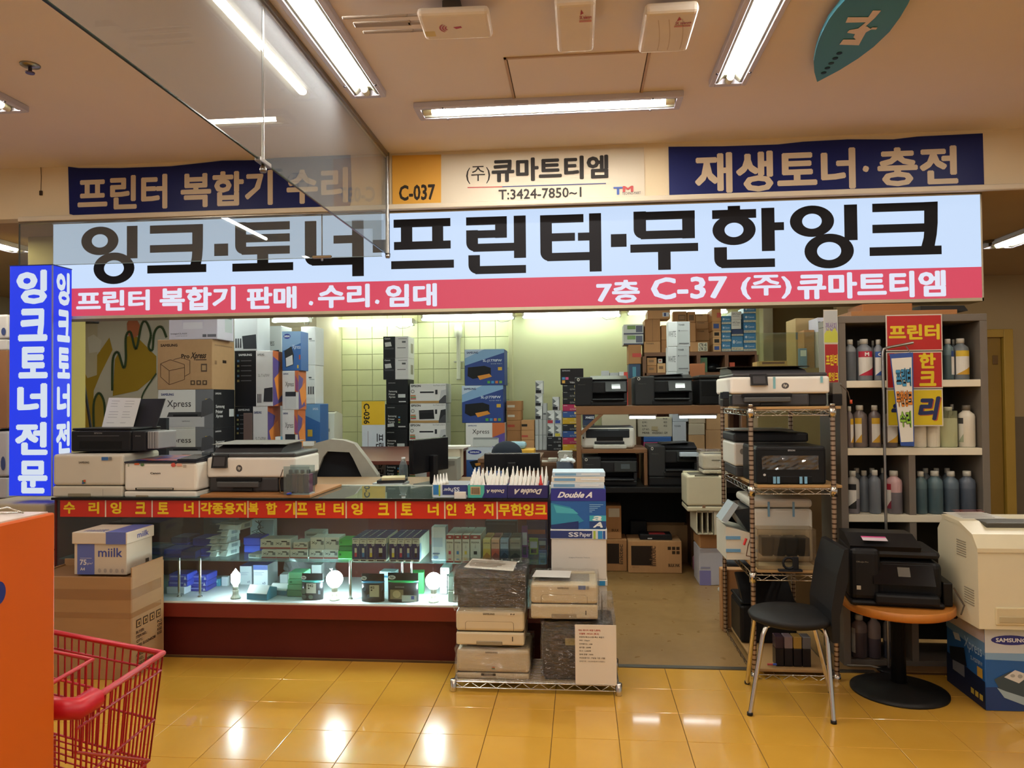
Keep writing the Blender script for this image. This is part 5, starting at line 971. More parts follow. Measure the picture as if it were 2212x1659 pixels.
stack('c5', 8.6, .36, .55, [(1320, 1600, 1176, 'white and blue carton with an oval logo at the foot of the blue pair', '#C6CFDC', [('e', 'F', .06, .07, .44, .20, '#26348A'), ('t', 'F', .12, .11, .38, .16, 'SAMSUNG', '#E0E4EC', {'b': .03}), ('r', 'F', 0, .35, 1, 1, '#2E5494'), ('p', 'F', [(.1, .4), (.4, .34), (.5, .5), (.2, .6)], '#1E2026'), ('p', 'F', [(.25, .45), (.42, .42), (.42, .5), (.28, .52)], '#D08A2E')]), (1320, 1625, 986, 'white Xpress carton with a flame edge under the blue pair', '#DCDCDC', xx2), (1290, 1612, 694, 'lower blue inkjet carton of the pair at the tiled wall', '#1F3E86', sl), (1312, 1620, 412, 'upper blue inkjet carton of the pair at the tiled wall', '#1F3E86', sl)], 'printer_carton', 'carton')
# the leaning yellow and white sign
xc, z0, W, H = fp('c5', 512, 818, 692, 1500, 8.29, None); t = thing('leaning_sign', 'yellow and white shop number board standing on end at the tiled wall', 'sign', (xc, 8.29, z0))
b = B(); b.box(-W/2, W/2, 0, .02, 0, H, M('#C4CCD6', .4), .002); b.done('board', t)
deco(t, W, .02, H, [('r', 'F', 0, 0, 1, .27, '#D8B020'), ('t', 'F', .08, .025, .34, .26, 'C-036', '#26221C', {'b': .03, 'rot': 90}), ('t', 'F', .60, .37, .95, 1.0, '프린터수리/토', '#26262E', {'b': .02, 'rot': 90}), ('r', 'F', .26, .34, .275, 1, '#6A3A4A'), ('t', 'F', .36, .64, .52, 1.0, '(주)큐마트티', '#2A2A32', {'b': .01, 'rot': 90}), ('t', 'F', .02, .60, .16, 1.0, 'T: 3424-785', '#2A2A32', {'b': .015, 'rot': 90})])
# brown cartons right of them
lb = lambda c: [('r', 'F', .06, .42, .55, .66, c)]
stack('c5', 8.75, .28, .55, [(1640, 1752, 1046, 'lowest brown carton with a yellow label beside the blue pair', CARD2, lb('#C8B83A')), (1640, 1752, 966, 'second brown carton with a red label beside the blue pair', CARD2, lb('#A8402A')), (1640, 1752, 892, 'third brown carton with a white label beside the blue pair', CARD2, lb('#C9C0B0')), (1637, 1755, 815, 'topmost brown carton with a white label beside the blue pair', CARD2, lb('#C9C0B0'))], 'carton', 'carton')
zsh = at(*px('e7', 700, 1003), 8.5).z
b = B(); xs0, xs1 = at(*px('e7', 340, 1000), 8.45).x, at(*px('e7', 1010, 1000), 8.45).x; b.box(xs0, xs1, 8.40, 9.2, 0, zsh, M('#5A3A26', .6, 0, .1, 5), .004); tag(b.done('low_cabinet'), 'brown cabinet carrying the toner boxes at the plain back wall', 'cabinet')
stack('e7', 8.62, .25, zsh, [(343, 490, 884, 'lower light brown carton beside the thin white toner boxes', CARD, []), (343, 490, 775, 'light brown carton with a red label beside the thin white toner boxes', CARD, [('r', 'F', .02, .5, .5, .7, '#B84A3A')]), (343, 490, 662, 'upper light brown carton with a black label', CARD, [('r', 'F', .02, .38, .45, .62, '#2A241E')])], 'carton', 'carton')
ton = lambda c: [('p', 'F', [(.04, .1), (.9, .5), (.04, .9)], '#6A6E72'), ('p', 'F', [(.1, .5), (.95, .15), (.95, .7)], '#E2E4E4'), ('r', 'F', .04, .72, .75, .95, c)]
YK = 8.6
zk = stack('e7', YK, .2, zsh, [(497, 537, 828, 'thin white toner box, left of the lower three', '#B4B6B8', []), (497, 537, 655, 'thin white toner box, left of the upper three', '#B4B6B8', [])], 'toner_box', 'box')
stack('e7', YK, .2, zsh, [(541, 580, 828, 'thin white toner box, middle of the lower three', '#B9BBBD', []), (541, 580, 655, 'thin white toner box, middle of the upper three', '#B9BBBD', [])], 'toner_box', 'box')
zk2 = stack('e7', YK, .2, zsh, [(584, 628, 828, 'thin white toner box, right of the lower three', '#B4B6B8', []), (584, 628, 655, 'thin white toner box, right of the upper three', '#B4B6B8', []), (583, 628, 470, 'thin white toner box standing alone above the three', '#B4B6B8', [('r', 'F', .1, .6, .8, .7, '#55585C')])], 'toner_box', 'box')
stack('e7', YK, .2, zk, [(497, 577, 508, 'lowest zigzag-patterned toner box of three', '#C9CBCC', ton('#26262A')), (497, 580, 366, 'middle zigzag-patterned toner box of three', '#C9CBCC', ton('#26262A')), (500, 586, 218, 'top zigzag-patterned toner box of three', '#C9CBCC', ton('#26262A'))], 'toner_box', 'box')
YK = 8.5; bk = [('t', 'F', .06, .12, .32, .24, 'SAMSUNG', '#B9BBBD', {'b': .03}), ('t', 'F', .45, .62, .95, .85, 'CLT-K510S', '#C0C2C4', {'b': .01}), ('r', 'F', .76, .1, .94, .4, '#8A8C90')]
zb_ = stack('e7', YK, .24, zsh, [(633, 795, 927, 'lower black toner box under the zigzag boxes', '#26262A', bk), (633, 795, 850, 'upper black toner box under the zigzag boxes', '#26262A', bk)], 'toner_box', 'box')
z_ = stack('e7', YK, .2, zb_, [(633, 713, 703, 'zigzag toner box with a black stripe in the lower pair', '#CFD1D2', ton('#26262A')), (633, 715, 553, 'zigzag toner box with a red stripe in the upper pair', '#CFD1D2', ton('#A8303A'))], 'toner_box', 'box')
stack('e7', YK, .2, zb_, [(718, 798, 703, 'zigzag toner box with a yellow stripe in the lower pair', '#CFD1D2', ton('#C8B83A')), (718, 798, 553, 'zigzag toner box with a blue stripe in the upper pair', '#CFD1D2', ton('#2E4A9A')), (690, 768, 400, 'single zigzag toner box atop the two pairs', '#CFD1D2', ton('#26262A'))], 'toner_box', 'box')
cl = [('yellow', '#C8A020', 932), ('magenta', '#A82050', 857), ('blue', '#2A4E8E', 782), ('black', '#2A2B30', 707), ('yellow', '#C8A020', 634), ('blue', '#2A4E8E', 562), ('magenta', '#A82050', 484), ('black', '#232327', 412), ('black', '#232327', 337), ('black', '#232327', 262)]
stack('e7', 8.42, .28, zsh, [(805, 968, yt, f'{c} toner box, {("first", "second", "third", "fourth", "fifth", "sixth", "seventh", "eighth", "ninth", "tenth")[i]} from the bottom of the tall colour stack', h, [('t', 'F', .06, .12, .32, .22, 'SAMSUNG', '#D8D4CC', {'b': .03}), ('t', 'F', .5, .6, .95, .82, 'CLT-510S', '#D0CCC4', {'b': .01}), ('r', 'F', .8, .1, .95, .45, '#C8B070')]) for i, (c, h, yt) in enumerate(cl)]+[(780, 1037, 82, 'wide black value pack crowning the tall colour stack of toner', '#221C20', [('t', 'F', .08, .10, .42, .17, 'SAMSUNG', '#C8C8CA', {'b': .03}), ('r', 'F', .07, .54, .20, .70, '#4A8AC0'), ('r', 'F', .22, .54, .35, .70, '#C84A7A'), ('r', 'F', .07, .74, .20, .92, '#D09A3A'), ('t', 'F', .40, .80, .66, .93, 'Value', '#D0D0D2', {'b': .02})])], 'toner_box', 'box')
# stacks of small paper slips before the cabinet
for i, (a, c, d, e) in enumerate([(755, 1010, 910, 1110), (645, 1092, 740, 1225), (565, 1130, 645, 1235)]):
    xc, z0, W, H = fp('e7', a, c, d, e, 7.4); t = thing('paper_stack', ('tall stack of white slips before the colour toner stack', 'middle stack of white slips', 'low stack of white slips beside the monitor')[i], 'paper', (xc, 7.4, .9)); n = 9; hh = z0+H-.9
    for k in range(n): b = B(); dx = random.uniform(-.006, .006); b.box(-W/2+dx, W/2+dx, 0, .15, hh*k/n, hh*(k+.86)/n, M('#C9C6BC', .7), .001, 1); b.done('slip_bundle', t)
table('narrow table carrying paper slips behind the monitor', at(*px('e7', 480, 1200), 7.3).x, at(*px('e7', 950, 1200), 7.3).x, 7.3, 7.9, .898, M('#6A4A34', .6))
# --- things on the office desk behind the counter
def monitor(label, x, y, z, W, H, rz, dark='#141417'):
    t = thing('monitor', label, 'monitor', (x, y, z), rz)
    b = B(); b.box(-W/2, W/2, -.012, .03, .10, .10+H, M(dark, .25), .008); b.done('housing', t); b = B(); b.box(-W/2+.015, W/2-.015, .0305, .032, .12, .085+H, M('#0B0C10', .12)); b.done('screen', t)
    b = B(); b.box(-.03, .03, -.05, -.01, .02, .10+H*.5, M(dark, .4), .006); b.done('stand', t); b = B(); b.box(-.11, .11, -.10, .08, 0, .02, M(dark, .4), .006); b.done('foot', t); return t
q = at(*px('c5', 1035, 1465), 5.3); zt_ = at(*px('c5', 1035, 1110), 5.3).z; monitor('thin black monitor seen nearly edge-on behind the counter', q.x, 5.35, .901, .46, zt_-1.0, math.radians(68))
xc, z0, W, H = fp('c5', 1462, 1225, 1900, 1420, 5.4, 1.0); monitor('black monitor seen from behind, above the ink bottles', xc, 5.42, .901, W, z0+H-1.0, 0)
sbox('grey desk phone box behind the edge-on monitor', 'c5', 1100, 1265, 1250, 1430, .901, .2, '#8A8C84', [('r', 'F', .1, .1, .9, .3, '#6A6C66')], Y=5.62)
sbox('cream letter tray holding papers behind the monitor', 'c5', 1090, 1190, 1275, 1265, .901, .25, '#C9C2AC', [], .05, Y=5.85)
b = B()
for k in range(5): b.box(-.13+.01*k, .12+.012*k, .0, .19, .004*k, .004*k+.0035, M('#D8D6CE', .7))
q = at(*px('c5', 1190, 1200), 5.85); tag(b.done('loose_papers', None, (q.x, 5.84, at(*px('c5', 1180, 1190), 5.85).z+.001), .1), 'loose white papers on the cream letter tray', 'paper', None, 'stuff')
xc, z0, W, H = fp('c5', 690, 1400, 975, 1475, 5.2, .901)
for k in range(4):
    b = B(); b.box(-W*(.5-.06*k), W*(.45-.05*k), 0, .16, 0, .018, M(('#D6D2C6', '#B8C4C8', '#2E3034', '#C8B890')[k], .6), .002); tag(b.done('document_pile', None, (xc-.12+.02*k, 5.17, .901+.019*k), .15*(k-1.5)), ('white folder at the bottom of the desk papers', 'bluish folder second in the desk papers', 'black notebook third in the desk papers', 'tan envelope on top of the desk papers')[k], 'paper')
q = at(*px('c5', 910, 1380), 5.3); t = thing('water_bottle', 'clear plastic water bottle on the desk beside the monitor', 'bottle', (q.x-.10, 5.42, .901))
b = B(); b.lathe([(.032, 0), (.034, .01), (.034, .12), (.03, .14), (.014, .18)], GLASS('pet', '#DDE8EE', 2.0, .2, 1.5, '#A8B8C0'), n=14); b.done('body', t); b = B(); b.lathe([(.015, .18), (.015, .2)], M('#D8DCE0', .4), n=12); b.done('cap', t)
q = at(*px('c5', 1700, 1200), 6.6); t = thing('hanging_bag', 'pale blue and yellow packet lying behind the rear monitor', 'packet', (q.x, 6.55, 1.03))
b = B(); b.box(-.16, .18, 0, .2, 0, .05, M('#D0A030', .5), .01); b.done('yellow_layer', t); b = B(); b.box(-.14, .10, .02, .2, .05, .11, M('#8AB0C0', .4), .025); b.done('blue_layer', t)
q = at(*px('c5', 1640, 1215), 6.3); bm = bmesh.new(); bmesh.ops.create_icosphere(bm, subdivisions=3, radius=.12)
for v in bm.verts: v.co.z = max(v.co.z, -.03)*.9; v.co.x *= 1.1
b = B(); b.bm(bm, M('#1E2430', .8), True); bm.free(); tag(b.done('cloth_cap', None, (q.x, 6.3, 1.06)), 'dark cloth cap lying behind the rear monitor', 'cap')
table('side desk holding the cap and packet', at(*px('c5', 1420, 1240), 6.2).x, at(*px('c5', 1900, 1240), 6.2).x, 6.15, 6.85, 1.03, M('#6A4A34', .6))
# bin with white bags
xc, z0, W, H = fp('e7', 733, 1110, 925, 1230, 5.6); t = thing('waste_bin', 'dark blue bin with white bags and a tool handle', 'bin', (xc, 5.6, 0))
b = B(); b.lathe([(W*.38, 0), (W*.5, z0+H*.8), (W*.48, z0+H*.8)], M('#1E2436', .5), 0, W*.5, 18); b.done('body', t)
bm = bmesh.new(); bmesh.ops.create_icosphere(bm, subdivisions=3, radius=W*.44); r = random.Random(2)
for v in bm.verts: v.co *= r.uniform(.85, 1.12)
b = B(); b.bm(bm, M('#C8D0D6', .4)); bm.free(); o = b.done('bag', t, (.02, W*.5, z0+H*.85)); o.scale = (1, 1, .5)
b = B(); b.tube([(-.02, W*.4, z0+H*.5), (.01, W*.4, z0+H*1.45)], .012, M('#D8D8D4', .5), 8); b.done('handle', t)

# ================================================================== work bench with printers
YW = 6.6; zt1 = at(*px('c6', 800, 852), YW).z; zm = at(*px('c6', 530, 1192), YW).z; zd = at(*px('c6', 800, 1480), YW-.05).z
wx0, wx1 = at(*px('c6', 232, 870), YW).x, at(*px('c6', 1560, 870), YW).x
t = thing('work_bench', 'wooden two-tier work bench with a black desk, lined with printers', 'bench', ((wx0+wx1)/2, YW, 0)); hw = (wx1-wx0)/2; BW = M('#7A5232', .55, 0, .14, 8)
b = B(); b.box(-hw, hw, 0, .62, zt1-.075, zt1, BW, .004); b.done('top_shelf', t)
for sx in (-hw, hw-.042):
    for yy in (0, .55): b = B(); b.box(sx, sx+.042, yy, yy+.06, zd, zt1-.075, BW, .004); b.done('post', t)
b = B(); b.prism([(-hw+.042, zt1-.22), (-hw+.042, zt1-.26), (-hw+.24, zt1-.075), (-hw+.20, zt1-.075)], .0, .03, BW, 'y'); b.done('brace', t)
xm1 = at(*px('c6', 790, 1192), YW).x-(wx0+wx1)/2
b = B(); b.box(-hw+.042, xm1, .02, .6, zm-.035, zm, BW, .003); b.done('middle_shelf', t)
b = B(); b.box(xm1-.03, xm1, .02, .6, zd, zm-.035, BW, .003); b.done('shelf_support', t)
b = B(); b.box(-hw-.05, hw, -.12, .64, zd-.05, zd, M('#121214', .35), .006); b.done('desk_top', t)
b = B(); b.box(-hw-.05, -hw-.0, -.1, .62, 0, zd-.05, M('#161618', .5)); b.done('desk_side', t); b = B(); b.box(-hw, hw, .60, .63, 0, zd-.05, M('#141416', .6)); b.done('back_board', t); b = B(); b.box(hw-.04, hw, -.1, .6, 0, zd-.05, M('#161618', .5)); b.done('desk_side', t)
for k, (a, c) in enumerate(((640, 858), (1030, 1330))):
    A = at(*px('c6', a, 893), YW+.2).x; E_ = at(*px('c6', c, 893), YW+.2).x; s = thing('strip_light', ('short strip light under the bench shelf, nearer the bench post', 'longer strip light under the bench shelf, nearer the wire rack')[k], 'light', ((A+E_)/2, YW+.2, zt1-.076))
    b = B(); b.box(-(E_-A)/2, (E_-A)/2, -.02, .02, -.02, 0, M('#D8DCDC', .4)); b.done('housing', s); b = B(); b.tube([(-(E_-A)/2+.01, 0, -.03), ((E_-A)/2-.01, 0, -.03)], .012, EM('#F4FAFF', TUBE_SHOP*.6), 8); b.done('tube', s)
zt1 += .001; zm += .001; zd += .001
xc, z0, W, H = fp('c6', 222, 612, 635, 850, YW+.02, zt1); black_mfp('black inkjet at the left end of the upper bench shelf', xc, YW+.02, zt1, W, .45, H, bodyc='#1D1D20', tray_up=False)
xc, z0, W, H = fp('c6', 690, 594, 1145, 846, YW+.02, zt1); black_mfp('grey black inkjet in the middle of the upper bench shelf', xc, YW+.02, zt1, W, .45, H*.96); zpt = zt1+H*.98
xc, z0, W, H = fp('c6', 1192, 612, 1420, 850, YW+.02, zt1); t = thing('black_printer', 'boxy black printer with a pale label, right on the upper bench shelf', 'printer', (xc, YW+.02, zt1))
parts(t, W, .42, H, [('body', '#151517', 0, 1, 0, 1, 0, .86, .014), ('lid', '#2A2624', -.02, 1, -.02, 1, .87, 1, .014), ('front_recess', '#08080A', .1, .95, -.006, .05, .3, .8, .002)]); deco(t, W, .42, H, [('r', 'F', .17, .40, .5, .48, '#B9B890')])
tn = [('r', 'F', .42, 0, 1, 1, '#A8ACAE'), ('t', 'F', .48, .10, .76, .17, 'TONER', '#55585C', {'b': .03}), ('t', 'F', .02, .38, .36, .62, 'WHITE', '#6A6E72', {'b': .01}), ('e', 'F', .48, .35, .54, .39, '#55585C'), ('r', 'F', .56, .36, .9, .38, '#8A8C90'), ('r', 'F', .5, .86, .95, .9, '#6A6C70')]
xcw = at(*px('c6', 1030, 500), YW+.2).x; zq = zt1
stack('c6', YW+.475, .14, zq, [(945, 1110, 587, 'lowest white toner carton on the middle bench printer', '#C6CACC', tn[:2]), (945, 1113, 391, 'middle white toner carton of the upright stack', '#C9CCCE', tn), (948, 1118, 196, 'topmost white toner carton of the upright stack', '#CDD0D2', tn)], 'toner_carton', 'carton')
# white and black office jet on the middle shelf
xc, z0, W, H = fp('c6', 276, 1018, 690, 1194, YW+.065, zm); t = thing('inkjet_printer', 'white and glossy black inkjet on the middle bench shelf', 'printer', (xc, YW+.065, zm))
parts(t, W, .42, H, [('body', '#CFCCC4', 0, 1, 0, 1, 0, .97, .03, 3), ('black_front', '#1E2228', .05, .93, -.006, .2, .42, .93, .02), ('scanner_lid', '#3A3D42', .02, .98, .05, 1, .95, 1.0, .01), ('paper_tray', '#BEBBB2', .22, .84, -.10, .4, 0, .20, .01), ('output_tray', '#2A2B2F', .24, .80, -.07, .3, .22, .34, .006), ('output_slot', '#08090B', .28, .78, -.009, .05, .36, .56, .002)])
deco(t, W, .42, H, [('r', 'F', .50, .14, .70, .35, '#55606A'), ('r', 'F', .53, .18, .62, .32, '#9AA8B0'), ('r', 'F', .35, .88, .7, .93, '#6A685E'), ('r', 'F', .02, .45, .045, .55, '#2A2A2A')])
xc, z0, W, H = fp('c6', 282, 1212, 712, 1482, YW-.02, zd); black_mfp('black inkjet on the desk under the white and black one', xc, YW-.02, zd, W, .45, min(H, zm-zd-.05), tray_up=False)
xc, z0, W, H = fp('c6', 800, 1140, 1180, 1405, YW-.02, None); t = black_mfp('dark grey inkjet on a black cassette at the right of the desk', xc, YW-.02, z0, W, .45, H*.97)
b = B(); b.box(-W/2, W/2, 0, .45, zd-z0, -.001, M('#17171A', .4), .01); b.done('lower_cassette', t)
b = B(); b.box(.12*W, .5*W, -.06, .02, H*.60, H*.72, M('#B8C4D2', .15), .004); b.done('glossy_panel', t)
# cartons on the rear table behind the bench
zr_ = 1.0; table('rear table behind the work bench', wx0+.02, wx1+.1, 7.5, 8.25, zr_, M('#8A7050', .6))
sbox('cream carton behind the white and black inkjet', 'c6', 440, 912, 700, 1200, zr_, .3, '#D6CBB0', [], Y=7.55)
xc, z0, W, H = fp('c6', 710, 945, 978, 1200, 7.55, zr_); hh = H*.50
stack('c6', 7.55, .35, zr_, [(760, 978, 1135, 'magenta flat box under the lettered cream carton', '#A83A6A', []), (760, 975, 1095, 'blue flat box under the lettered cream carton', '#3A6AB0', []), (712, 980, 945, 'cream export carton with quantity and weight lettering', '#D3C9B0', [('t', 'F', .13, .02, .28, .10, 'QTY:', '#4A443A', {'b': .02}), ('t', 'F', .13, .19, .28, .29, 'G.W.:', '#4A443A', {'b': .02}), ('t', 'F', .13, .38, .28, .48, 'N.W.:', '#4A443A', {'b': .02}), ('t', 'F', .13, .56, .35, .66, 'C/T NO.:', '#4A443A', {'b': .02}), ('t', 'F', .13, .74, .34, .84, 'MEAS:', '#4A443A', {'b': .02}), ('t', 'F', .42, .74, .72, .84, '47X32X26.5', '#4A443A', {'b': .02}), ('t', 'F', .74, .02, .86, .10, 'PCS', '#4A443A', {'b': .02}), ('t', 'F', .76, .19, .85, .29, 'KG', '#4A443A', {'b': .02}), ('t', 'F', .76, .38, .85, .48, 'KG', '#4A443A', {'b': .02}), ('t', 'F', .76, .74, .86, .84, 'CM', '#4A443A', {'b': .02}), ('r', 'F', .40, .46, .58, .66, '#C0AE84')], {'dy': .02})], 'carton', 'carton')
stack('c6', 7.55, .3, zr_, [(985, 1090, 978, 'lower white toner carton behind the bench, beside the export carton', '#D0D6DC', [('t', 'F', .1, .12, .6, .18, 'TONER', '#55606A', {'b': .02})]), (985, 1105, 890, 'upper white toner carton behind the bench, beside the export carton', '#C6CED6', [])], 'toner_carton', 'carton')
stack('c6', 7.55, .4, zr_, [(1110, 1235, 1080, 'lower tan carton behind the bench near the wire rack', CARD3, []), (1110, 1235, 990, 'pale tan carton in the middle behind the bench', M('#D0C0A4', .7), []), (1110, 1238, 900, 'upper pale carton behind the bench near the wire rack', M('#CDBDA0', .7), [])], 'carton', 'carton')
stack('c6', 7.6, .4, zr_, [(1242, 1440, 1040, 'lower brown carton behind the wire rack post', CARD3, []), (1245, 1440, 892, 'upper brown carton behind the wire rack post', CARD3, [])], 'carton', 'carton')
stack('e7', 7.9, .25, zr_, [(1030, 1160, 660, 'dark box with M406S lettering at the bench corner', '#22304E', [('t', 'F', .12, .55, .9, .85, 'M406S', '#D0D4DC', {'b': .03})]), (1030, 1165, 575, 'dark box with M405S lettering at the bench corner', '#26263A', [('t', 'F', .25, .5, .95, .85, 'M405S', '#D0D4DC', {'b': .03})])], 'toner_box', 'box')

# ================================================================== brown cubby shelf at the back right, cartons on top
YQ = 8.3; qx0, qx1 = at(*px('c6', 765, 450), YQ).x, at(*px('c6', 1640, 450), YQ).x; qz1 = at(*px('c6', 1200, 433), YQ).z; qz0 = 0
t = thing('cubby_shelf', 'brown wooden pigeonhole shelf at the back right of the shop', 'shelf', ((qx0+qx1)/2, YQ, 0)); hw = (qx1-qx0)/2; SW = M('#6E4A30', .55, 0, .12, 7)
b = B(); b.box(-hw, hw, 0, .4, qz1-.04, qz1, SW); b.done('top_board', t); b = B(); b.box(-hw, hw, .38, .4, 0, qz1-.04, M('#4A2A1E', .7)); b.done('back_board', t)
zq1 = at(*px('c6', 1200, 592), YQ).z; b = B(); b.box(-hw, hw, 0, .38, zq1-.03, zq1, SW); b.done('shelf_board', t); b = B(); b.box(-hw, hw, 0, .38, .6, .63, SW); b.done('shelf_board', t)
for f in (0, .24, .485, .735, 1): b = B(); b.box(-hw+2*hw*f-.02, -hw+2*hw*f+.02, 0, .38, 0, qz1-.04, SW); b.done('divider', t)
zq1 += .001; qz1 += .001
T5 = [('t', 'F', .1, .12, .6, .25, 'TONER', '#5A4630', {'b': .02})]
def on(items, base, Y=YQ+.03, D=.3): stack('c6', Y, D, base, items, 'carton', 'carton')
wg = [('r', 'F', .18, .12, .6, .5, '#7A9A5A'), ('r', 'F', .62, .15, .95, .8, '#5A5C70'), ('r', 'F', 0, .88, 1, 1, '#3A3A5A')]
b = B(); bx0, bx1 = at(*px('c6', 600, 480), YQ).x, qx0-.025; zbb = at(*px('c6', 690, 525), YQ).z; b.box(bx0, bx1, YQ, YQ+.35, 0, zbb-.16, SW); tag(b.done('side_cabinet'), 'narrow brown cabinet left of the pigeonhole shelf', 'cabinet')
on([(645, 735, 527, 'blue and brown box below the red-labelled carton', '#2E4460', [('r', 'F', .3, .2, .6, .9, '#4A8AA0')]), (640, 740, 376, 'brown carton with a red label left of the pigeonholes', CARD2, [('r', 'F', .3, .45, 1, .65, '#B83A30')]), (603, 757, 296, 'lower white and green toner carton at the corner', '#C9CCC8', wg), (603, 757, 218, 'upper white and green toner carton at the corner', '#CDD0CC', wg)], zbb-.159)
on([(762, 890, 352, 'brown carton with small print on the left of the pigeonholes top', CARD, T5), (768, 888, 178, 'tall split brown carton under the tilted one', CARD2, [('r', 'F', .48, 0, .5, 1, '#6A4A30')]), (790, 965, 105, 'tilted brown carton with a blue and white label', CARD, [('r', 'F', .66, .3, .95, .75, '#C8CCD4'), ('r', 'F', .72, .35, .82, .7, '#2E3E7A')], {'D': .28})], qz1)
on([(895, 960, 340, 'brown carton half hidden behind the white toner stack', CARD2, []), (895, 960, 225, 'upper brown carton half hidden behind the white toner stack', CARD, [])], qz1, YQ+.06)
on([(1118, 1258, 355, 'brown carton marked CTK 45 and LTK 22', CARD, [('r', 'F', .46, .08, .98, .95, '#D0CAB4'), ('t', 'F', .52, .15, .94, .48, 'CTK 45', '#26221C', {'b': .03}), ('t', 'F', .52, .56, .94, .88, 'LTK 22', '#26221C', {'b': .03})]), (1120, 1165, 205, 'narrow brown carton above the marked one', CARD2, [])], qz1, YQ-.0, .25)
on([(1166, 1276, 345, 'brown carton at the foot behind the marked carton', CARD2, T5), (1166, 1276, 256, 'brown carton second in the column behind the marked one', CARD, T5), (1166, 1276, 195, 'brown carton third in the column behind the marked one', CARD, T5), (1166, 1258, 138, 'topmost brown carton in the column behind the marked one', CARD3, T5)], qz1, YQ+.27, .12)
zz = at(*px('c6', 1040, 205), YQ+.3).z
on([(985, 1095, 205, 'carton hidden behind the white toner stack', CARD2, []), (985, 1095, 118, 'brown carton with a framed print, left of the top pair', CARD, [('r', 'F', .4, .3, .9, .8, '#7A5A3A'), ('r', 'F', .45, .38, .85, .72, '#A98058')])], qz1, YQ+.3, .1)
on([(1099, 1163, 205, 'carton behind the narrow brown one', CARD2, []), (1099, 1163, 118, 'brown carton with a framed print, right of the top pair', CARD, [('r', 'F', .2, .3, .8, .8, '#7A5A3A')])], qz1, YQ+.28, .1)
lb2 = lambda c: [('r', 'F', .15, .25, .75, .75, c)]
on([(1300, 1363, 375, 'carton with a blue label at the foot of the slim column', CARD3, lb2('#2E4A8A')), (1300, 1363, 320, 'carton with a black label low in the slim column', CARD3, lb2('#2A241E')), (1300, 1362, 268, 'carton with a black label higher in the slim column', CARD3, lb2('#2A241E')), (1292, 1362, 195, 'carton with a wide blue label in the slim column', CARD, lb2('#2E4A8A')), (1290, 1362, 100, 'orange brown carton with a red label topping the slim column', M('#C8925A', .7), [('r', 'F', .55, .3, 1, .7, '#C04A3A')])], qz1)
bt = [('r', 'F', 0, .72, 1, .95, '#C9C4A8'), ('t', 'F', .06, .77, .8, .9, 'NPG-28 Toner', '#3A4A5A', {'b': .01}), ('e', 'F', .1, .25, .3, .5, '#C8D8E0'), ('t', 'F', .35, .28, .85, .48, 'Canon', '#C8D8E0', {'b': .02})]
wt_ = [('t', 'F', .1, .2, .9, .4, 'NPG Toner', '#3A3A40', {'b': .01}), ('r', 'F', .1, .55, .8, .6, '#8A8C90')]
lv = lambda i: ('first', 'second', 'third', 'fourth', 'fifth')[i]
on([(1367, 1440, yt, f'blue toner carton, {lv(i)} from the bottom of the left blue column', '#3A7CA8', bt) for i, yt in enumerate((355, 285, 220, 152))], qz1)
on([(1443, 1535, 310, 'wide blue toner carton at the foot of the middle blue column', '#3A7CA8', bt), (1445, 1535, 255, 'navy toner carton in the middle blue column', '#22355A', bt[:2]), (1443, 1518, 182, 'lower white toner carton on the middle blue column', '#D9D8CE', wt_), (1443, 1520, 118, 'upper white toner carton on the middle blue column', '#DDDCD4', wt_)], qz1)
on([(1538, 1634, yt, f'blue toner carton, {lv(i)} from the bottom of the right blue column', '#3578A6', bt) for i, yt in enumerate((365, 288, 205, 135, 83))], qz1)
for i, (a, c, d, e, col, lab) in enumerate([(785, 860, 478, 526, CARD, 'upper tan carton in the left pigeonhole'), (872, 905, 487, 520, '#C9C0B4', 'small white box in the left pigeonhole'), (785, 860, 540, 590, CARD2, 'lower tan carton in the left pigeonhole'), (865, 930, 522, 590, CARD3, 'carton with an oval mark in the left pigeonhole'), (1200, 1255, 478, 590, '#4A6A4A', 'green carton in the third pigeonhole')]):
    zb__ = zq1 if e > 530 else zq1+.002+fp('c6', 785, 540 if i == 0 else 522, 860, 590, YQ+.04, zq1)[3]
    sbox(lab, 'c6', a, d, c, e, zb__ if i != 1 else zb__, .2, col, [('r', 'F', .2, .3, .7, .6, '#A8402A' if i == 1 else '#7A5A3A')], Y=YQ+.04)
q = at(*px('c6', 1345, 590), YQ+.1); bm = bmesh.new(); bmesh.ops.create_icosphere(bm, subdivisions=3, radius=.050); r = random.Random(9)
for v in bm.verts: v.co = Vector((v.co.x*1.7, v.co.y*.7, max(-.045, v.co.z)))*r.uniform(.94, 1.05)
b = B(); b.bm(bm, M('#17171A', .25), True); bm.free(); tag(b.done('black_bag', None, (q.x-.053, YQ+.17, zq1+.050)), 'shiny black bag stuffed in the pigeonhole', 'bag')
sbox('orange carton beside the black bag in the pigeonholes', 'c6', 1428, 515, 1470, 590, zq1, .15, '#B0482A', [], Y=YQ+.02)
sbox('tall brown carton behind the boxy black printer', 'c6', 1118, 525, 1238, 720, zt1, .14, M('#A0603A', .7), [], Y=7.07)
for i, (a, c, d, e, col) in enumerate([(650, 535, 700, 600, '#2E4A6A'), (720, 528, 765, 600, '#A8825A')]): pass
for i, (a, c, d, e, col) in enumerate([(430, 580, 490, 625, '#A8AAAC'), (495, 595, 562, 650, '#9EA0A2'), (568, 588, 605, 690, '#C0C2C2'), (605, 590, 635, 690, '#B83A30')]):
    sbox(('small grey toner box peeping over the left bench printer', 'second grey toner box peeping over the left bench printer', 'white toner box peeping beside a red one', 'red toner box peeping over the left bench printer')[i], 'c6', a, c, d, e, zr_, .15, col, [('p', 'F', [(.1, .2), (.9, .1), (.5, .25)], '#6A6C70')], Y=7.95)

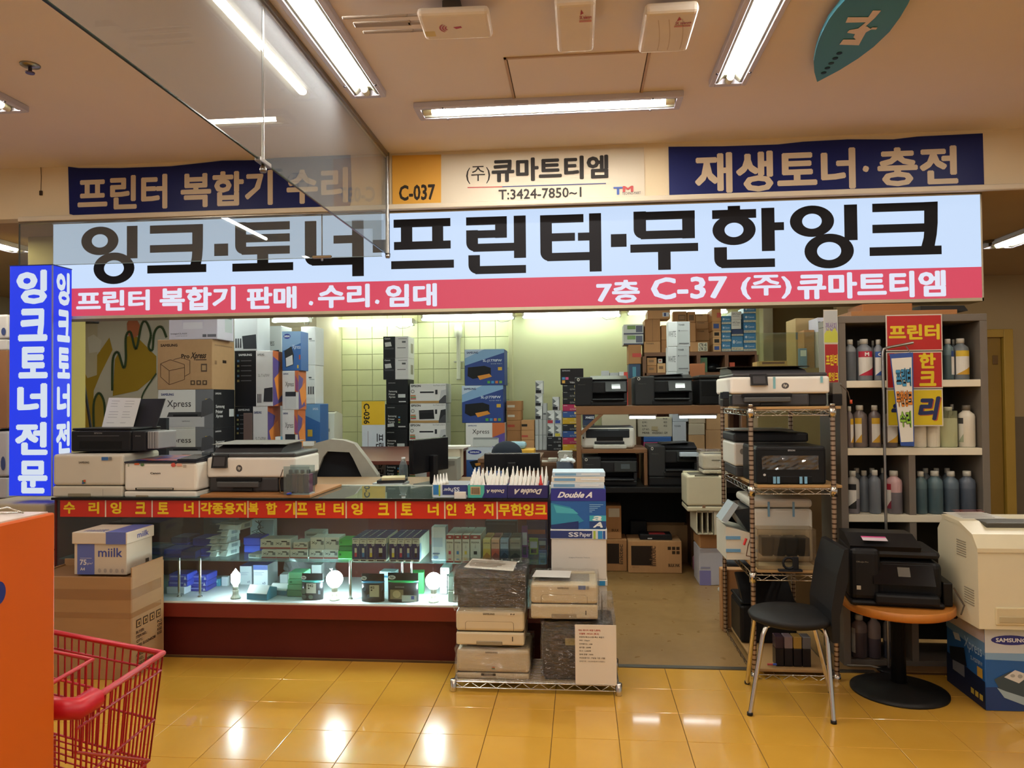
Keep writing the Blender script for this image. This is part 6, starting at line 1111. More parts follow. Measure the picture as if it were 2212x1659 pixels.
# ================================================================== right part of the shop, seen over the wire rack
gx0 = at(*px('c6', 1640, 400), 6.2).x
zc_ = at(*px('c6', 1900, 560), 6.3).z; b = B(); b.box(at(*px('c6', 1635, 500), 6.3).x, at(*px('c6', 2180, 500), 6.3).x, 6.3, 7.0, 0, zc_, M('#7A6444', .7)); tag(b.done('storage_cabinet'), 'tan storage cabinet behind the wire rack', 'cabinet')
sp = lambda lab, a, c, d, e, col, en=(), Y=6.4, D=.3: sbox(lab, 'c6', a, c, d, e, zc_+.001, D, col, en, Y=Y)
sp('tall tan carton with a blue mark behind the wire rack', 1945, 170, 2090, 560, M('#B29668', .7), [('r', 'F', 0, .28, .12, .42, '#4A6A9A')], 6.62)
sp('brown carton standing before the tall tan one', 2010, 262, 2090, 560, CARD2, [], 6.42, .18)
sp('white printer carton with dark lettering at the glass edge', 2118, 165, 2200, 560, '#C6C2CE', [('t', 'F', .05, .08, .85, .16, 'EPSON', '#26262C', {'b': .03}), ('r', 'F', .2, .4, .7, .9, '#8A8694')], 6.34, .25)
sp('blue and white carton before the tan cartons', 1975, 405, 2032, 560, '#5A7EA4', [('r', 'F', .1, .1, .9, .4, '#C8D0D8')], 6.36, .05)
sp('open tan carton with raised flaps behind the wire rack', 1660, 505, 1880, 560, M('#B08A50', .7), [('r', 'F', .1, .1, .9, .4, '#5A2A1E')], 6.35, .25)
b = B(); q0 = at(*px('c6', 1640, 285), 5.6); b.box(q0.x, q0.x+.6, 5.6, 5.606, 1.0, at(*px('c6', 1700, 285), 5.6).z, GLASS('screenpane', '#E8EAD8', 1.4, .10, 1.5, '#B0A888')); t = b.done('glass_screen'); tag(t, 'low clear glass screen standing behind the wire rack', 'glass')
b = B(); b.box(q0.x-.0, q0.x+.6, 5.55, 5.66, 0, .999, M('#6A5232', .6)); tag(b.done('screen_base'), 'wooden base under the glass screen behind the wire rack', 'partition')

# --- on the floor beyond the doorway
def fsit(crop, x0, y0, x1, y1): return sit_floor(crop, x0, y0, x1, y1)
def sit_floor(crop, x0, y0, x1, y1):
    q = px(crop, (x0+x1)/2, y1); Y = onz(*q, .002).y; xc, _, W, H = fp(crop, x0, y0, x1, y1, Y, .002); return xc, Y, W, H
ik = [('r', 'F', .06, .15, .46, .76, '#2A1E16'), ('t', 'F', .40, .16, .52, .78, 'inktec', '#6A4A30', {'b': .03, 'rot': 270}), '|', ('t', 'F', .75, .70, .96, .80, 'BULK INK', '#3A2818', {'b': .03}), '|', ('t', 'F', .08, .80, .2, .84, 'INKTEC CO., LTD', '#5A3E26', {'b': .0}), '|']+[('r', 'F', .74+.08*k, .17, .80+.08*k, .27, '#3A2818') for k in range(3)]+[('r', 'F', .82+.08*k, .30, .88+.08*k, .40, '#3A2818') for k in range(2)]
xc, Y, W, H = sit_floor('d5', 318, 535, 800, 822); carton('ink_carton', 'brown ink carton with a black square, in front under the desk', 'carton', xc, Y, .002, W, .32, H, CARD, ik); zI = .002+H; YI = Y
xc, Y, W, H = sit_floor('d5', 60, 500, 300, 775); carton('ink_carton', 'brown ink carton half hidden by the paper boxes', 'carton', xc, YI+.06, .002, W, .3, H, CARD2, [('r', 'F', .28, .12, .72, .76, '#2A1E16'), ('t', 'F', .70, .14, .86, .78, 'inktec', '#5A3E26', {'b': .03, 'rot': 270})]); z2 = .003+H
xc, _, W, H = fp('d5', 100, 218, 258, 478, YI+.1, z2); carton('carton', 'brown carton with a white label on the half hidden one', 'carton', xc, YI+.1, z2, W, .25, H, CARD2, [('r', 'F', .28, .08, .9, .34, '#C9BCA4'), ('t', 'F', .45, .70, .85, .78, 'BULK', '#3A2818', {'b': .02})])
xc, _, W, H = fp('d5', 425, 478, 712, 545, YI+.05, zI+.001); carton('toner_cartridge_box', 'flat black cartridge box lying on the front ink carton', 'box', xc, YI+.05, zI+.001, W, .18, H, '#17171A', [('r', 'F', .24, .62, .38, .82, '#C8C8C8'), ('r', 'T', .3, .3, .8, .9, '#A83A3A')])
xc, Y, W, H = sit_floor('d5', 480, 392, 866, 768); t = thing('open_carton', 'open cardboard carton behind the front ink carton', 'carton', (xc+.02, YI+.44, .002)); g = .008; D = .16; W = W*.97; H = fp('d5', 480, 392, 866, 768, YI+.44, .002)[3]; m = M('#8E6E48', .75)
for nm, (a, c, d, e) in (('front', (-W/2, W/2, 0, g)), ('back', (-W/2, W/2, D-g, D)), ('side', (-W/2, -W/2+g, g, D-g)), ('side', (W/2-g, W/2, g, D-g))): b = B(); b.box(a, c, d, e, 0, H, m); b.done(nm, t)
b = B(); b.box(-W/2+g, W/2-g, g, D-g, 0, g, m); b.done('bottom', t)
xc2, _, W2, H2 = fp('d5', 330, 378, 515, 490, YI+.2, zI+.001)
carton('black_box', 'black plastic box behind the flat cartridge box', 'box', xc2-.0, YI+.335, .002, W2*.8, .09, zI+H2, '#0E0E10')
xc, _, W, H = fp('d5', 880, 262, 1025, 478, YI+.25, .002); Hh = fp('d5', 880, 262, 1025, 770, YI+.25, .002)[3]; carton('carton', 'dim brown carton with white labels behind the cream rack', 'carton', xc, YI+.25, .002, W, .3, Hh, M('#5E3E22', .75), [('r', 'F', .05, .05, .35, .2, '#8A8070')])
# pile with the hanging white printer
xc, Y, W, H = sit_floor('d5', 957, 600, 1200, 868); Y -= .24; xc, _, W, H = fp('d5', 957, 600, 1200, 868, Y, .002); YP = Y; carton('carton', 'white and lavender carton at the foot of the pile behind the rack', 'carton', xc, Y, .002, W, .3, H, '#B4B0B8', [('r', 'F', 0, .6, .42, 1, '#7A74A8'), ('r', 'F', .05, .5, .4, .55, '#8A88A0')]); z1 = .003+H
xc, _, W, H = fp('d5', 962, 468, 1195, 600, Y, z1); carton('carton', 'brown carton second in the pile behind the rack', 'carton', xc, Y, z1, W, .35, H, CARD2); z1 += H+.001
xc, _, W, H = fp('d5', 922, 262, 1190, 470, Y, z1); t = thing('desk_organizer', 'cream plastic organizer with open slots in the pile', 'organizer', (xc, Y-.05, z1)); m = M('#CFC4AC', .5); g = .008
for k in range(4): b = B(); xx = -W/2+(W*.55)*k/3; b.box(xx, xx+g, 0, .35, 0, H, m); b.done('divider', t)
b = B(); b.box(-W/2, W*.06, 0, .35, 0, g, m); b.done('bottom', t); b = B(); b.box(-W/2, W/2, 0, .35, H-g, H, m); b.done('top', t); b = B(); b.box(W*.06, W/2, 0, .35, 0, H-g, m); b.done('side_block', t); z1 += H+.001
xc, _, W, H = fp('c6', 1090, 1385, 1400, 1655, Y-.02, z1); laser('cream laser printer on top of the pile behind the wire rack', xc, Y-.06, z1, W, .34, H, '#CDC2A6', [('r', 'F', .38, .82, .46, .90, '#8A6A50'), ('r', 'F', .2, .02, .8, .05, '#4A4436')], .14, '#5A5446', seam=False); z1 += H+.001
xc, _, W, H = fp('c6', 1160, 1130, 1400, 1380, Y+.05, z1); t = laser('cream printer under a clear bag, above the pile', xc+.03, Y-.0, z1, W*.8, .24, H*.62, '#CFC3AA', [('r', 'F', .35, .3, .8, .36, '#6A6250')], .2, '#5A5446')
film(t, W*.8, .24, H*.66, .012, 4)
b = B(); xcx, Yx, Wx, Hx = sit_floor('d5', 905, 620, 955, 775); b.lathe([(.04, 0), (.042, .01), (.042, Hx*.7), (.03, Hx*.8), (.02, Hx)], M('#B06A80', .35), n=14); tag(b.done('spray_bottle', None, (xcx, Yx-.06, .002)), 'pink bottle on the floor beside the lavender carton', 'bottle')
def stool(label, crop, x0, x1, yb, col, z=.62):
    q0 = onz(*px(crop, x0, yb), .03); Wd = at(*px(crop, x1, yb), q0.y).x-q0.x; t = thing('bar_stool', label, 'stool', (q0.x+Wd+.11, q0.y-.04, 0))
    b = B(); b.lathe([(Wd, 0), (Wd, .015), (Wd*.85, .03), (.04, .05), (.03, .06)], col, n=28); b.done('base', t); b = B(); b.lathe([(.028, .05), (.028, z-.04)], CHROME, n=14); b.done('pole', t); b = B(); b.lathe([(.06, z-.04), (.10, z-.02), (.11, z), (.09, z+.03), (.0, z+.035)], M('#2A2A2E', .5), n=24); b.done('seat', t)
stool('bar stool with a white round base behind the rack', 'd5', 988, 1145, 935, M('#D4D0C4', .35), .45)
stool('bar stool with a chrome round base behind the rack', 'd5', 1060, 1160, 1190, CHROME, .40)
# ================================================================== wire rack with printers, right of the doorway
RX0, RX1 = at(1630, 1460, 4.17).x, at(1808, 1460, 4.17).x; RY0, RY1 = 4.17, 4.98
RZ = [at(1720, y, RY0).z for y in (1459, 1243, 1056, 886)]
t = thing('wire_rack', 'chrome wire rack with four board-covered tiers beside the bookcase', 'rack', ((RX0+RX1)/2, RY0, 0)); hw = (RX1-RX0)/2; dp_ = RY1-RY0
def truss(b, p, q, r=.0035, hgt=.028, step=.045):
    p, q = Vector(p), Vector(q); up = Vector((0, 0, hgt)); b.tube([p, q], r, CHROME, 6); b.tube([p-up, q-up], r, CHROME, 6); n = max(2, int((q-p).length/step)); pts = [p.lerp(q, i/n)-(up if i % 2 else Vector()) for i in range(n+1)]; b.tube(pts, r*.7, CHROME, 5)
def post_mat():
    m, n, l, bs = newmat('grooved_chrome'); tc = n.new('ShaderNodeTexCoord'); wv = n.new('ShaderNodeTexWave'); wv.bands_direction = 'Z'; wv.inputs['Scale'].default_value = 12; l.new(tc.outputs['Object'], wv.inputs[0]); cr = n.new('ShaderNodeValToRGB'); cr.color_ramp.elements[0].color = lin('#5A4434')+(1,); cr.color_ramp.elements[1].color = lin('#B09A84')+(1,); cr.color_ramp.elements[0].position = .1; cr.color_ramp.elements[1].position = .3
    l.new(wv.outputs[0], cr.inputs[0]); l.new(cr.outputs[0], bs.inputs['Base Color']); bs.inputs['Metallic'].default_value = .8; bs.inputs['Roughness'].default_value = .3; return m
PM = post_mat()
for sx in (-hw, hw):
    for yy in (0, dp_): b = B(); b.tube([(sx, yy, 0), (sx, yy, RZ[3]+.03)], .0135, PM, 10); b.lathe([(.015, RZ[3]+.025), (.015, RZ[3]+.034)], CHROME, sx, yy, 10); b.done('post', t)
for z in RZ:
    b = B(); truss(b, (-hw, 0, z), (hw, 0, z)); truss(b, (-hw, dp_, z), (hw, dp_, z)); truss(b, (-hw, 0, z), (-hw, dp_, z)); truss(b, (hw, 0, z), (hw, dp_, z))
    for k in range(7): xx = -hw+2*hw*(k+1)/8; b.tube([(xx, 0, z), (xx, dp_, z)], .002, CHROME, 5)
    b.done('wire_shelf', t); b = B(); b.box(-hw+.03, hw+(.045 if z > .9 else -.02), .0 if z > .9 else .03, dp_-.03, z+.005, z+.020, M('#B08A58', .6, 0, .12, 6), .002); b.done('shelf_board', t)
    for sx in (-hw, hw): b = B(); b.lathe([(.019, z-.04), (.021, z-.01), (.019, z+.012)], CHROME, sx, 0, 10); b.done('collar', t)
rz = [z+.0215 for z in RZ]
xc, _, W, H = fp('p', 1578, 787, 1793, 877, 4.2, rz[3]); hp_mfp('white and dark inkjet with blue tape strips on top of the wire rack', xc, 4.2, rz[3], W, .44, H, panel=(.2, .37), tape=((.442, .30, .58), (.916, .30, .45)), logo=(.515, .59))
for nm, a, c, d, e, col in (('clear ink tank beside the rack-top inkjet', 1797, 826, 1818, 872, '#6A665E'), ('dark ink tank at the left of the rack-top inkjet', 1563, 846, 1577, 876, '#22262C')):
    x_, _, w_, h_ = fp('p', a, c, d, e, 4.22, rz[3]); t2 = thing('ink_tank', nm, 'ink tank', (x_+(.004 if a > 1700 else -.004), 4.22, rz[3])); b = B(); b.box(-w_/2, w_/2, 0, .08, 0, h_*.5, M('#1C1A1A', .3), .004); b.done('reservoir', t2); b = B(); b.box(-w_/2, w_/2, 0, .08, h_*.5, h_, M(col, .2), .004); b.done('upper_tank', t2)
    if a > 1700: b = B(); b.tube([(w_*.3, -.004, h_*.9), (w_*1.0, -.01, h_*.6), (w_*1.3, -.01, h_*.1)], .003, M('#4A3A2A', .5), 6); b.done('ink_tube', t2); b = B(); b.lathe([(.007, h_*.08), (.007, h_*.25)], M('#C04A2A', .4), w_*1.3, -.012, 8); b.done('red_plug', t2)
# second tier
xc, _, W, H = fp('d6', 188, 360, 495, 540, 4.2, rz[2]); t = thing('black_printer', 'black inkjet with cling film over its panel on the rack', 'printer', (xc, 4.2, rz[2]))
parts(t, W, .34, H, [('body', '#17181A', 0, 1, 0, 1, 0, .90, .012, 3), ('scanner_lid', '#222326', .01, .99, .0, 1, .80, .93, .008), ('panel', '#0E0F11', .10, .88, -.018, .06, .40, .68, .006), ('tray', '#101113', .16, .80, -.008, .05, .02, .20, .004)])
deco(t, W, .34, H, [('t', 'F', .46, .15, .56, .19, 'EPSON', '#B0B0B0', {'b': .03}), ('e', 'F', .10, .74, .14, .80, '#C8C8C8')])
for u_ in (.255, .31, .63, .70): b = B(); b.box((u_-.02-.5)*W, (u_+.02-.5)*W, -.012, -.009, .02*H, .19*H, M('#7AAED0', .35)); b.done('blue_tape', t)
b = B(); bm = bmesh.new(); bmesh.ops.create_grid(bm, x_segments=14, y_segments=6, size=.5); r = random.Random(8)
for v in bm.verts: v.co = Vector((v.co.x*W*.80-.01, -.021+r.uniform(-.006, .003), (.54+v.co.y*.34)*H))
b.bm(bm, GLASS('cling', '#F2F2F2', 3.0, .06, 1.5, '#DDDDDD', .08)); bm.free(); b.done('cling_film', t)
xc, _, W, H = fp('d6', 92, 292, 420, 540, 4.58, rz[2]); t = thing('inkjet_printer', 'white-sided inkjet with a dark lid behind the black one', 'printer', (xc, 4.58, rz[2]))
parts(t, W, .36, H, [('body', '#D2CEC4', 0, 1, 0, 1, .22, .70, .012), ('base', '#3A3A3C', .02, .98, .02, .98, 0, .22, .01), ('scanner_lid', '#2A2A2C', 0, 1, 0, 1, .71, .90, .012), ('feeder_tray', '#77736C', .0, .8, -.02, .8, .94, .97, .004)]); deco(t, W, .36, H, [('e', 'F', .08, .42, .14, .54, '#7A766E')])
# third tier: white machine turned to the left, with the clear tank in front
xc, _, W, H = fp('d6', 160, 590, 432, 875, 4.45, rz[1]); t = thing('white_printer', 'white inkjet turned sideways on the third rack tier', 'printer', (xc, 4.40, rz[1])); W *= .96
parts(t, W, .40, H, [('body', '#D9D2C2', 0, 1, 0, 1, 0, .82, .02, 3), ('scanner_lid', '#DDD7C8', -.04, 1.0, 0, 1, .835, .97, .02, 3)])
b = B(); b.prism([(-.5*W-.14, .0), (-.5*W, .0), (-.5*W, .42*H), (-.5*W-.14, .52*H)], .05, .36, M('#D4CDBD', .5), 'y'); b.done('paper_tray', t)
b = B(); b.prism([(-.5*W-.02, .45*H), (-.5*W, .45*H), (-.5*W, .82*H), (-.5*W-.10, .78*H)], .04, .37, M('#202428', .2), 'y'); b.done('black_front', t)
b = B(); b.prism([(-.5*W-.17, .62*H), (-.5*W-.14, .58*H), (-.5*W-.07, .86*H), (-.5*W-.10, .90*H)], .03, .20, M('#A8B4BC', .3), 'y'); b.done('control_panel', t)
for u_ in (.27, .68): b = B(); b.box((u_-.018-.5)*W, (u_+.018-.5)*W, -.003, -.0008, .70*H, .93*H, M('#7FA6C0', .35)); b.done('blue_tape', t)
for k in range(2): b = B(); b.box(-.5*W-.143, -.5*W-.06, .045, .0495, (.12+.2*k)*H, (.17+.2*k)*H, M('#6A9CC4', .35)); b.done('tray_tape', t)
xc, _, W, H = fp('d6', 195, 735, 452, 925, 4.2, rz[1]); t = thing('ink_tank', 'clear acrylic ink tank with black ink on the third rack tier', 'ink tank', (xc, 4.2, rz[1])); AC = GLASS('acrylclear', '#F4F0E8', 1.0, .015, 1.5, '#CFC8B8')
b = B()
for (a, c, d, e) in ((-W/2, W/2, 0, .004), (-W/2, W/2, .116, .12), (-W/2, -W/2+.004, .004, .116), (W/2-.004, W/2, .004, .116)): b.box(a, c, d, e, 0, H, AC)
b.box(-W/2, W/2, 0, .12, H-.004, H, AC); b.done('acrylic_case', t)
for k in range(4): b = B(); xx = -W*.42+W*.84*k/4; b.box(xx+.003, xx+W*.21-.003, .015, .105, H*.32, H*.78, M('#121214', .25), .006); b.done('ink_chamber', t)
b = B(); b.box(-W/2+.006, W/2-.006, .01, .11, .001, .02, M('#B9AE94', .5)); b.done('base', t)
b = B(); b.box(-W*.18, W*.22, -.05, -.02, .001, .012, INKBLK, .002); b.tube([(.0+.03*math.cos(a), -.035, .045+.03*math.sin(a)) for a in [math.radians(v) for v in range(0, 360, 30)]], .007, INKBLK, 8, True); b.box(.02, .05, -.045, -.025, .012, .08, INKBLK, .004); b.done('clamp', t)
b = B(); b.tube([(-W*.55, .02, H*.95), (-W*.66, .0, H*.6), (-W*.7, -.01, H*.35), (-W*.52, .0, H*.3)], .003, M('#5A3A26', .5), 6); b.done('ink_tube', t)
b = B(); b.tube([(-W*.74, -.012, H*.62), (-W*.70, -.014, H*.78)], .007, M('#C02A2A', .4), 8); b.done('red_plug', t)
# bottom tier
for i, (a, c, d, e, col, Y, D) in enumerate([(110, 955, 380, 1290, '#101012', 4.62, .3)]):
    xc, _, W, H = fp('d6', a, c, d, e, Y, rz[0]); t = thing('black_printer', 'black machine lying on the bottom rack tier', 'printer', (xc, Y, rz[0]), 0); parts(t, W*.92, D, H, [('body', col, 0, 1, 0, 1, 0, .6, .02), ('lid', '#0C0C0E', 0, 1, -.02, 1, .61, .66, .01)])
    b = B(); b.prism([(-.02, H*.64), (.02, H*.60), (.24, H*.96), (.20, H)], -W*.42, W*.42, M('#151517', .4), 'x'); b.done('raised_cover', t)
xc, _, W, H = fp('d6', 272, 1205, 430, 1312, 4.24, rz[0]); t = thing('ink_tank', 'row of four coloured ink tanks on the bottom rack tier', 'ink tank', (xc, 4.24, rz[0]))
for k, c in enumerate(('#3A2A34', '#7A6A70', '#9A7A3A', '#5A5A60')):
    b = B(); xx = -W/2+W*k/4; b.box(xx+.002, xx+W/4-.002, 0, .07, 0, H*.6, M('#1A1418', .25), .003); b.done('ink_block', t); b = B(); b.box(xx+.002, xx+W/4-.002, 0, .07, H*.6, H, M(c, .2), .003); b.done('tank_top', t)
for k, c in enumerate(('#B03A3A', '#2A4AB0')): b = B(); b.tube([(-W*.72+.02*k, .0, .01), (-W*.58+.02*k, -.01, .014)], .006, M(c, .4), 8); b.done('plug', t)
xc, Y, W, H = sit_floor('d6', 32, 925, 108, 1180); carton('carton', 'brown open carton standing on the floor behind the rack post', 'carton', xc+.03, 5.0, .002, .15, .08, H+.02, CARD2)

# ================================================================== bookcase of ink bottles
BY = 4.40; bx0, bx1 = at(1816, 1000, BY).x, at(2139, 1000, BY).x; bz1 = at(1975, 680, BY).z; BD = .36; BG = M('#6E655A', .55, 0, .08, 5); SH = M('#E2D8C0', .5)
t = thing('bookcase', 'grey open bookcase with cream shelf edges full of ink bottles', 'bookcase', ((bx0+bx1)/2, BY, 0)); hw = (bx1-bx0)/2; g = .04
for sx in (-hw, hw-g): b = B(); b.box(sx, sx+g, 0, BD, 0, bz1-g, BG, .003); b.done('side_panel', t)
b = B(); b.box(-hw, hw, 0, BD, bz1-g, bz1, BG, .003); b.done('top_panel', t); b = B(); b.box(-hw+g, hw-g, BD-.012, BD, .05, bz1-g, M('#3E3830', .7)); b.done('back_panel', t)
bzs = [at(1975, y, BY).z for y in (1430, 1290, 1113, 968, 821)]
for k, z in enumerate(bzs): b = B(); b.box(-hw+g, hw-g, 0 if k > 1 else .02, BD-.012, z-.04, z, BG if k < 2 else SH, .003); b.done('shelf', t)
xd = at(1972, 1050, BY).x-(bx0+bx1)/2
for z0, z1 in ((bzs[2], bzs[3]-.04), (bzs[1], bzs[2]-.04), (bzs[0], bzs[1]-.04)): b = B(); b.box(xd-.018, xd+.018, .005, BD-.012, z0, z1, BG); b.done('divider', t)
b = B(); b.box(-hw+g, hw-g, .03, .05, 0, bzs[0]-.04, BG); b.done('kick_board', t)
JUG = {}
def jug(label, x, y, z, r, H, body, liquid=None, lev=.6, cap='#C9C6BA', lab=None, grp='ink bottles in the bookcase'):
    t = thing('ink_bottle', label, 'bottle', (x, y, z), 0, grp); k = (body, liquid, lev, cap, round(r, 3), round(H, 2))
    if k not in JUG:
        mb = M(body, .35); ml = M(liquid or body, .35); b1 = B(); b1.lathe([(r*.92, 0), (r, .006), (r, H*lev), (r, H*.72), (r*.9, H*.79), (r*.45, H*.86), (r*.45, H*.88)], mb, n=16, mats=[ml, ml, mb, mb, mb, mb]); o1 = b1.done('body'); b2 = B(); b2.lathe([(r*.5, H*.88), (r*.5, H*.985), (r*.46, H)], M(cap, .45), n=14); o2 = b2.done('cap'); JUG[k] = (o1.data, o2.data); bpy.data.objects.remove(o1); bpy.data.objects.remove(o2)
    for nm, me in zip(('body', 'cap'), JUG[k]): o = bpy.data.objects.new(nm, me); C.objects.link(o); o.parent = t
    if lab:
        top, bot, a0, a1, ch, acc = lab; b = B(); n = 9; rr = r+.0012
        def ang(i): return math.radians(a0+(a1-a0)*i/n)
        for i in range(n):
            p = [(rr*math.cos(ang(j)), rr*math.sin(ang(j))) for j in (i, i+1)]
            for z0_, z1_, c in ((.12, .56, '#D9D6CC'), (.56, .70, top)): b.quad([(*p[0], z0_*H), (*p[1], z0_*H), (*p[1], z1_*H), (*p[0], z1_*H)], M(c, .5))
            f0, f1 = .12+.2*i/n, .12+.2*(i+1)/n; b.quad([(p[0][0]*1.002, p[0][1]*1.002, .12*H), (p[1][0]*1.002, p[1][1]*1.002, .12*H), (p[1][0]*1.002, p[1][1]*1.002, f1*H), (p[0][0]*1.002, p[0][1]*1.002, f0*H)], M(bot, .5))
        if ch:
            vs, fs = text_geo(ch, .04); b.add([(-.012+vx*.024, -rr-.001-vz, (.585+vy*.09)*H) for vx, vy, vz in vs], fs, M('#F0EEE8', .5))
        b.done('label', t)
def bottle_row(crop, zs, row, y0=BY+.03):
    for (a, c, yt, lab, kw) in row:
        yy = kw.pop('y', y0); xc, _, W, H = fp(crop, a, yt, c, yt+100, yy, zs); H = at(*px(crop, (a+c)/2, yt), yy).z-zs; jug(lab, xc, yy+W/2, zs, W/2, H, **kw)
lm = lambda top, ch: (top, top, 210, 330, ch, 0)
z5 = bzs[4]+.001; GR = '#7E8488'
bottle_row('c7', z5, [(778, 868, 335, 'unlabelled grey ink bottle at the left of the top row', dict(body=GR, liquid='#5A6066', lev=.7)), (877, 1000, 330, 'ink bottle with a red M label in the top row', dict(body='#7A7E84', lab=lm('#B8203C', 'M'))), (1006, 1078, 335, 'ink bottle with a blue C label in the top row', dict(body='#7A7E84', lab=lm('#1E4E9A', 'C'))),
    (1545, 1632, 330, 'blue-green ink bottle right of the posters in the top row', dict(body='#5E7478', liquid='#46595E', lab=('#1E3E7A', '#C8C8C4', 280, 350, '', 0))), (1634, 1758, 325, 'ink bottle with a yellow label at the right of the top row', dict(body='#6E7478', lab=('#D0B030', '#C89A2A', 215, 325, '', 0))),
    (862, 905, 345, 'grey bottle behind the M-labelled one', dict(body=GR, y=BY+.18)), (975, 1010, 345, 'grey bottle behind the C-labelled one', dict(body=GR, y=BY+.18)), (1602, 1645, 335, 'grey bottle at the back right of the top row', dict(body='#6A7074', y=BY+.2))])
z4 = bzs[3]+.001; yl = lambda a0, a1: ('#D0A828', '#C89A2A', a0, a1, '', 0)
bottle_row('c7', z4, [(786, 840, 858, 'brown ink bottle cut by the bookcase side in the second row', dict(body='#6E625E', lab=yl(265, 335))), (845, 960, 850, 'brown ink bottle with a yellow label, second in its row', dict(body='#6E625E', lab=yl(215, 265))), (968, 1064, 850, 'brown ink bottle with a yellow label beside the pole', dict(body='#6A5E5C', lab=yl(225, 300))), (1098, 1192, 858, 'brown ink bottle half behind the hanging sign', dict(body='#5E5452', lab=('#8A8A86', '#C89A2A', 215, 325, '', 0))),
    (1320, 1420, 880, 'left white jug under the yellow poster', dict(body='#DAD2BE', cap='#D8D2C0')), (1423, 1526, 880, 'right white jug under the yellow poster', dict(body='#DAD2BE', cap='#D8D2C0')), (1530, 1670, 862, 'clear greenish jug in the second row', dict(body='#B4B890', cap='#C9C6A8', lev=.9)), (1680, 1810, 850, 'white jug with a side label at the right of the second row', dict(body='#DDD5C2', cap='#6A6256', lab=('#3A3A3A', '#9AA48A', 185, 225, '', 0))),
    (1590, 1640, 842, 'dark capped bottle at the back of the second row', dict(body='#5E6A66', y=BY+.2))])
z3 = bzs[2]+.001
bottle_row('c7', z3, [(795, 897, 1365, 'half-empty ink bottle with a black label at the left of the third row', dict(body='#A09C94', liquid='#6E6A70', lev=.35, lab=('#1E1E20', '#2A2A2A', 190, 280, '', 0))), (890, 975, 1362, 'grey ink bottle second in the third row', dict(body='#6E747C', y=BY+.10)), (972, 1062, 1358, 'grey ink bottle with a white cap beside the pole', dict(body='#6A7078', cap='#DDDACF')), (1110, 1237, 1365, 'pink-topped ink bottle in the third row', dict(body='#C09A98', liquid='#6A6468', lev=.5, lab=('#A01E2E', '#7A2030', 190, 230, '', 0))),
    (1330, 1426, 1368, 'teal ink bottle, first right of the divider', dict(body='#4E6468', liquid='#42575C')), (1433, 1556, 1366, 'teal grey ink bottle, second right of the divider', dict(body='#52686E', liquid='#45595F')), (1562, 1680, 1368, 'grey blue ink bottle, third right of the divider', dict(body='#54626C', liquid='#46525C')), (1687, 1812, 1366, 'slate ink bottle, fourth right of the divider', dict(body='#545C68', liquid='#464E5A'))]
    +[(a, a+78, 1342, f'bottle in the back rank of the third row, {lv_}', dict(body='#6A7074', y=BY+.2)) for a, lv_ in ((835, 'leftmost'), (955, 'behind the pole'), (1045, 'behind the pink one'), (1375, 'behind the teal one'), (1460, 'behind the teal grey one'), (1545, 'behind the grey blue one'))])
z2 = bzs[1]+.001
bottle_row('d7', z2, [(160, 238, 255, 'short bottle at the left of the low row behind the table printer', dict(body='#6A7074', y=BY+.08)), (270, 352, 268, 'white-capped bottle, second in the low row', dict(body='#5A6068', cap='#E2DED2', y=BY+.08)), (352, 412, 258, 'grey-capped bottle, third in the low row', dict(body='#5A6068', y=BY+.08)), (415, 486, 258, 'grey-capped bottle, fourth in the low row', dict(body='#5A6068', y=BY+.08)), (490, 560, 272, 'white-capped bottle at the divider in the low row', dict(body='#5A6068', cap='#E2DED2', y=BY+.08)), (325, 372, 240, 'bottle in the back of the low row', dict(body='#5A6068', y=BY+.2))])
z1 = bzs[0]+.001
bottle_row('d7', z1, [(212, 328, 835, 'mauve ink bottle with a white label on the lowest shelf', dict(body='#7A6A68', liquid='#5A4E50', lab=('#C9C4B8', '#C9C4B8', 190, 225, '', 0))), (328, 420, 825, 'mauve ink bottle second on the lowest shelf', dict(body='#8A7C7A', liquid='#5A5058', lev=.45)), (440, 530, 830, 'bluish ink bottle beside the pole on the lowest shelf', dict(body='#8A8684', liquid='#4A4E5A', lev=.4))])
# board and box on top of the bookcase
xc, _, W, H = fp('c7', 818, 110, 1645, 140, BY+.02, bz1+.001); b = B(); b.box(-W/2, W/2, 0, .3, 0, H, WOOD, .002); tag(b.done('wooden_board', None, (xc, BY+.02, bz1+.001)), 'flat wooden board lying on the bookcase', 'board'); zb = bz1+.0015+H
xc, _, W, H = fp('c7', 905, 40, 1295, 105, BY+.06, zb); carton('wooden_crate', 'shallow orange wooden box on the bookcase board', 'box', xc, BY+.06, zb, W, .24, min(H, at(1970, 652, BY).z-zb), M('#A86A34', .6, 0, .12, 6))
xc, _, W, H = fp('c7', 1330, 75, 1700, 108, BY+.1, zb); b = B(); b.prism([(-W/2, 0), (W/2, 0), (W*.42, H), (-W*.5, H*1.1)], 0, .2, M('#2A2826', .5), 'y'); tag(b.done('scanner_part', None, (xc+.02, BY+.1, zb)), 'dark grey plastic part lying on the bookcase board', 'machine part')
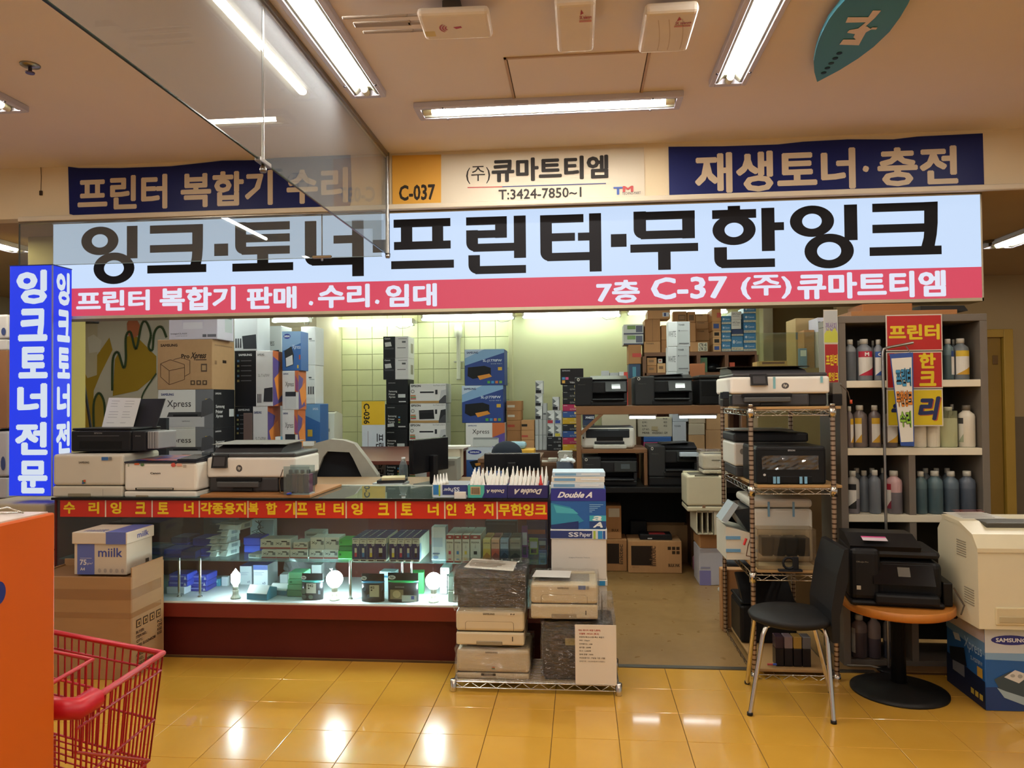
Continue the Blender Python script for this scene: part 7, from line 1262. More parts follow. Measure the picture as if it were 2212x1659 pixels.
# posters on its front
def poster(lab, crop, x0, y0, x1, y1, Y, col, ents, rz=0, nm='poster', th=.003):
    xc, z0, W, H = fp(crop, x0, y0, x1, y1, Y); t = thing(nm, lab, 'poster', (xc, Y, z0), rz); b = B(); b.box(-W/2, W/2, 0, th, 0, H, M('#D8D0C0', .5)); b.done('sheet', t); deco(t, W, th, H, [('r', 'F', .02, .03, .98, .97, col)]+ents); return t
yt_ = '#E0C41E'
poster('red poster with yellow lettering at the top of the bookcase', 'c7', 1088, 142, 1528, 425, BY-.006, '#B4201C', [('t', 'F', .05, .27, .95, .70, '프린터', yt_, {'b': .045})])
poster('red poster with yellow lettering behind the hanging sign', 'c7', 1092, 432, 1530, 718, BY-.006, '#B4201C', [('t', 'F', .58, .04, .88, .46, '한', yt_, {'b': .045}), ('t', 'F', .58, .53, .88, .94, '크', yt_, {'b': .045}), ('t', 'F', .10, .04, .42, .46, '무', yt_, {'b': .045}), ('t', 'F', .10, .53, .42, .94, '잉', yt_, {'b': .045})])
poster('yellow poster with navy lettering behind the hanging sign', 'c7', 1096, 724, 1533, 1012, BY-.006, '#D8BE1A', [('t', 'F', .55, .22, .98, .86, '리', '#B0502A', {'b': .05, 'sh': .2}), ('t', 'F', .53, .20, .96, .84, '리', '#1E2A5A', {'b': .05, 'sh': .2}), ('t', 'F', .04, .20, .46, .84, '수', '#1E2A5A', {'b': .05, 'sh': .2})])
t = poster('narrow red poster with yellow lettering on the bookcase side', 'c7', 610, 365, 718, 680, BY-.03, '#A01E22', [('t', 'F', .08, .28, .95, .56, '프린터', yt_, {'b': .04}), ('t', 'F', .25, .72, .98, .94, '한잉크', yt_, {'b': .04})], math.radians(6))
poster('pale silver and lime poster above the narrow red one', 'c7', 602, 105, 715, 368, BY-.032, '#B4B8B8', [('r', 'F', .02, .72, .98, .97, '#C0C44A'), ('p', 'F', [(.02, .72), (.3, .55), (.55, .66), (.8, .5), (.98, .72)], '#C0C44A'), ('t', 'F', .12, .38, .9, .62, '전산지', '#8A7AA0', {'b': .03})], math.radians(6))
# chrome pole with the hanging sign
q = at(*px('c7', 1070, 800), 4.34); zt_ = at(*px('c7', 1075, 400), 4.34).z; t = thing('sign_stand', 'chrome pole stand holding a hanging sign before the bookcase', 'stand', (q.x, 4.34, 0)); xe = at(*px('c7', 1300, 355), 4.34).x-q.x
b = B(); b.tube([(0, 0, .02), (0, 0, zt_-.03), (.005, 0, zt_-.008), (.03, 0, zt_), (xe, 0, zt_+.025)], .008, STEEL, 10); b.done('pole', t); b = B(); b.lathe([(.06, 0), (.06, .008), (.02, .02)], BLK, n=20); b.done('base', t)
b = B(); b.tube([(xe*.75, 0, zt_+.01), (xe*.9, 0, zt_-.03), (xe*.7, 0, zt_-.05), (xe*.2, 0, zt_-.04)], .003, STEEL, 6); b.done('hook', t)
A = [at(*px('c7', *p), 4.30) for p in ((1120, 450), (1300, 437), (1310, 1170), (1205, 1165))]; o0 = A[3]; t = thing('hanging_sign', 'white hanging sign with colourful outlined lettering and blue edge', 'sign', o0)
b = B(); b.prism([(v.x-o0.x, v.z-o0.z) for v in A], 0, .006, M('#2E4E96', .45), 'y'); b.done('board', t)
def bil(u, v, e): p = (A[0].lerp(A[1], u)).lerp(A[3].lerp(A[2], u), v)-o0; return (p.x, -e, p.z)
b = B(); b.quad([bil(u, v, .0012) for u, v in ((.03, .96), (.93, .95), (.93, .05), (.03, .05))], M('#DDDACE', .5)); b.done('white_face', t)
b = B()
for s, c, u0, v0, u1, v1 in (('프린터', '#3A8AB8', .14, .16, .88, .36), ('무한잉크', '#D0802A', .05, .40, .92, .58), ('수리', '#8AB83A', .12, .62, .82, .80)):
    for bo, cc, e in ((.11, '#14161A', .0020), (.035, c, .0032)):
        vs, fs = text_geo(s, bo); b.add([bil(u0+(u1-u0)*vx, v1-(v1-v0)*vy, e+vz) for vx, vy, vz in vs], fs, M(cc, .5))
b.done('lettering', t)

# ================================================================== round table with a black printer
tq = onz(1948, 1493, 0); zt_ = at(1945, 1297, tq.y).z; R_T = .96*(at(2066, 1300, tq.y).x-at(1826, 1300, tq.y).x)/2; TWD = M('#BE7832', .4, 0, .12, 5, 0, (2, 14, 2))
t = thing('round_table', 'low round wooden table on a black pedestal', 'table', (at(1946, 1300, tq.y).x-.018, tq.y, 0))
b = B(); b.lathe([(R_T-.012, zt_-.045), (R_T, zt_-.035), (R_T, zt_-.006), (R_T-.006, zt_)], TWD, n=48); b.done('table_top', t)
b = B(); b.lathe([(.036, .03), (.034, zt_-.06), (.10, zt_-.05), (.12, zt_-.045)], BLK, n=18); b.done('pedestal', t); b = B(); b.lathe([(.232, 0), (.232, .010), (.20, .020), (.06, .032), (.04, .05)], M('#1A1918', .45), n=40); b.done('base', t)
YQ2 = tq.y-.20; zt_ += .001; xc, _, W, H = fp('d7', 190, 305, 870, 735, YQ2, zt_); W *= .97
t = thing('black_printer', 'black inkjet with a pink sticker on the low round table', 'printer', (xc+.02, YQ2+.06, zt_), math.radians(-9))
parts(t, W, .36, H, [('body', '#151416', 0, .34, .03, 1, .06, .86, .03, 3), ('right_body', '#121214', .30, 1, .10, 1, .10, .66, .03, 3), ('base', '#101012', .0, 1, .0, .95, 0, .08, .012), ('output_tray', '#18181A', .26, .94, -.06, .5, .05, .20, .012), ('scanner_lid', '#1C1B1D', .02, .99, .12, 1, .70, .82, .02)])
b = B(); b.prism([(.05, .80*H), (.36, .80*H), (.36, .98*H), (.20, 1.0*H), (.03, .88*H)], -.48*W, .28*W, M('#1A191B', .4), 'x'); b.done('document_feeder', t)
b = B(); b.prism([(-.01, .34*H), (.06, .32*H), (.06, .62*H), (.045, .64*H)], -.25*W, .40*W, M('#0C0C10', .15), 'x'); cp = b.done('control_panel', t)
b = B(); f = lambda k: (-.01+.055*k-.0022, (.34+.30*k)*H); b.quad([(.02*W, *f(.38)), (.15*W, *f(.38)), (.15*W, *f(.80)), (.02*W, *f(.80))], M('#5A554E', .2)); b.done('screen', cp)
b = B(); b.quad([(-.33*W, .05, H*.955), (-.06*W, .05, H*.955), (-.06*W, .11, H*.985), (-.33*W, .11, H*.985)], M('#D8C8CC', .5)); b.quad([(-.33*W, .095, H*.979), (-.06*W, .095, H*.979), (-.06*W, .113, H*.988), (-.33*W, .113, H*.988)], M('#D04A8A', .5)); b.done('pink_sticker', t)
deco(t, W, .36, H, [('r', 'F', .07, .70, .115, .76, '#B8B2A4'), ('t', 'F', .07, .33, .20, .36, 'OfficeJet Pro', '#8A8070', {'b': .0})])
b = B(); b.box(W*.5+.006, W*.5+.05, .06, .26, .002, H*.36, M('#141212', .3), .006); b.done('ink_tank', t)
b = B(); b.tube([(W*.5+.05, .05, H*.3), (W*.5+.09, .03, .02), (W*.5+.06, -.02, -.012)], .004, M('#4A3A26', .5), 6); b.done('ink_tube', t)

# ================================================================== black chair before the rack
FA, FB, FC, FD = onz(1620, 1545), onz(1801, 1563), onz(1614, 1477), onz(1795, 1497); ctr = (FA+FB+FC+FD)/4; zs_ = at(1715, 1322, ctr.y).z; xs_ = at(1708, 1322, ctr.y).x
t = thing('side_chair', 'black padded chair with chrome legs facing left', 'chair', (xs_, ctr.y, 0)); o0 = Vector((xs_, ctr.y, 0))
b = B(); n = 36; RS = .205
prof = [(RS*.80, zs_-.045), (RS*.97, zs_-.03), (RS, zs_-.012), (RS*.95, zs_), (RS*.4, zs_+.006), (0, zs_+.007)]; b.lathe(prof, M('#1E1D1D', .6, 0, .08, 12), n=n, sy=.98); b.done('seat', t)
for F_, tx, ty in ((FA, -.155, -.11), (FB, .13, -.13), (FC, -.15, .11), (FD, .13, .12)):
    p = F_-o0; b = B(); tp = Vector((tx, ty, zs_-.04)); b.tube([tuple(p), tuple(p.lerp(tp, .9)), tuple(tp+Vector((.01 if tx < 0 else -.01, 0, .0))), (tx*.55, ty*.6, zs_-.035)], .0115, CHROME, 10); b.done('leg', t)
    b = B(); b.lathe([(.014, 0), (.014, .015)], BLK, p.x, p.y, 10); b.done('foot_cap', t)
xb_ = at(1795, 1300, ctr.y).x-xs_; zt_ = at(1805, 1172, ctr.y).z
b = B(); prof = [(xb_-.045, zs_-.10), (xb_-.05, zs_+.05), (xb_-.02, zs_+.22), (xb_+.015, zt_-.005), (xb_+.035, zt_), (xb_+.03, zs_+.2), (xb_-.01, zs_+.03), (xb_-.012, zs_-.10)]
b.prism(prof, -.16, .18, M('#1B1B1D', .5, 0, .08, 12), 'y'); b.done('backrest', t)

# ================================================================== cream laser printer on the blue carton, right edge
cq = onz(2130, 1535); YB_ = cq.y; H = at(2130, 1357, YB_).z; W = .56; D = .38
t = carton('printer_carton', 'large blue and white printer carton on the floor at the right edge', 'carton', cq.x+W/2, YB_, .002, W, D, H-.002, '#1E5A9C', [('r', 'F', 0, 0, 1, .30, '#C9CED4'), ('p', 'F', [(0, .30), (1, .30), (1, .42), (0, .38)], '#7FA4C8'), ('p', 'F', [(0, .72), (1, .66), (1, 1), (0, 1)], '#16386E'), ('e', 'F', .05, .08, .38, .20, '#2A2E80'), ('t', 'F', .09, .115, .34, .165, 'SAMSUNG', '#E4E6EC', {'b': .035}), ('p', 'F', [(.07, .62), (.14, .82), (.32, .93), (.52, .72), (.40, .55), (.2, .52)], '#3A4A52'), ('p', 'F', [(.09, .72), (.15, .84), (.32, .93), (.34, .84), (.16, .76)], '#9AAEB8'), ('p', 'F', [(.15, .59), (.24, .50), (.36, .56), (.27, .66)], '#D4D2CC'), ('e', 'F', .20, .55, .24, .59, '#A0A09C'), ('e', 'F', .26, .55, .30, .60, '#A0A09C'),
    ('r', 'L', 0, 0, 1, .18, '#B8AEB0'), ('p', 'L', [(0, .18), (1, .18), (1, .34), (0, .26)], '#5E86AE'), ('p', 'L', [(0, .6), (1, .66), (1, 1), (0, 1)], '#101C38'), ('e', 'L', .06, -.0, .34, .10, '#2A2428'), ('t', 'L', .50, .24, .94, .42, 'Xpress', '#A8C4DC', {'b': .01}), ('t', 'L', .66, .44, .95, .49, 'SL-M2078FW', '#B8CCE0', {'b': .01}), ('r', 'L', .82, .52, .95, .64, '#C09A3A'), ('p', 'L', [(.2, .28), (.36, .26), (.42, .34), (.26, .36)], '#B0B8BC'), ('r', 'L', .18, .62, .5, .78, '#6A6E74'), ('p', 'L', [(.1, .5), (.5, .4), (.56, .62), (.12, .66)], '#15181E')]+[('r', 'L', .66+.11*k, .84, .74+.11*k, .91, '#B09A3A') for k in range(3)])
b = B(); b.box(-.24, .3, 0, .34, 0, .008, M('#3A9A2A', .5), .001); tag(b.done('green_board', None, (cq.x+.3, YB_-.02, H+.001)), 'thin green board between the carton and the cream printer', 'board')
zl = H+.010; YL = YB_-.05; xl0 = at(2113, 1250, YL).x; HH = at(2150, 1130, YL+.15).z-zl; W = .52; D = .40
t = thing('laser_printer', 'large cream laser printer on the blue carton at the right edge', 'printer', (xl0+W/2, YL, zl)); CRM = M('#E0D6B6', .42, 0, .04)
b = B(); b.prism([(0, .0), (D, 0), (D, HH*.86), (D*.86, HH), (D*.45, HH*.985), (D*.12, HH*.90), (0, HH*.78)], -W/2, W/2, CRM, 'x'); b.done('body', t)
b = B(); b.prism([(-.006, HH*.76), (D*.12, HH*.885), (D*.45, HH*.97), (D*.86, HH*.99), (D*.86, HH*1.03), (D*.42, HH*1.015), (D*.1, HH*.925), (-.006, HH*.80)], -W/2-.004, W/2+.004, M('#DDD1AE', .4), 'x'); b.done('top_cover', t)
b = B(); b.box(-W*.32, W*.4, .10, .30, HH*.965, HH*1.02, M('#4A463C', .5), .006); b.done('output_slot', t)
b = B(); b.box(-W*.36, W*.4, -.008, .02, .02, HH*.22, M('#D2C49E', .45), .006); tr = b.done('paper_tray', t); b = B(); b.box(-W*.33, W*.38, -.011, -.006, HH*.07, HH*.13, M('#B8AA86', .5), .002); b.done('tray_grip', tr)
for z_, y_ in ((.66, .22), (.20, .05)):
    for k in range(7): b = B(); b.box(-W/2-.002, -W/2+.002, D*y_+.02, D*y_+.11, HH*z_+.012*k, HH*z_+.012*k+.005, M('#9A907A', .5)); b.done('vent_slot', t)
b = B(); b.quad([(-W*.42, D*.55, HH*1.02), (-W*.0, D*.55, HH*1.025), (-W*.08, D*.98, HH*1.04), (-W*.46, D*.98, HH*1.035)], M('#DCD8CC', .6)); sh = b.done('paper_sheet', t); b = B()
for k in range(6): y = D*(.6+.06*k); b.quad([(-W*.40+.01*k*.3, y, HH*1.0245+.004*k), (-W*.1, y, HH*1.0265+.004*k), (-W*.1, y+.008, HH*1.028+.004*k), (-W*.40, y+.008, HH*1.026+.004*k)], M('#7A7068' if k < 4 else '#A05048', .6))
b.done('print', sh)
b = B(); b.tube([tuple(onz(1830, 1440)+Vector((0, 0, .008))), tuple(onz(1880, 1441)+Vector((0, 0, .008))), tuple(onz(1930, 1455)+Vector((0, -.0, .008)))], .006, M('#8A8478', .5), 6); tag(b.done('floor_cable'), 'grey cable on the floor under the round table', 'cable')

# ================================================================== wrapped printers on the low wire platform
pa_, pb_ = onz(980, 1492), onz(1337, 1503); LX0, LX1, LY = pa_.x, pb_.x, (pa_.y+pb_.y)/2; LD = .36
t = thing('wire_platform', 'low chrome wire platform under the wrapped printers', 'platform', ((LX0+LX1)/2, LY, 0)); hw = (LX1-LX0)/2; zp = .05
b = B(); truss(b, (-hw, 0, zp), (hw, 0, zp), .004, .03); truss(b, (-hw, LD, zp), (hw, LD, zp), .004, .03); truss(b, (-hw, 0, zp), (-hw, LD, zp), .004, .03); truss(b, (hw, 0, zp), (hw, LD, zp), .004, .03); b.done('frame', t)
for k in range(22): b = B(); yy = LD*(k+.5)/22; b.tube([(-hw, yy, zp+.001), (hw, yy, zp+.001)], .0022, CHROME, 5); b.done('wire', t)
for sx in (-hw, hw):
    for yy in (0, LD): b = B(); b.lathe([(.016, 0), (.017, .01), (.017, zp+.012), (.012, zp+.014)], CHROME, sx, yy, 12); b.done('foot', t)
zp += .0045; sam = lambda y: ('t', 'F', .40, y, .57, y+.05, 'SAMSUNG', '#4A3E30', {'b': .035})
Y_ = LY+.03; xc, _, W, H = fp('d4', 212, 1020, 938, 1418, Y_, zp)
laser('wrapped cream colour laser printer at the bottom of the left pile', xc, Y_, zp, W, .29, H, '#C4B596', [sam(.10), ('r', 'F', .485, .60, .53, .67, '#3A6A4A'), ('r', 'F', .49, .59, .53, .63, '#C0602E'), ('r', 'F', .34, .80, .54, .89, '#6A6052'), ('r', 'F', .34, .80, .38, .88, '#1E1A16'), ('r', 'F', .50, .80, .54, .88, '#1E1A16'), ('r', 'F', .78, .80, .784, .99, '#8A7E66')], .20, '#4A463E', wrap=True); zA = zp+H+.016
xc, _, W, H = fp('d4', 205, 630, 888, 1025, Y_, zA)
t = laser('wrapped cream multifunction printer with a dark scanner on the left pile', xc, Y_, zA, W, .28, H, '#CDBFA0', [sam(.10), ('r', 'F', .76, .09, .87, .15, '#D8CCB4'), ('t', 'F', .80, .10, .86, .14, 'N', '#3A342A', {'b': .03}), ('r', 'F', .82, .74, .835, .87, '#4A4234')]+wire_poly('F', [(.145, .56), (.145, .37), (.17, .33), (.82, .33), (.845, .37), (.845, .60)], '#5A4E3C', .003), .37, '#26221E', grip=(.30, .68)); hB = H
xc2, _, W2, H2 = fp('d4', 195, 265, 915, 630, Y_, zA+H)
b = B(); z0 = H-.01; z1 = H+H2; b.box(-W*.5, W*.5, .06, .27, z0, z1-H2*.55, M('#231A14', .4), .01); b.done('rear_housing', t); b = B(); b.prism([(.0, z1-H2*.62), (.27, z1-H2*.6), (.27, z1-.01), (.08, z1), (.02, z1-H2*.04), (.0, z1-H2*.14)], -W2*.49, W2*.49, M('#1C1816', .35), 'x'); b.done('scanner_head', t)
o = film(t, W2*.96, .275, H2+.02, .008, 6); o.location = (0, 0, H-.01)
b = B(); b.quad([(-W*.40, .06, z1+.014), (W*.34, .02, z1+.006), (W*.36, .19, z1+.018), (-W*.34, .24, z1+.024)], M('#D4CDBE', .6)); sh = b.done('paper_note', t); b = B()
for k in range(5): b.quad([(-W*.34, .09+.024*k, z1+.0165+.002*k), (W*(.1+.05*(k % 3)), .075+.024*k, z1+.0145+.002*k), (W*(.1+.05*(k % 3)), .083+.024*k, z1+.0155+.002*k), (-W*.34, .098+.024*k, z1+.0175+.002*k)], M('#8A7A6A', .6))
b.done('print', sh)
Y_ = LY+.015; xc, _, W, H = fp('d4', 1058, 765, 1800, 1470, Y_+.01, zp); W *= .985
t = thing('black_printer', 'dark multifunction machine fully wrapped in film on the right of the platform', 'printer', (xc, Y_+.02, zp))
parts(t, W, .28, H, [('body', '#2E261E', .0, 1, .0, 1, 0, .88, .03, 3), ('lid', '#1E1A18', .02, .98, .02, .98, .89, .98, .02), ('base', '#241E18', .03, .97, .02, .98, 0, .06, .01)]); deco(t, W, .28, H, [('r', 'F', .32, .27, .46, .39, '#8A7A44')]); film(t, W, .28, H*.99, .006, 11); film(t, W*.12, .24, .10, .006, 12).location = (W*.41, 0, H*.98)
zC = zp+H+.02; xc2, _, W2, H2 = fp('d4', 930, 250, 1640, 770, Y_, zC)
t = laser('wrapped cream laser printer on top of the dark wrapped machine', xc2, Y_+.01, zC, W2*.95, .28, H2-.06, '#C9BC9C', [sam(.13), ('r', 'F', .71, .08, .82, .19, '#3E5E96'), ('r', 'F', .83, .09, .87, .18, '#8A8272'), ('r', 'F', .81, .76, .828, .88, '#4A4234')]+wire_poly('F', [(.16, .57), (.16, .38), (.19, .33), (.80, .33), (.84, .38), (.84, .58)], '#5A4E3C', .003), .40, '#8A8476', grip=(.31, .68), wrap=True)
b = B(); h_ = H2-.06+.018; b.quad([(-W2*.46, .04, h_), (W2*.08, .03, h_), (W2*.10, .17, h_+.004), (-W2*.42, .18, h_+.004)], M('#D0CCC4', .6)); b.done('paper_note', t)
xc, z0, W, H = fp('d4', 1395, 828, 1806, 1422, LY-.012)
t = thing('price_notice', 'white printed notice leaning on the dark wrapped machine', 'notice', (xc, LY-.012, max(z0, zp+.002))); b = B(); b.box(-W/2, W/2, 0, .003, 0, H, M('#DCD4C6', .55)); b.done('sheet', t)
ents = []
for k, (s, c, w_) in enumerate((('캐논 레이저 복합기(흑백)', '#B03A2A', .52), ('모델명 : MF235 (중고)', '#B03A2A', .48), ('프린터+복사+스캔+팩스 복합기', '#3A342E', .60), ('속도 : 23ppm', '#3A342E', .26), ('인터페이스 : USB', '#3A342E', .32), ('용지함 : 250매', '#3A342E', .28), ('토너 : 2,400매', '#3A342E', .28), ('현재 잔량 : 100%', '#3A342E', .34), ('무상보증기간 : 구입일 기준 1개월', '#3A342E', .62), ('판매가격 : 130,000원(부가세별도)', '#6A645C', .62))):
    v = .075+.058*k; ents.append(('t', 'F', .10 if k else .08, v, .10+w_, v+(.036 if k < 2 else .027), s, c, {'b': .02}))
deco(t, W, .003, H, ents)

# ================================================================== stack of paper boxes at the end of the counter
PX = (1190, 1309); YP_ = 4.27; xc = (at(PX[0], 1100, YP_).x+at(PX[1], 1100, YP_).x)/2; W = at(PX[1], 1100, YP_).x-at(PX[0], 1100, YP_).x; zz = .003; D = .24; wtc = '#D6CFC4'
def pbox(lab, yt, col, ents, lid=None, nm='paper_box'):
    global zz
    zt_ = at(1250, yt, YP_).z; H = zt_-zz; o = carton(nm, lab, 'box', xc, YP_, zz, W, D, H-.001, col, ents, 0, None, .003)
    if lid: b = B(); b.box(-W/2-.004, W/2+.004, -.004, D+.004, H*(1-lid[0]), H, M(lid[1], .5), .003); l = b.done('lid', o); deco(l, W+.008, D+.008, H, [e for e in lid[2]]).location = (0, -.004, 0)
    zz = zt_+.001
ssl = [('r', 'F', .40, .02, 1, .30, '#22346E')]
pbox('white paper box at the foot of the paper stack', 1345, wtc, [], (.2, '#D9D3C8', [('r', 'F', .72, .02, .98, .18, '#2A86C0')]))
pbox('white textured-paper box in the middle of the paper stack', 1252, wtc, [('e', 'F', .78, .80, .86, .92, '#22346E'), ('e', 'F', .89, .80, .97, .92, '#2A86B8'), ('t', 'F', .8, .83, .84, .89, 'A4', '#E0E0E0'), ('t', 'F', .91, .83, .95, .89, '75', '#E0E0E0')], (.14, '#DDD7CC', [('r', 'F', .76, .02, .96, .13, '#2A86C0')]))
pbox('white box with an SS Paper lid under the blue paper box', 1143, wtc, [('t', 'F', .32, .55, .70, .58, 'Imagine Premium Texture', '#6A6A6A', {'b': .0}), ('r', 'F', .0, .9, .02, 1, '#2A86C0')], (.20, '#D9DDE0', [('r', 'F', 0, .03, .74, .18, '#22346E'), ('t', 'F', .32, .06, .50, .15, 'SS', '#D8DCE4', {'b': .03}), ('t', 'F', .52, .06, .72, .17, 'Paper', '#D8DCE4', {'b': .02}), ('r', 'F', .76, .03, .80, .19, '#A8C04A'), ('r', 'F', .84, .03, .92, .19, '#2A86C0'), ('r', 'F', .93, .03, .97, .19, '#1E4E9A')]))
da = [('p', 'F', [(0, .35), (.35, .45), (.6, .8), (.3, .95), (0, .9)], '#2A86A8'), ('p', 'F', [(.05, .40), (.4, .5), (.5, .62), (.1, .6)], '#4AB0C0'), ('r', 'F', .70, .66, 1.0, .80, '#3FA8B8'), ('t', 'F', .74, .67, .96, .79, 'a', '#E4ECEC', {'b': .02, 'sh': .2}), ('r', 'F', .70, .80, 1, .97, '#1E3E7A'), ('t', 'F', .76, .82, .98, .96, 'A', '#E4ECEC', {'b': .04, 'sh': .2}), ('p', 'F', [(0, .9), (.5, .8), (.5, 1), (0, 1)], '#16306A')]+[('r', 'F', .70, .38+.045*k, .70+.05*(5-k), .395+.045*k, '#8AB8D8') for k in range(5)]
pbox('bright blue Double A paper box on top of the paper stack', 1056, '#1E5AA0', [('r', 'F', 0, 0, 1, .30, '#2A2C86'), ('t', 'F', .12, .07, .80, .22, 'Double A', '#E8E8EC', {'b': .04, 'sh': .08})]+da)
for k, (yt, c, dx, lab) in enumerate(((1042, '#C8D4DC', .0, 'lowest ream of paper lying on the blue paper box'), (1030, '#D9D2C4', .004, 'cream ream of paper in the middle on the blue box'), (1020, '#B4C8D8', .008, 'topmost bluish ream of paper on the blue box'))):
    zt_ = at(1250, yt, YP_+.02).z; carton('paper_ream', lab, 'paper', xc+dx-.004, YP_+.012+.01*k, zz, W*.97, .21, zt_-zz-.001, c, [('r', 'F', .05, .25, .45, .75, '#6A9AC0'), ('r', 'F', .55, .3, .9, .6, '#DDE4E8')], .01*k, None, .002); zz = zt_

# ================================================================== cardboard carton and the boxed paper at the left
fq = onz(283, 1470); XR_, YF_ = fq.x, fq.y; W = .62; D = 4.24-YF_; Hc = at(283, 1248, YF_).z
t = thing('cardboard_box', 'big taped brown cardboard box before the left end of the counter', 'box', (XR_-W/2, YF_, .001)); g = .008; CB = M('#9E7850', .7, 0, .08, 6, 0, (1, 1, 5)); CI = M('#8A6238', .8)
for nm, (a, c, d, e, zt_) in (('front', (-W/2, W/2, 0, g, Hc)), ('side', (W/2-g, W/2, g, D-g, Hc+.05)), ('side', (-W/2, -W/2+g, g, D-g, Hc)), ('back', (-W/2, W/2, D-g, D, Hc+.03))): b = B(); b.box(a, c, d, e, 0, zt_, CB, .002, 1); b.done(nm, t)
b = B(); b.box(-W/2+g, W/2-g, g, D-g, 0, Hc*.98, CI); b.done('contents_panel', t)
for z_, h_ in ((.78, .10), (.60, .05)): b = B(); b.box(-W/2-.001, W/2+.0015, -.0018, D*.9, Hc*z_, Hc*(z_+h_), GLASS('tape', '#F2E2CC', 2.0, .10, 1.5, '#E0C8A0', .12)); b.done('packing_tape', t)
ents = [('r', 'R', .14+.20*k, .44, .29+.20*k, .52, '#4A3420') for k in range(4)]+[('r', 'R', .165+.20*k, .453, .265+.20*k, .507, '#A8804E') for k in range(4)]+[('e', 'R', .19+.20*k, .462, .24+.20*k, .50, '#4A3420') for k in range(4)]
ents += ['|'] + [('t', 'R', .14, .55+.045*k, .14+w_, .58+.045*k, s, '#3E2C1C', {'b': .03}) for k, (s, w_) in enumerate((('BUYER:', .24), ('ITEM NO.:', .32), ('QTY.:', .2), ('SIZE: 51X34X38', .58), ('', 0), ('G/KGS', .24), ('C/NO.:', .22), ('MADE IN KOREA', .5))) if s]
ents += ['|'] + [('t', 'R', .78, .55+.04*k, .92, .58+.04*k, s, '#3E2C1C', {'b': .03}) for k, s in enumerate(('PCS', 'CM', 'KGS', 'KGS'))]
deco(t, W, D, Hc, ents)
xc, _, W2, H2 = fp('d1', 437, 275, 745, 530, YF_+.06, Hc+.002); D2 = .25
t = thing('paper_box', 'white and blue milk paper box on the cardboard box', 'box', (xc, YF_+.06, Hc*.985+.0)); t.location.z = Hc+.0005; WB_ = M('#C9BBA6', .55, 0, .04); BLU = '#5A66A8'
b = B(); b.box(-W2/2, W2/2, 0, D2, 0, H2*.95, WB_, .002, 1); b.done('body', t)
b = B(); b.box(-W2/2-.008, W2/2+.008, -.010, D2+.008, H2*.74, H2*1.02, M('#D2C4B0', .5), .004); ld = b.done('lid', t)
deco(t, W2, D2, H2*.95, [('r', 'F', .06, .20, .39, 1, BLU), ('t', 'F', .46, .32, .92, .55, 'miilk', '#3E4A92', {'b': .015}), ('t', 'F', .11, .62, .24, .76, '75', '#D8D4D4', {'b': .03}), ('t', 'F', .25, .69, .36, .76, 'g/m²', '#D8D4D4', {'b': .01}), ('t', 'F', .12, .82, .21, .90, 'A4', '#D8D4D4', {'b': .03}), ('r', 'F', .12, .58, .34, .59, '#C8C4D0'), ('t', 'R', .14, .85, .42, .90, 'Paper One', '#6A604E', {'b': .01}), ('r', 'R', .72, .76, .86, .86, '#4A4036')]+[('e', 'F', .46+.11*k, .84, .52+.11*k, .95, '#A89A8C') for k in range(5)])
for f_ in 'FRT': deco(ld, W2+.016, D2+.018, H2*1.02, [e_ for e_ in [('r', 'F', .62, .0, .98, .275, BLU), ('r', 'T', .60, 0, .98, 1, BLU), ('t', 'R', .36, .06, .78, .20, 'miilk', '#4A569E', {'b': .015}), ('t', 'T', .16, .62, .55, .92, 'miilk', '#6A70A8', {'b': .01})] if e_[1] == f_]).location = (0, -.010, 0)

# ================================================================== orange stand and red shopping cart in the foreground
YO = 1.62; XO = at(119, 1107, YO).x; ZO = at(119, 1107, YO).z
t = thing('orange_stand', 'orange display stand at the left edge in the foreground', 'stand', (XO-.4, YO-.8, 0)); OR = M('#CE5C10', .4, 0, .08, 4)
b = B(); b.box(-.4, .4, 0, .8, 0, ZO, OR, .004); b.done('cabinet', t)
b = B(); b.box(-.39, .39, .01, .79, ZO, ZO+.003, M('#D8C6B4', .35)); b.done('top_sheet', t)
b = B(); n = 24; yy0, zz0 = .8-.21, ZO-.30
q = [(.4015, (.8-.40)+.13*math.cos(2*math.pi*i/n), zz0+.075*math.sin(2*math.pi*i/n)) for i in range(n)]; qq = onx(0, 1280, XO); q = [(.4015, qq.y-(YO-.8)+.02*math.cos(2*math.pi*i/n)*(1)-.006, qq.z-.0+.024*math.sin(2*math.pi*i/n)) for i in range(n)]; b.quad(q, M('#1E2E7A', .4)); b.done('blue_mark', t)
b = B(); b.tube([(.20, .60, ZO+.006), (.28, .70, ZO+.010), (.34, .73, ZO+.022), (.37, .74, ZO+.008), (.34, .76, ZO+.006), (.26, .71, ZO+.006)], .002, CHROME, 6); b.done('wire_clip', t)
# cart: basket corners from its rim
zr_, zbm = .80, .50; P1 = onz(352, 1411, zr_); P2 = onz(118, 1366, zr_); P3 = onz(205, 1508, zr_); P4 = onz(118, 1545, zr_)
e1 = (P2-P1); e1 = e1.normalized(); P2 = P1+e1*.50
t = thing('shopping_cart', 'red wire shopping cart partly hidden by the orange stand', 'cart', (P1.x, P1.y, 0)); o0 = Vector((P1.x, P1.y, 0)); RM = M('#A81420', .32, 0, .06); RM2 = M('#C01828', .35, 0, .05)
e2 = (P3-P1).normalized(); L2 = (P4-P1).length*.93; Q1, Q2 = P1-o0, P2-o0; Q3 = Q1+e2*L2; Q4 = Q2+e2*L2
cb = (Q1+Q2+Q3+Q4)/4; low = lambda p, k=.86: Vector((cb.x+(p.x-cb.x)*k, cb.y+(p.y-cb.y)*k, zbm))
b = B(); b.tube([Q3, Q1, Q2, Q4], .0085, RM2, 10); b.done('rim', t)
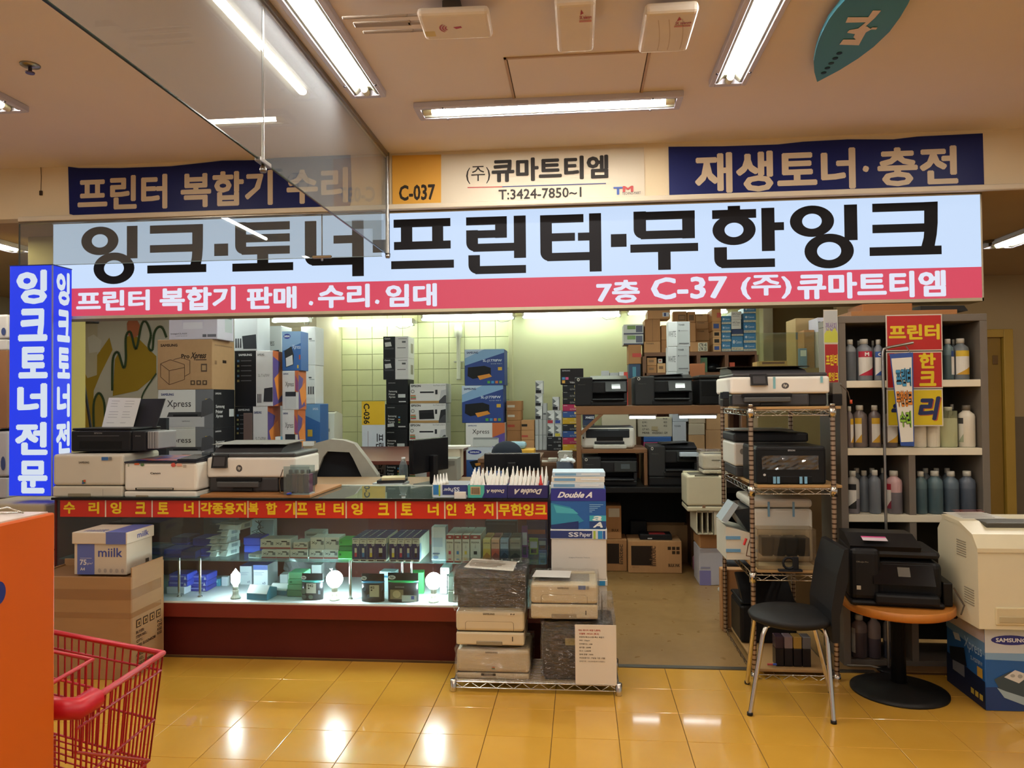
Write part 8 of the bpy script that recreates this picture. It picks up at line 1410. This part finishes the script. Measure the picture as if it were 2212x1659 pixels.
def ring(f): return [q.lerp(low(q), f) for q in (Q3, Q1, Q2, Q4)]
for f in (.16, .62, 1.0): b = B(); b.tube(ring(f)+([ring(f)[0]] if f == 1 else []), .0038, RM, 6); b.done('hoop_wire', t)
for (a, c), n in (((Q1, Q2), 15), ((Q1, Q3), 17), ((Q2, Q4), 15)):
    for i in range(n+1):
        p = a.lerp(c, i/n); b = B(); b.tube([p, low(p)], .0026, RM, 5); b.done('upright_wire', t)
for i in range(1, 12): p = low(Q1.lerp(Q3, i/12)); q = low(Q2.lerp(Q4, i/12)); b = B(); b.tube([p, q], .0024, RM, 5); b.done('bottom_wire', t)
b = B(); b.tube([low(Q1), Q3.lerp(low(Q3), .35)], .0042, RM, 6); b.done('diagonal_wire', t)
hd = Q3+e2*.0; mid = Q3.lerp(Q4, .5)
b = B(); b.tube([Q3-e2*.07, Q3-e2*.01, Q3+e1*.06+e2*.015, mid+e2*.02, Q4-e1*.06+e2*.015, Q4], .026, RM2, 14); b.done('handle', t)
I1, I2 = Q1.lerp(Q3, .22).lerp(Q2.lerp(Q4, .22), .45), Q2.lerp(Q4, .22); I1 = I1+Vector((0, 0, -.02)); I2 = I2+Vector((0, 0, -.02)); I3, I4 = I1+e2*L2*.6, I2+e2*L2*.6
for zo in (0, -.08): b = B(); b.tube([v+Vector((0, 0, zo)) for v in (I3, I1, I2, I4)], .006 if zo == 0 else .004, RM2, 8); b.done('inner_rim', t)
for i in range(9): p = I1.lerp(I3, i/8); b = B(); b.tube([p, p+Vector((0, 0, -.24))], .0026, RM, 5); b.done('inner_wire', t)
for q in (Q1, Q2, Q3, Q4):
    p = low(q, .8); b = B(); b.tube([p, Vector((p.x, p.y, .11))], .009, RM, 8); b.done('leg_tube', t); b = B(); b.tube([Vector((p.x-.012, p.y, .052)), Vector((p.x+.012, p.y, .052))], .05, M('#2A2A2C', .6), 16); b.done('wheel', t); b = B(); b.box(p.x-.02, p.x+.02, p.y-.015, p.y+.015, .055, .115, STEEL, .004); b.done('caster_fork', t)

# ================================================================== far left, behind the corner sign
YLf = 4.45; xr_ = at(118, 1100, YLf).x; ztp = at(60, 1078, YLf).z; q = xr_-.02
laser('beige printer under the lit blue corner sign', q-.25, 4.40, .45, .48, .42, ztp-.45-.004, '#B4A88E', [('r', 'F', .1+.02*k, .2, .11+.02*k, .32, '#7A705C') for k in range(6)], .3, '#8A806C', slot=False)
b = B(); b.box(q-.55, q-.0, 4.38, 4.84, 0, .449, M('#5A4A3A', .6)); tag(b.done('low_stand'), 'low brown stand carrying the beige printer at the left', 'stand')
table('grey shelf table behind the corner sign', at(-90, 1000, 5.4).x, at(19, 1000, 5.4).x, 5.3, 5.9, .80, M('#6A5A48', .6))
zz = .801
for lab, yt, col, nm in (('white printer partly behind the corner sign', 925, '#C4C2C0', 'laser'), ('tall brown carton partly behind the corner sign', 757, M('#9A6E48', .7), 'box'), ('white printer on the brown carton behind the corner sign', 676, '#CFCCC6', 'laser')):
    zt_ = at(5, yt, 5.35).z; x0_, x1_ = at(-70, 900, 5.35).x, at(19, 900, 5.35).x
    if nm == 'laser': laser(lab, (x0_+x1_)/2, 5.33, zz, x1_-x0_, .4, zt_-zz-.001, col, [('e', 'F', .86, .4, .97, .6, '#3A4A7A')], .3, '#3A3A3C')
    else: carton('carton', lab, 'carton', (x0_+x1_)/2, 5.33, zz, x1_-x0_, .4, zt_-zz-.001, col)
    zz = zt_
a = at(*px('c4', 478, 470), 5.6); c = at(*px('c4', 580, 1140), 5.6); t = thing('light_stand', 'thin black lamp stand leaning by the mural', 'stand', (c.x, 5.6, 0)); dz = (a.x-c.x)/(a.z-c.z)
b = B(); b.tube([(-dz*c.z, 0, .03), (a.x-c.x, 0, a.z)], .010, BLK, 8); b.done('pole', t); b = B(); b.box(a.x-c.x-.03, a.x-c.x+.17, -.06, .06, a.z, a.z+.035, BLK, .008); b.done('lamp_head', t); b = B(); b.lathe([(.12, 0), (.12, .012), (.02, .03)], BLK, -dz*c.z, 0, 20); b.done('base', t)
# hidden ceiling tubes over the shop floor, just behind the sign
for k, (x_, y_) in enumerate(((-3.7, 6.6), (-2.5, 5.4), (-1.2, 5.4), (.1, 5.4), (1.3, 5.4), (-2.2, 6.9), (-.6, 6.9), (.9, 6.9))):
    fixture(f'shop tube light hidden behind the sign, {("first", "second", "third", "fourth", "fifth", "sixth", "seventh", "eighth")[k]} of the inner rows', x_, y_, math.pi/2, 1.25, .12, 1, ZL, False, SHOP_EM)
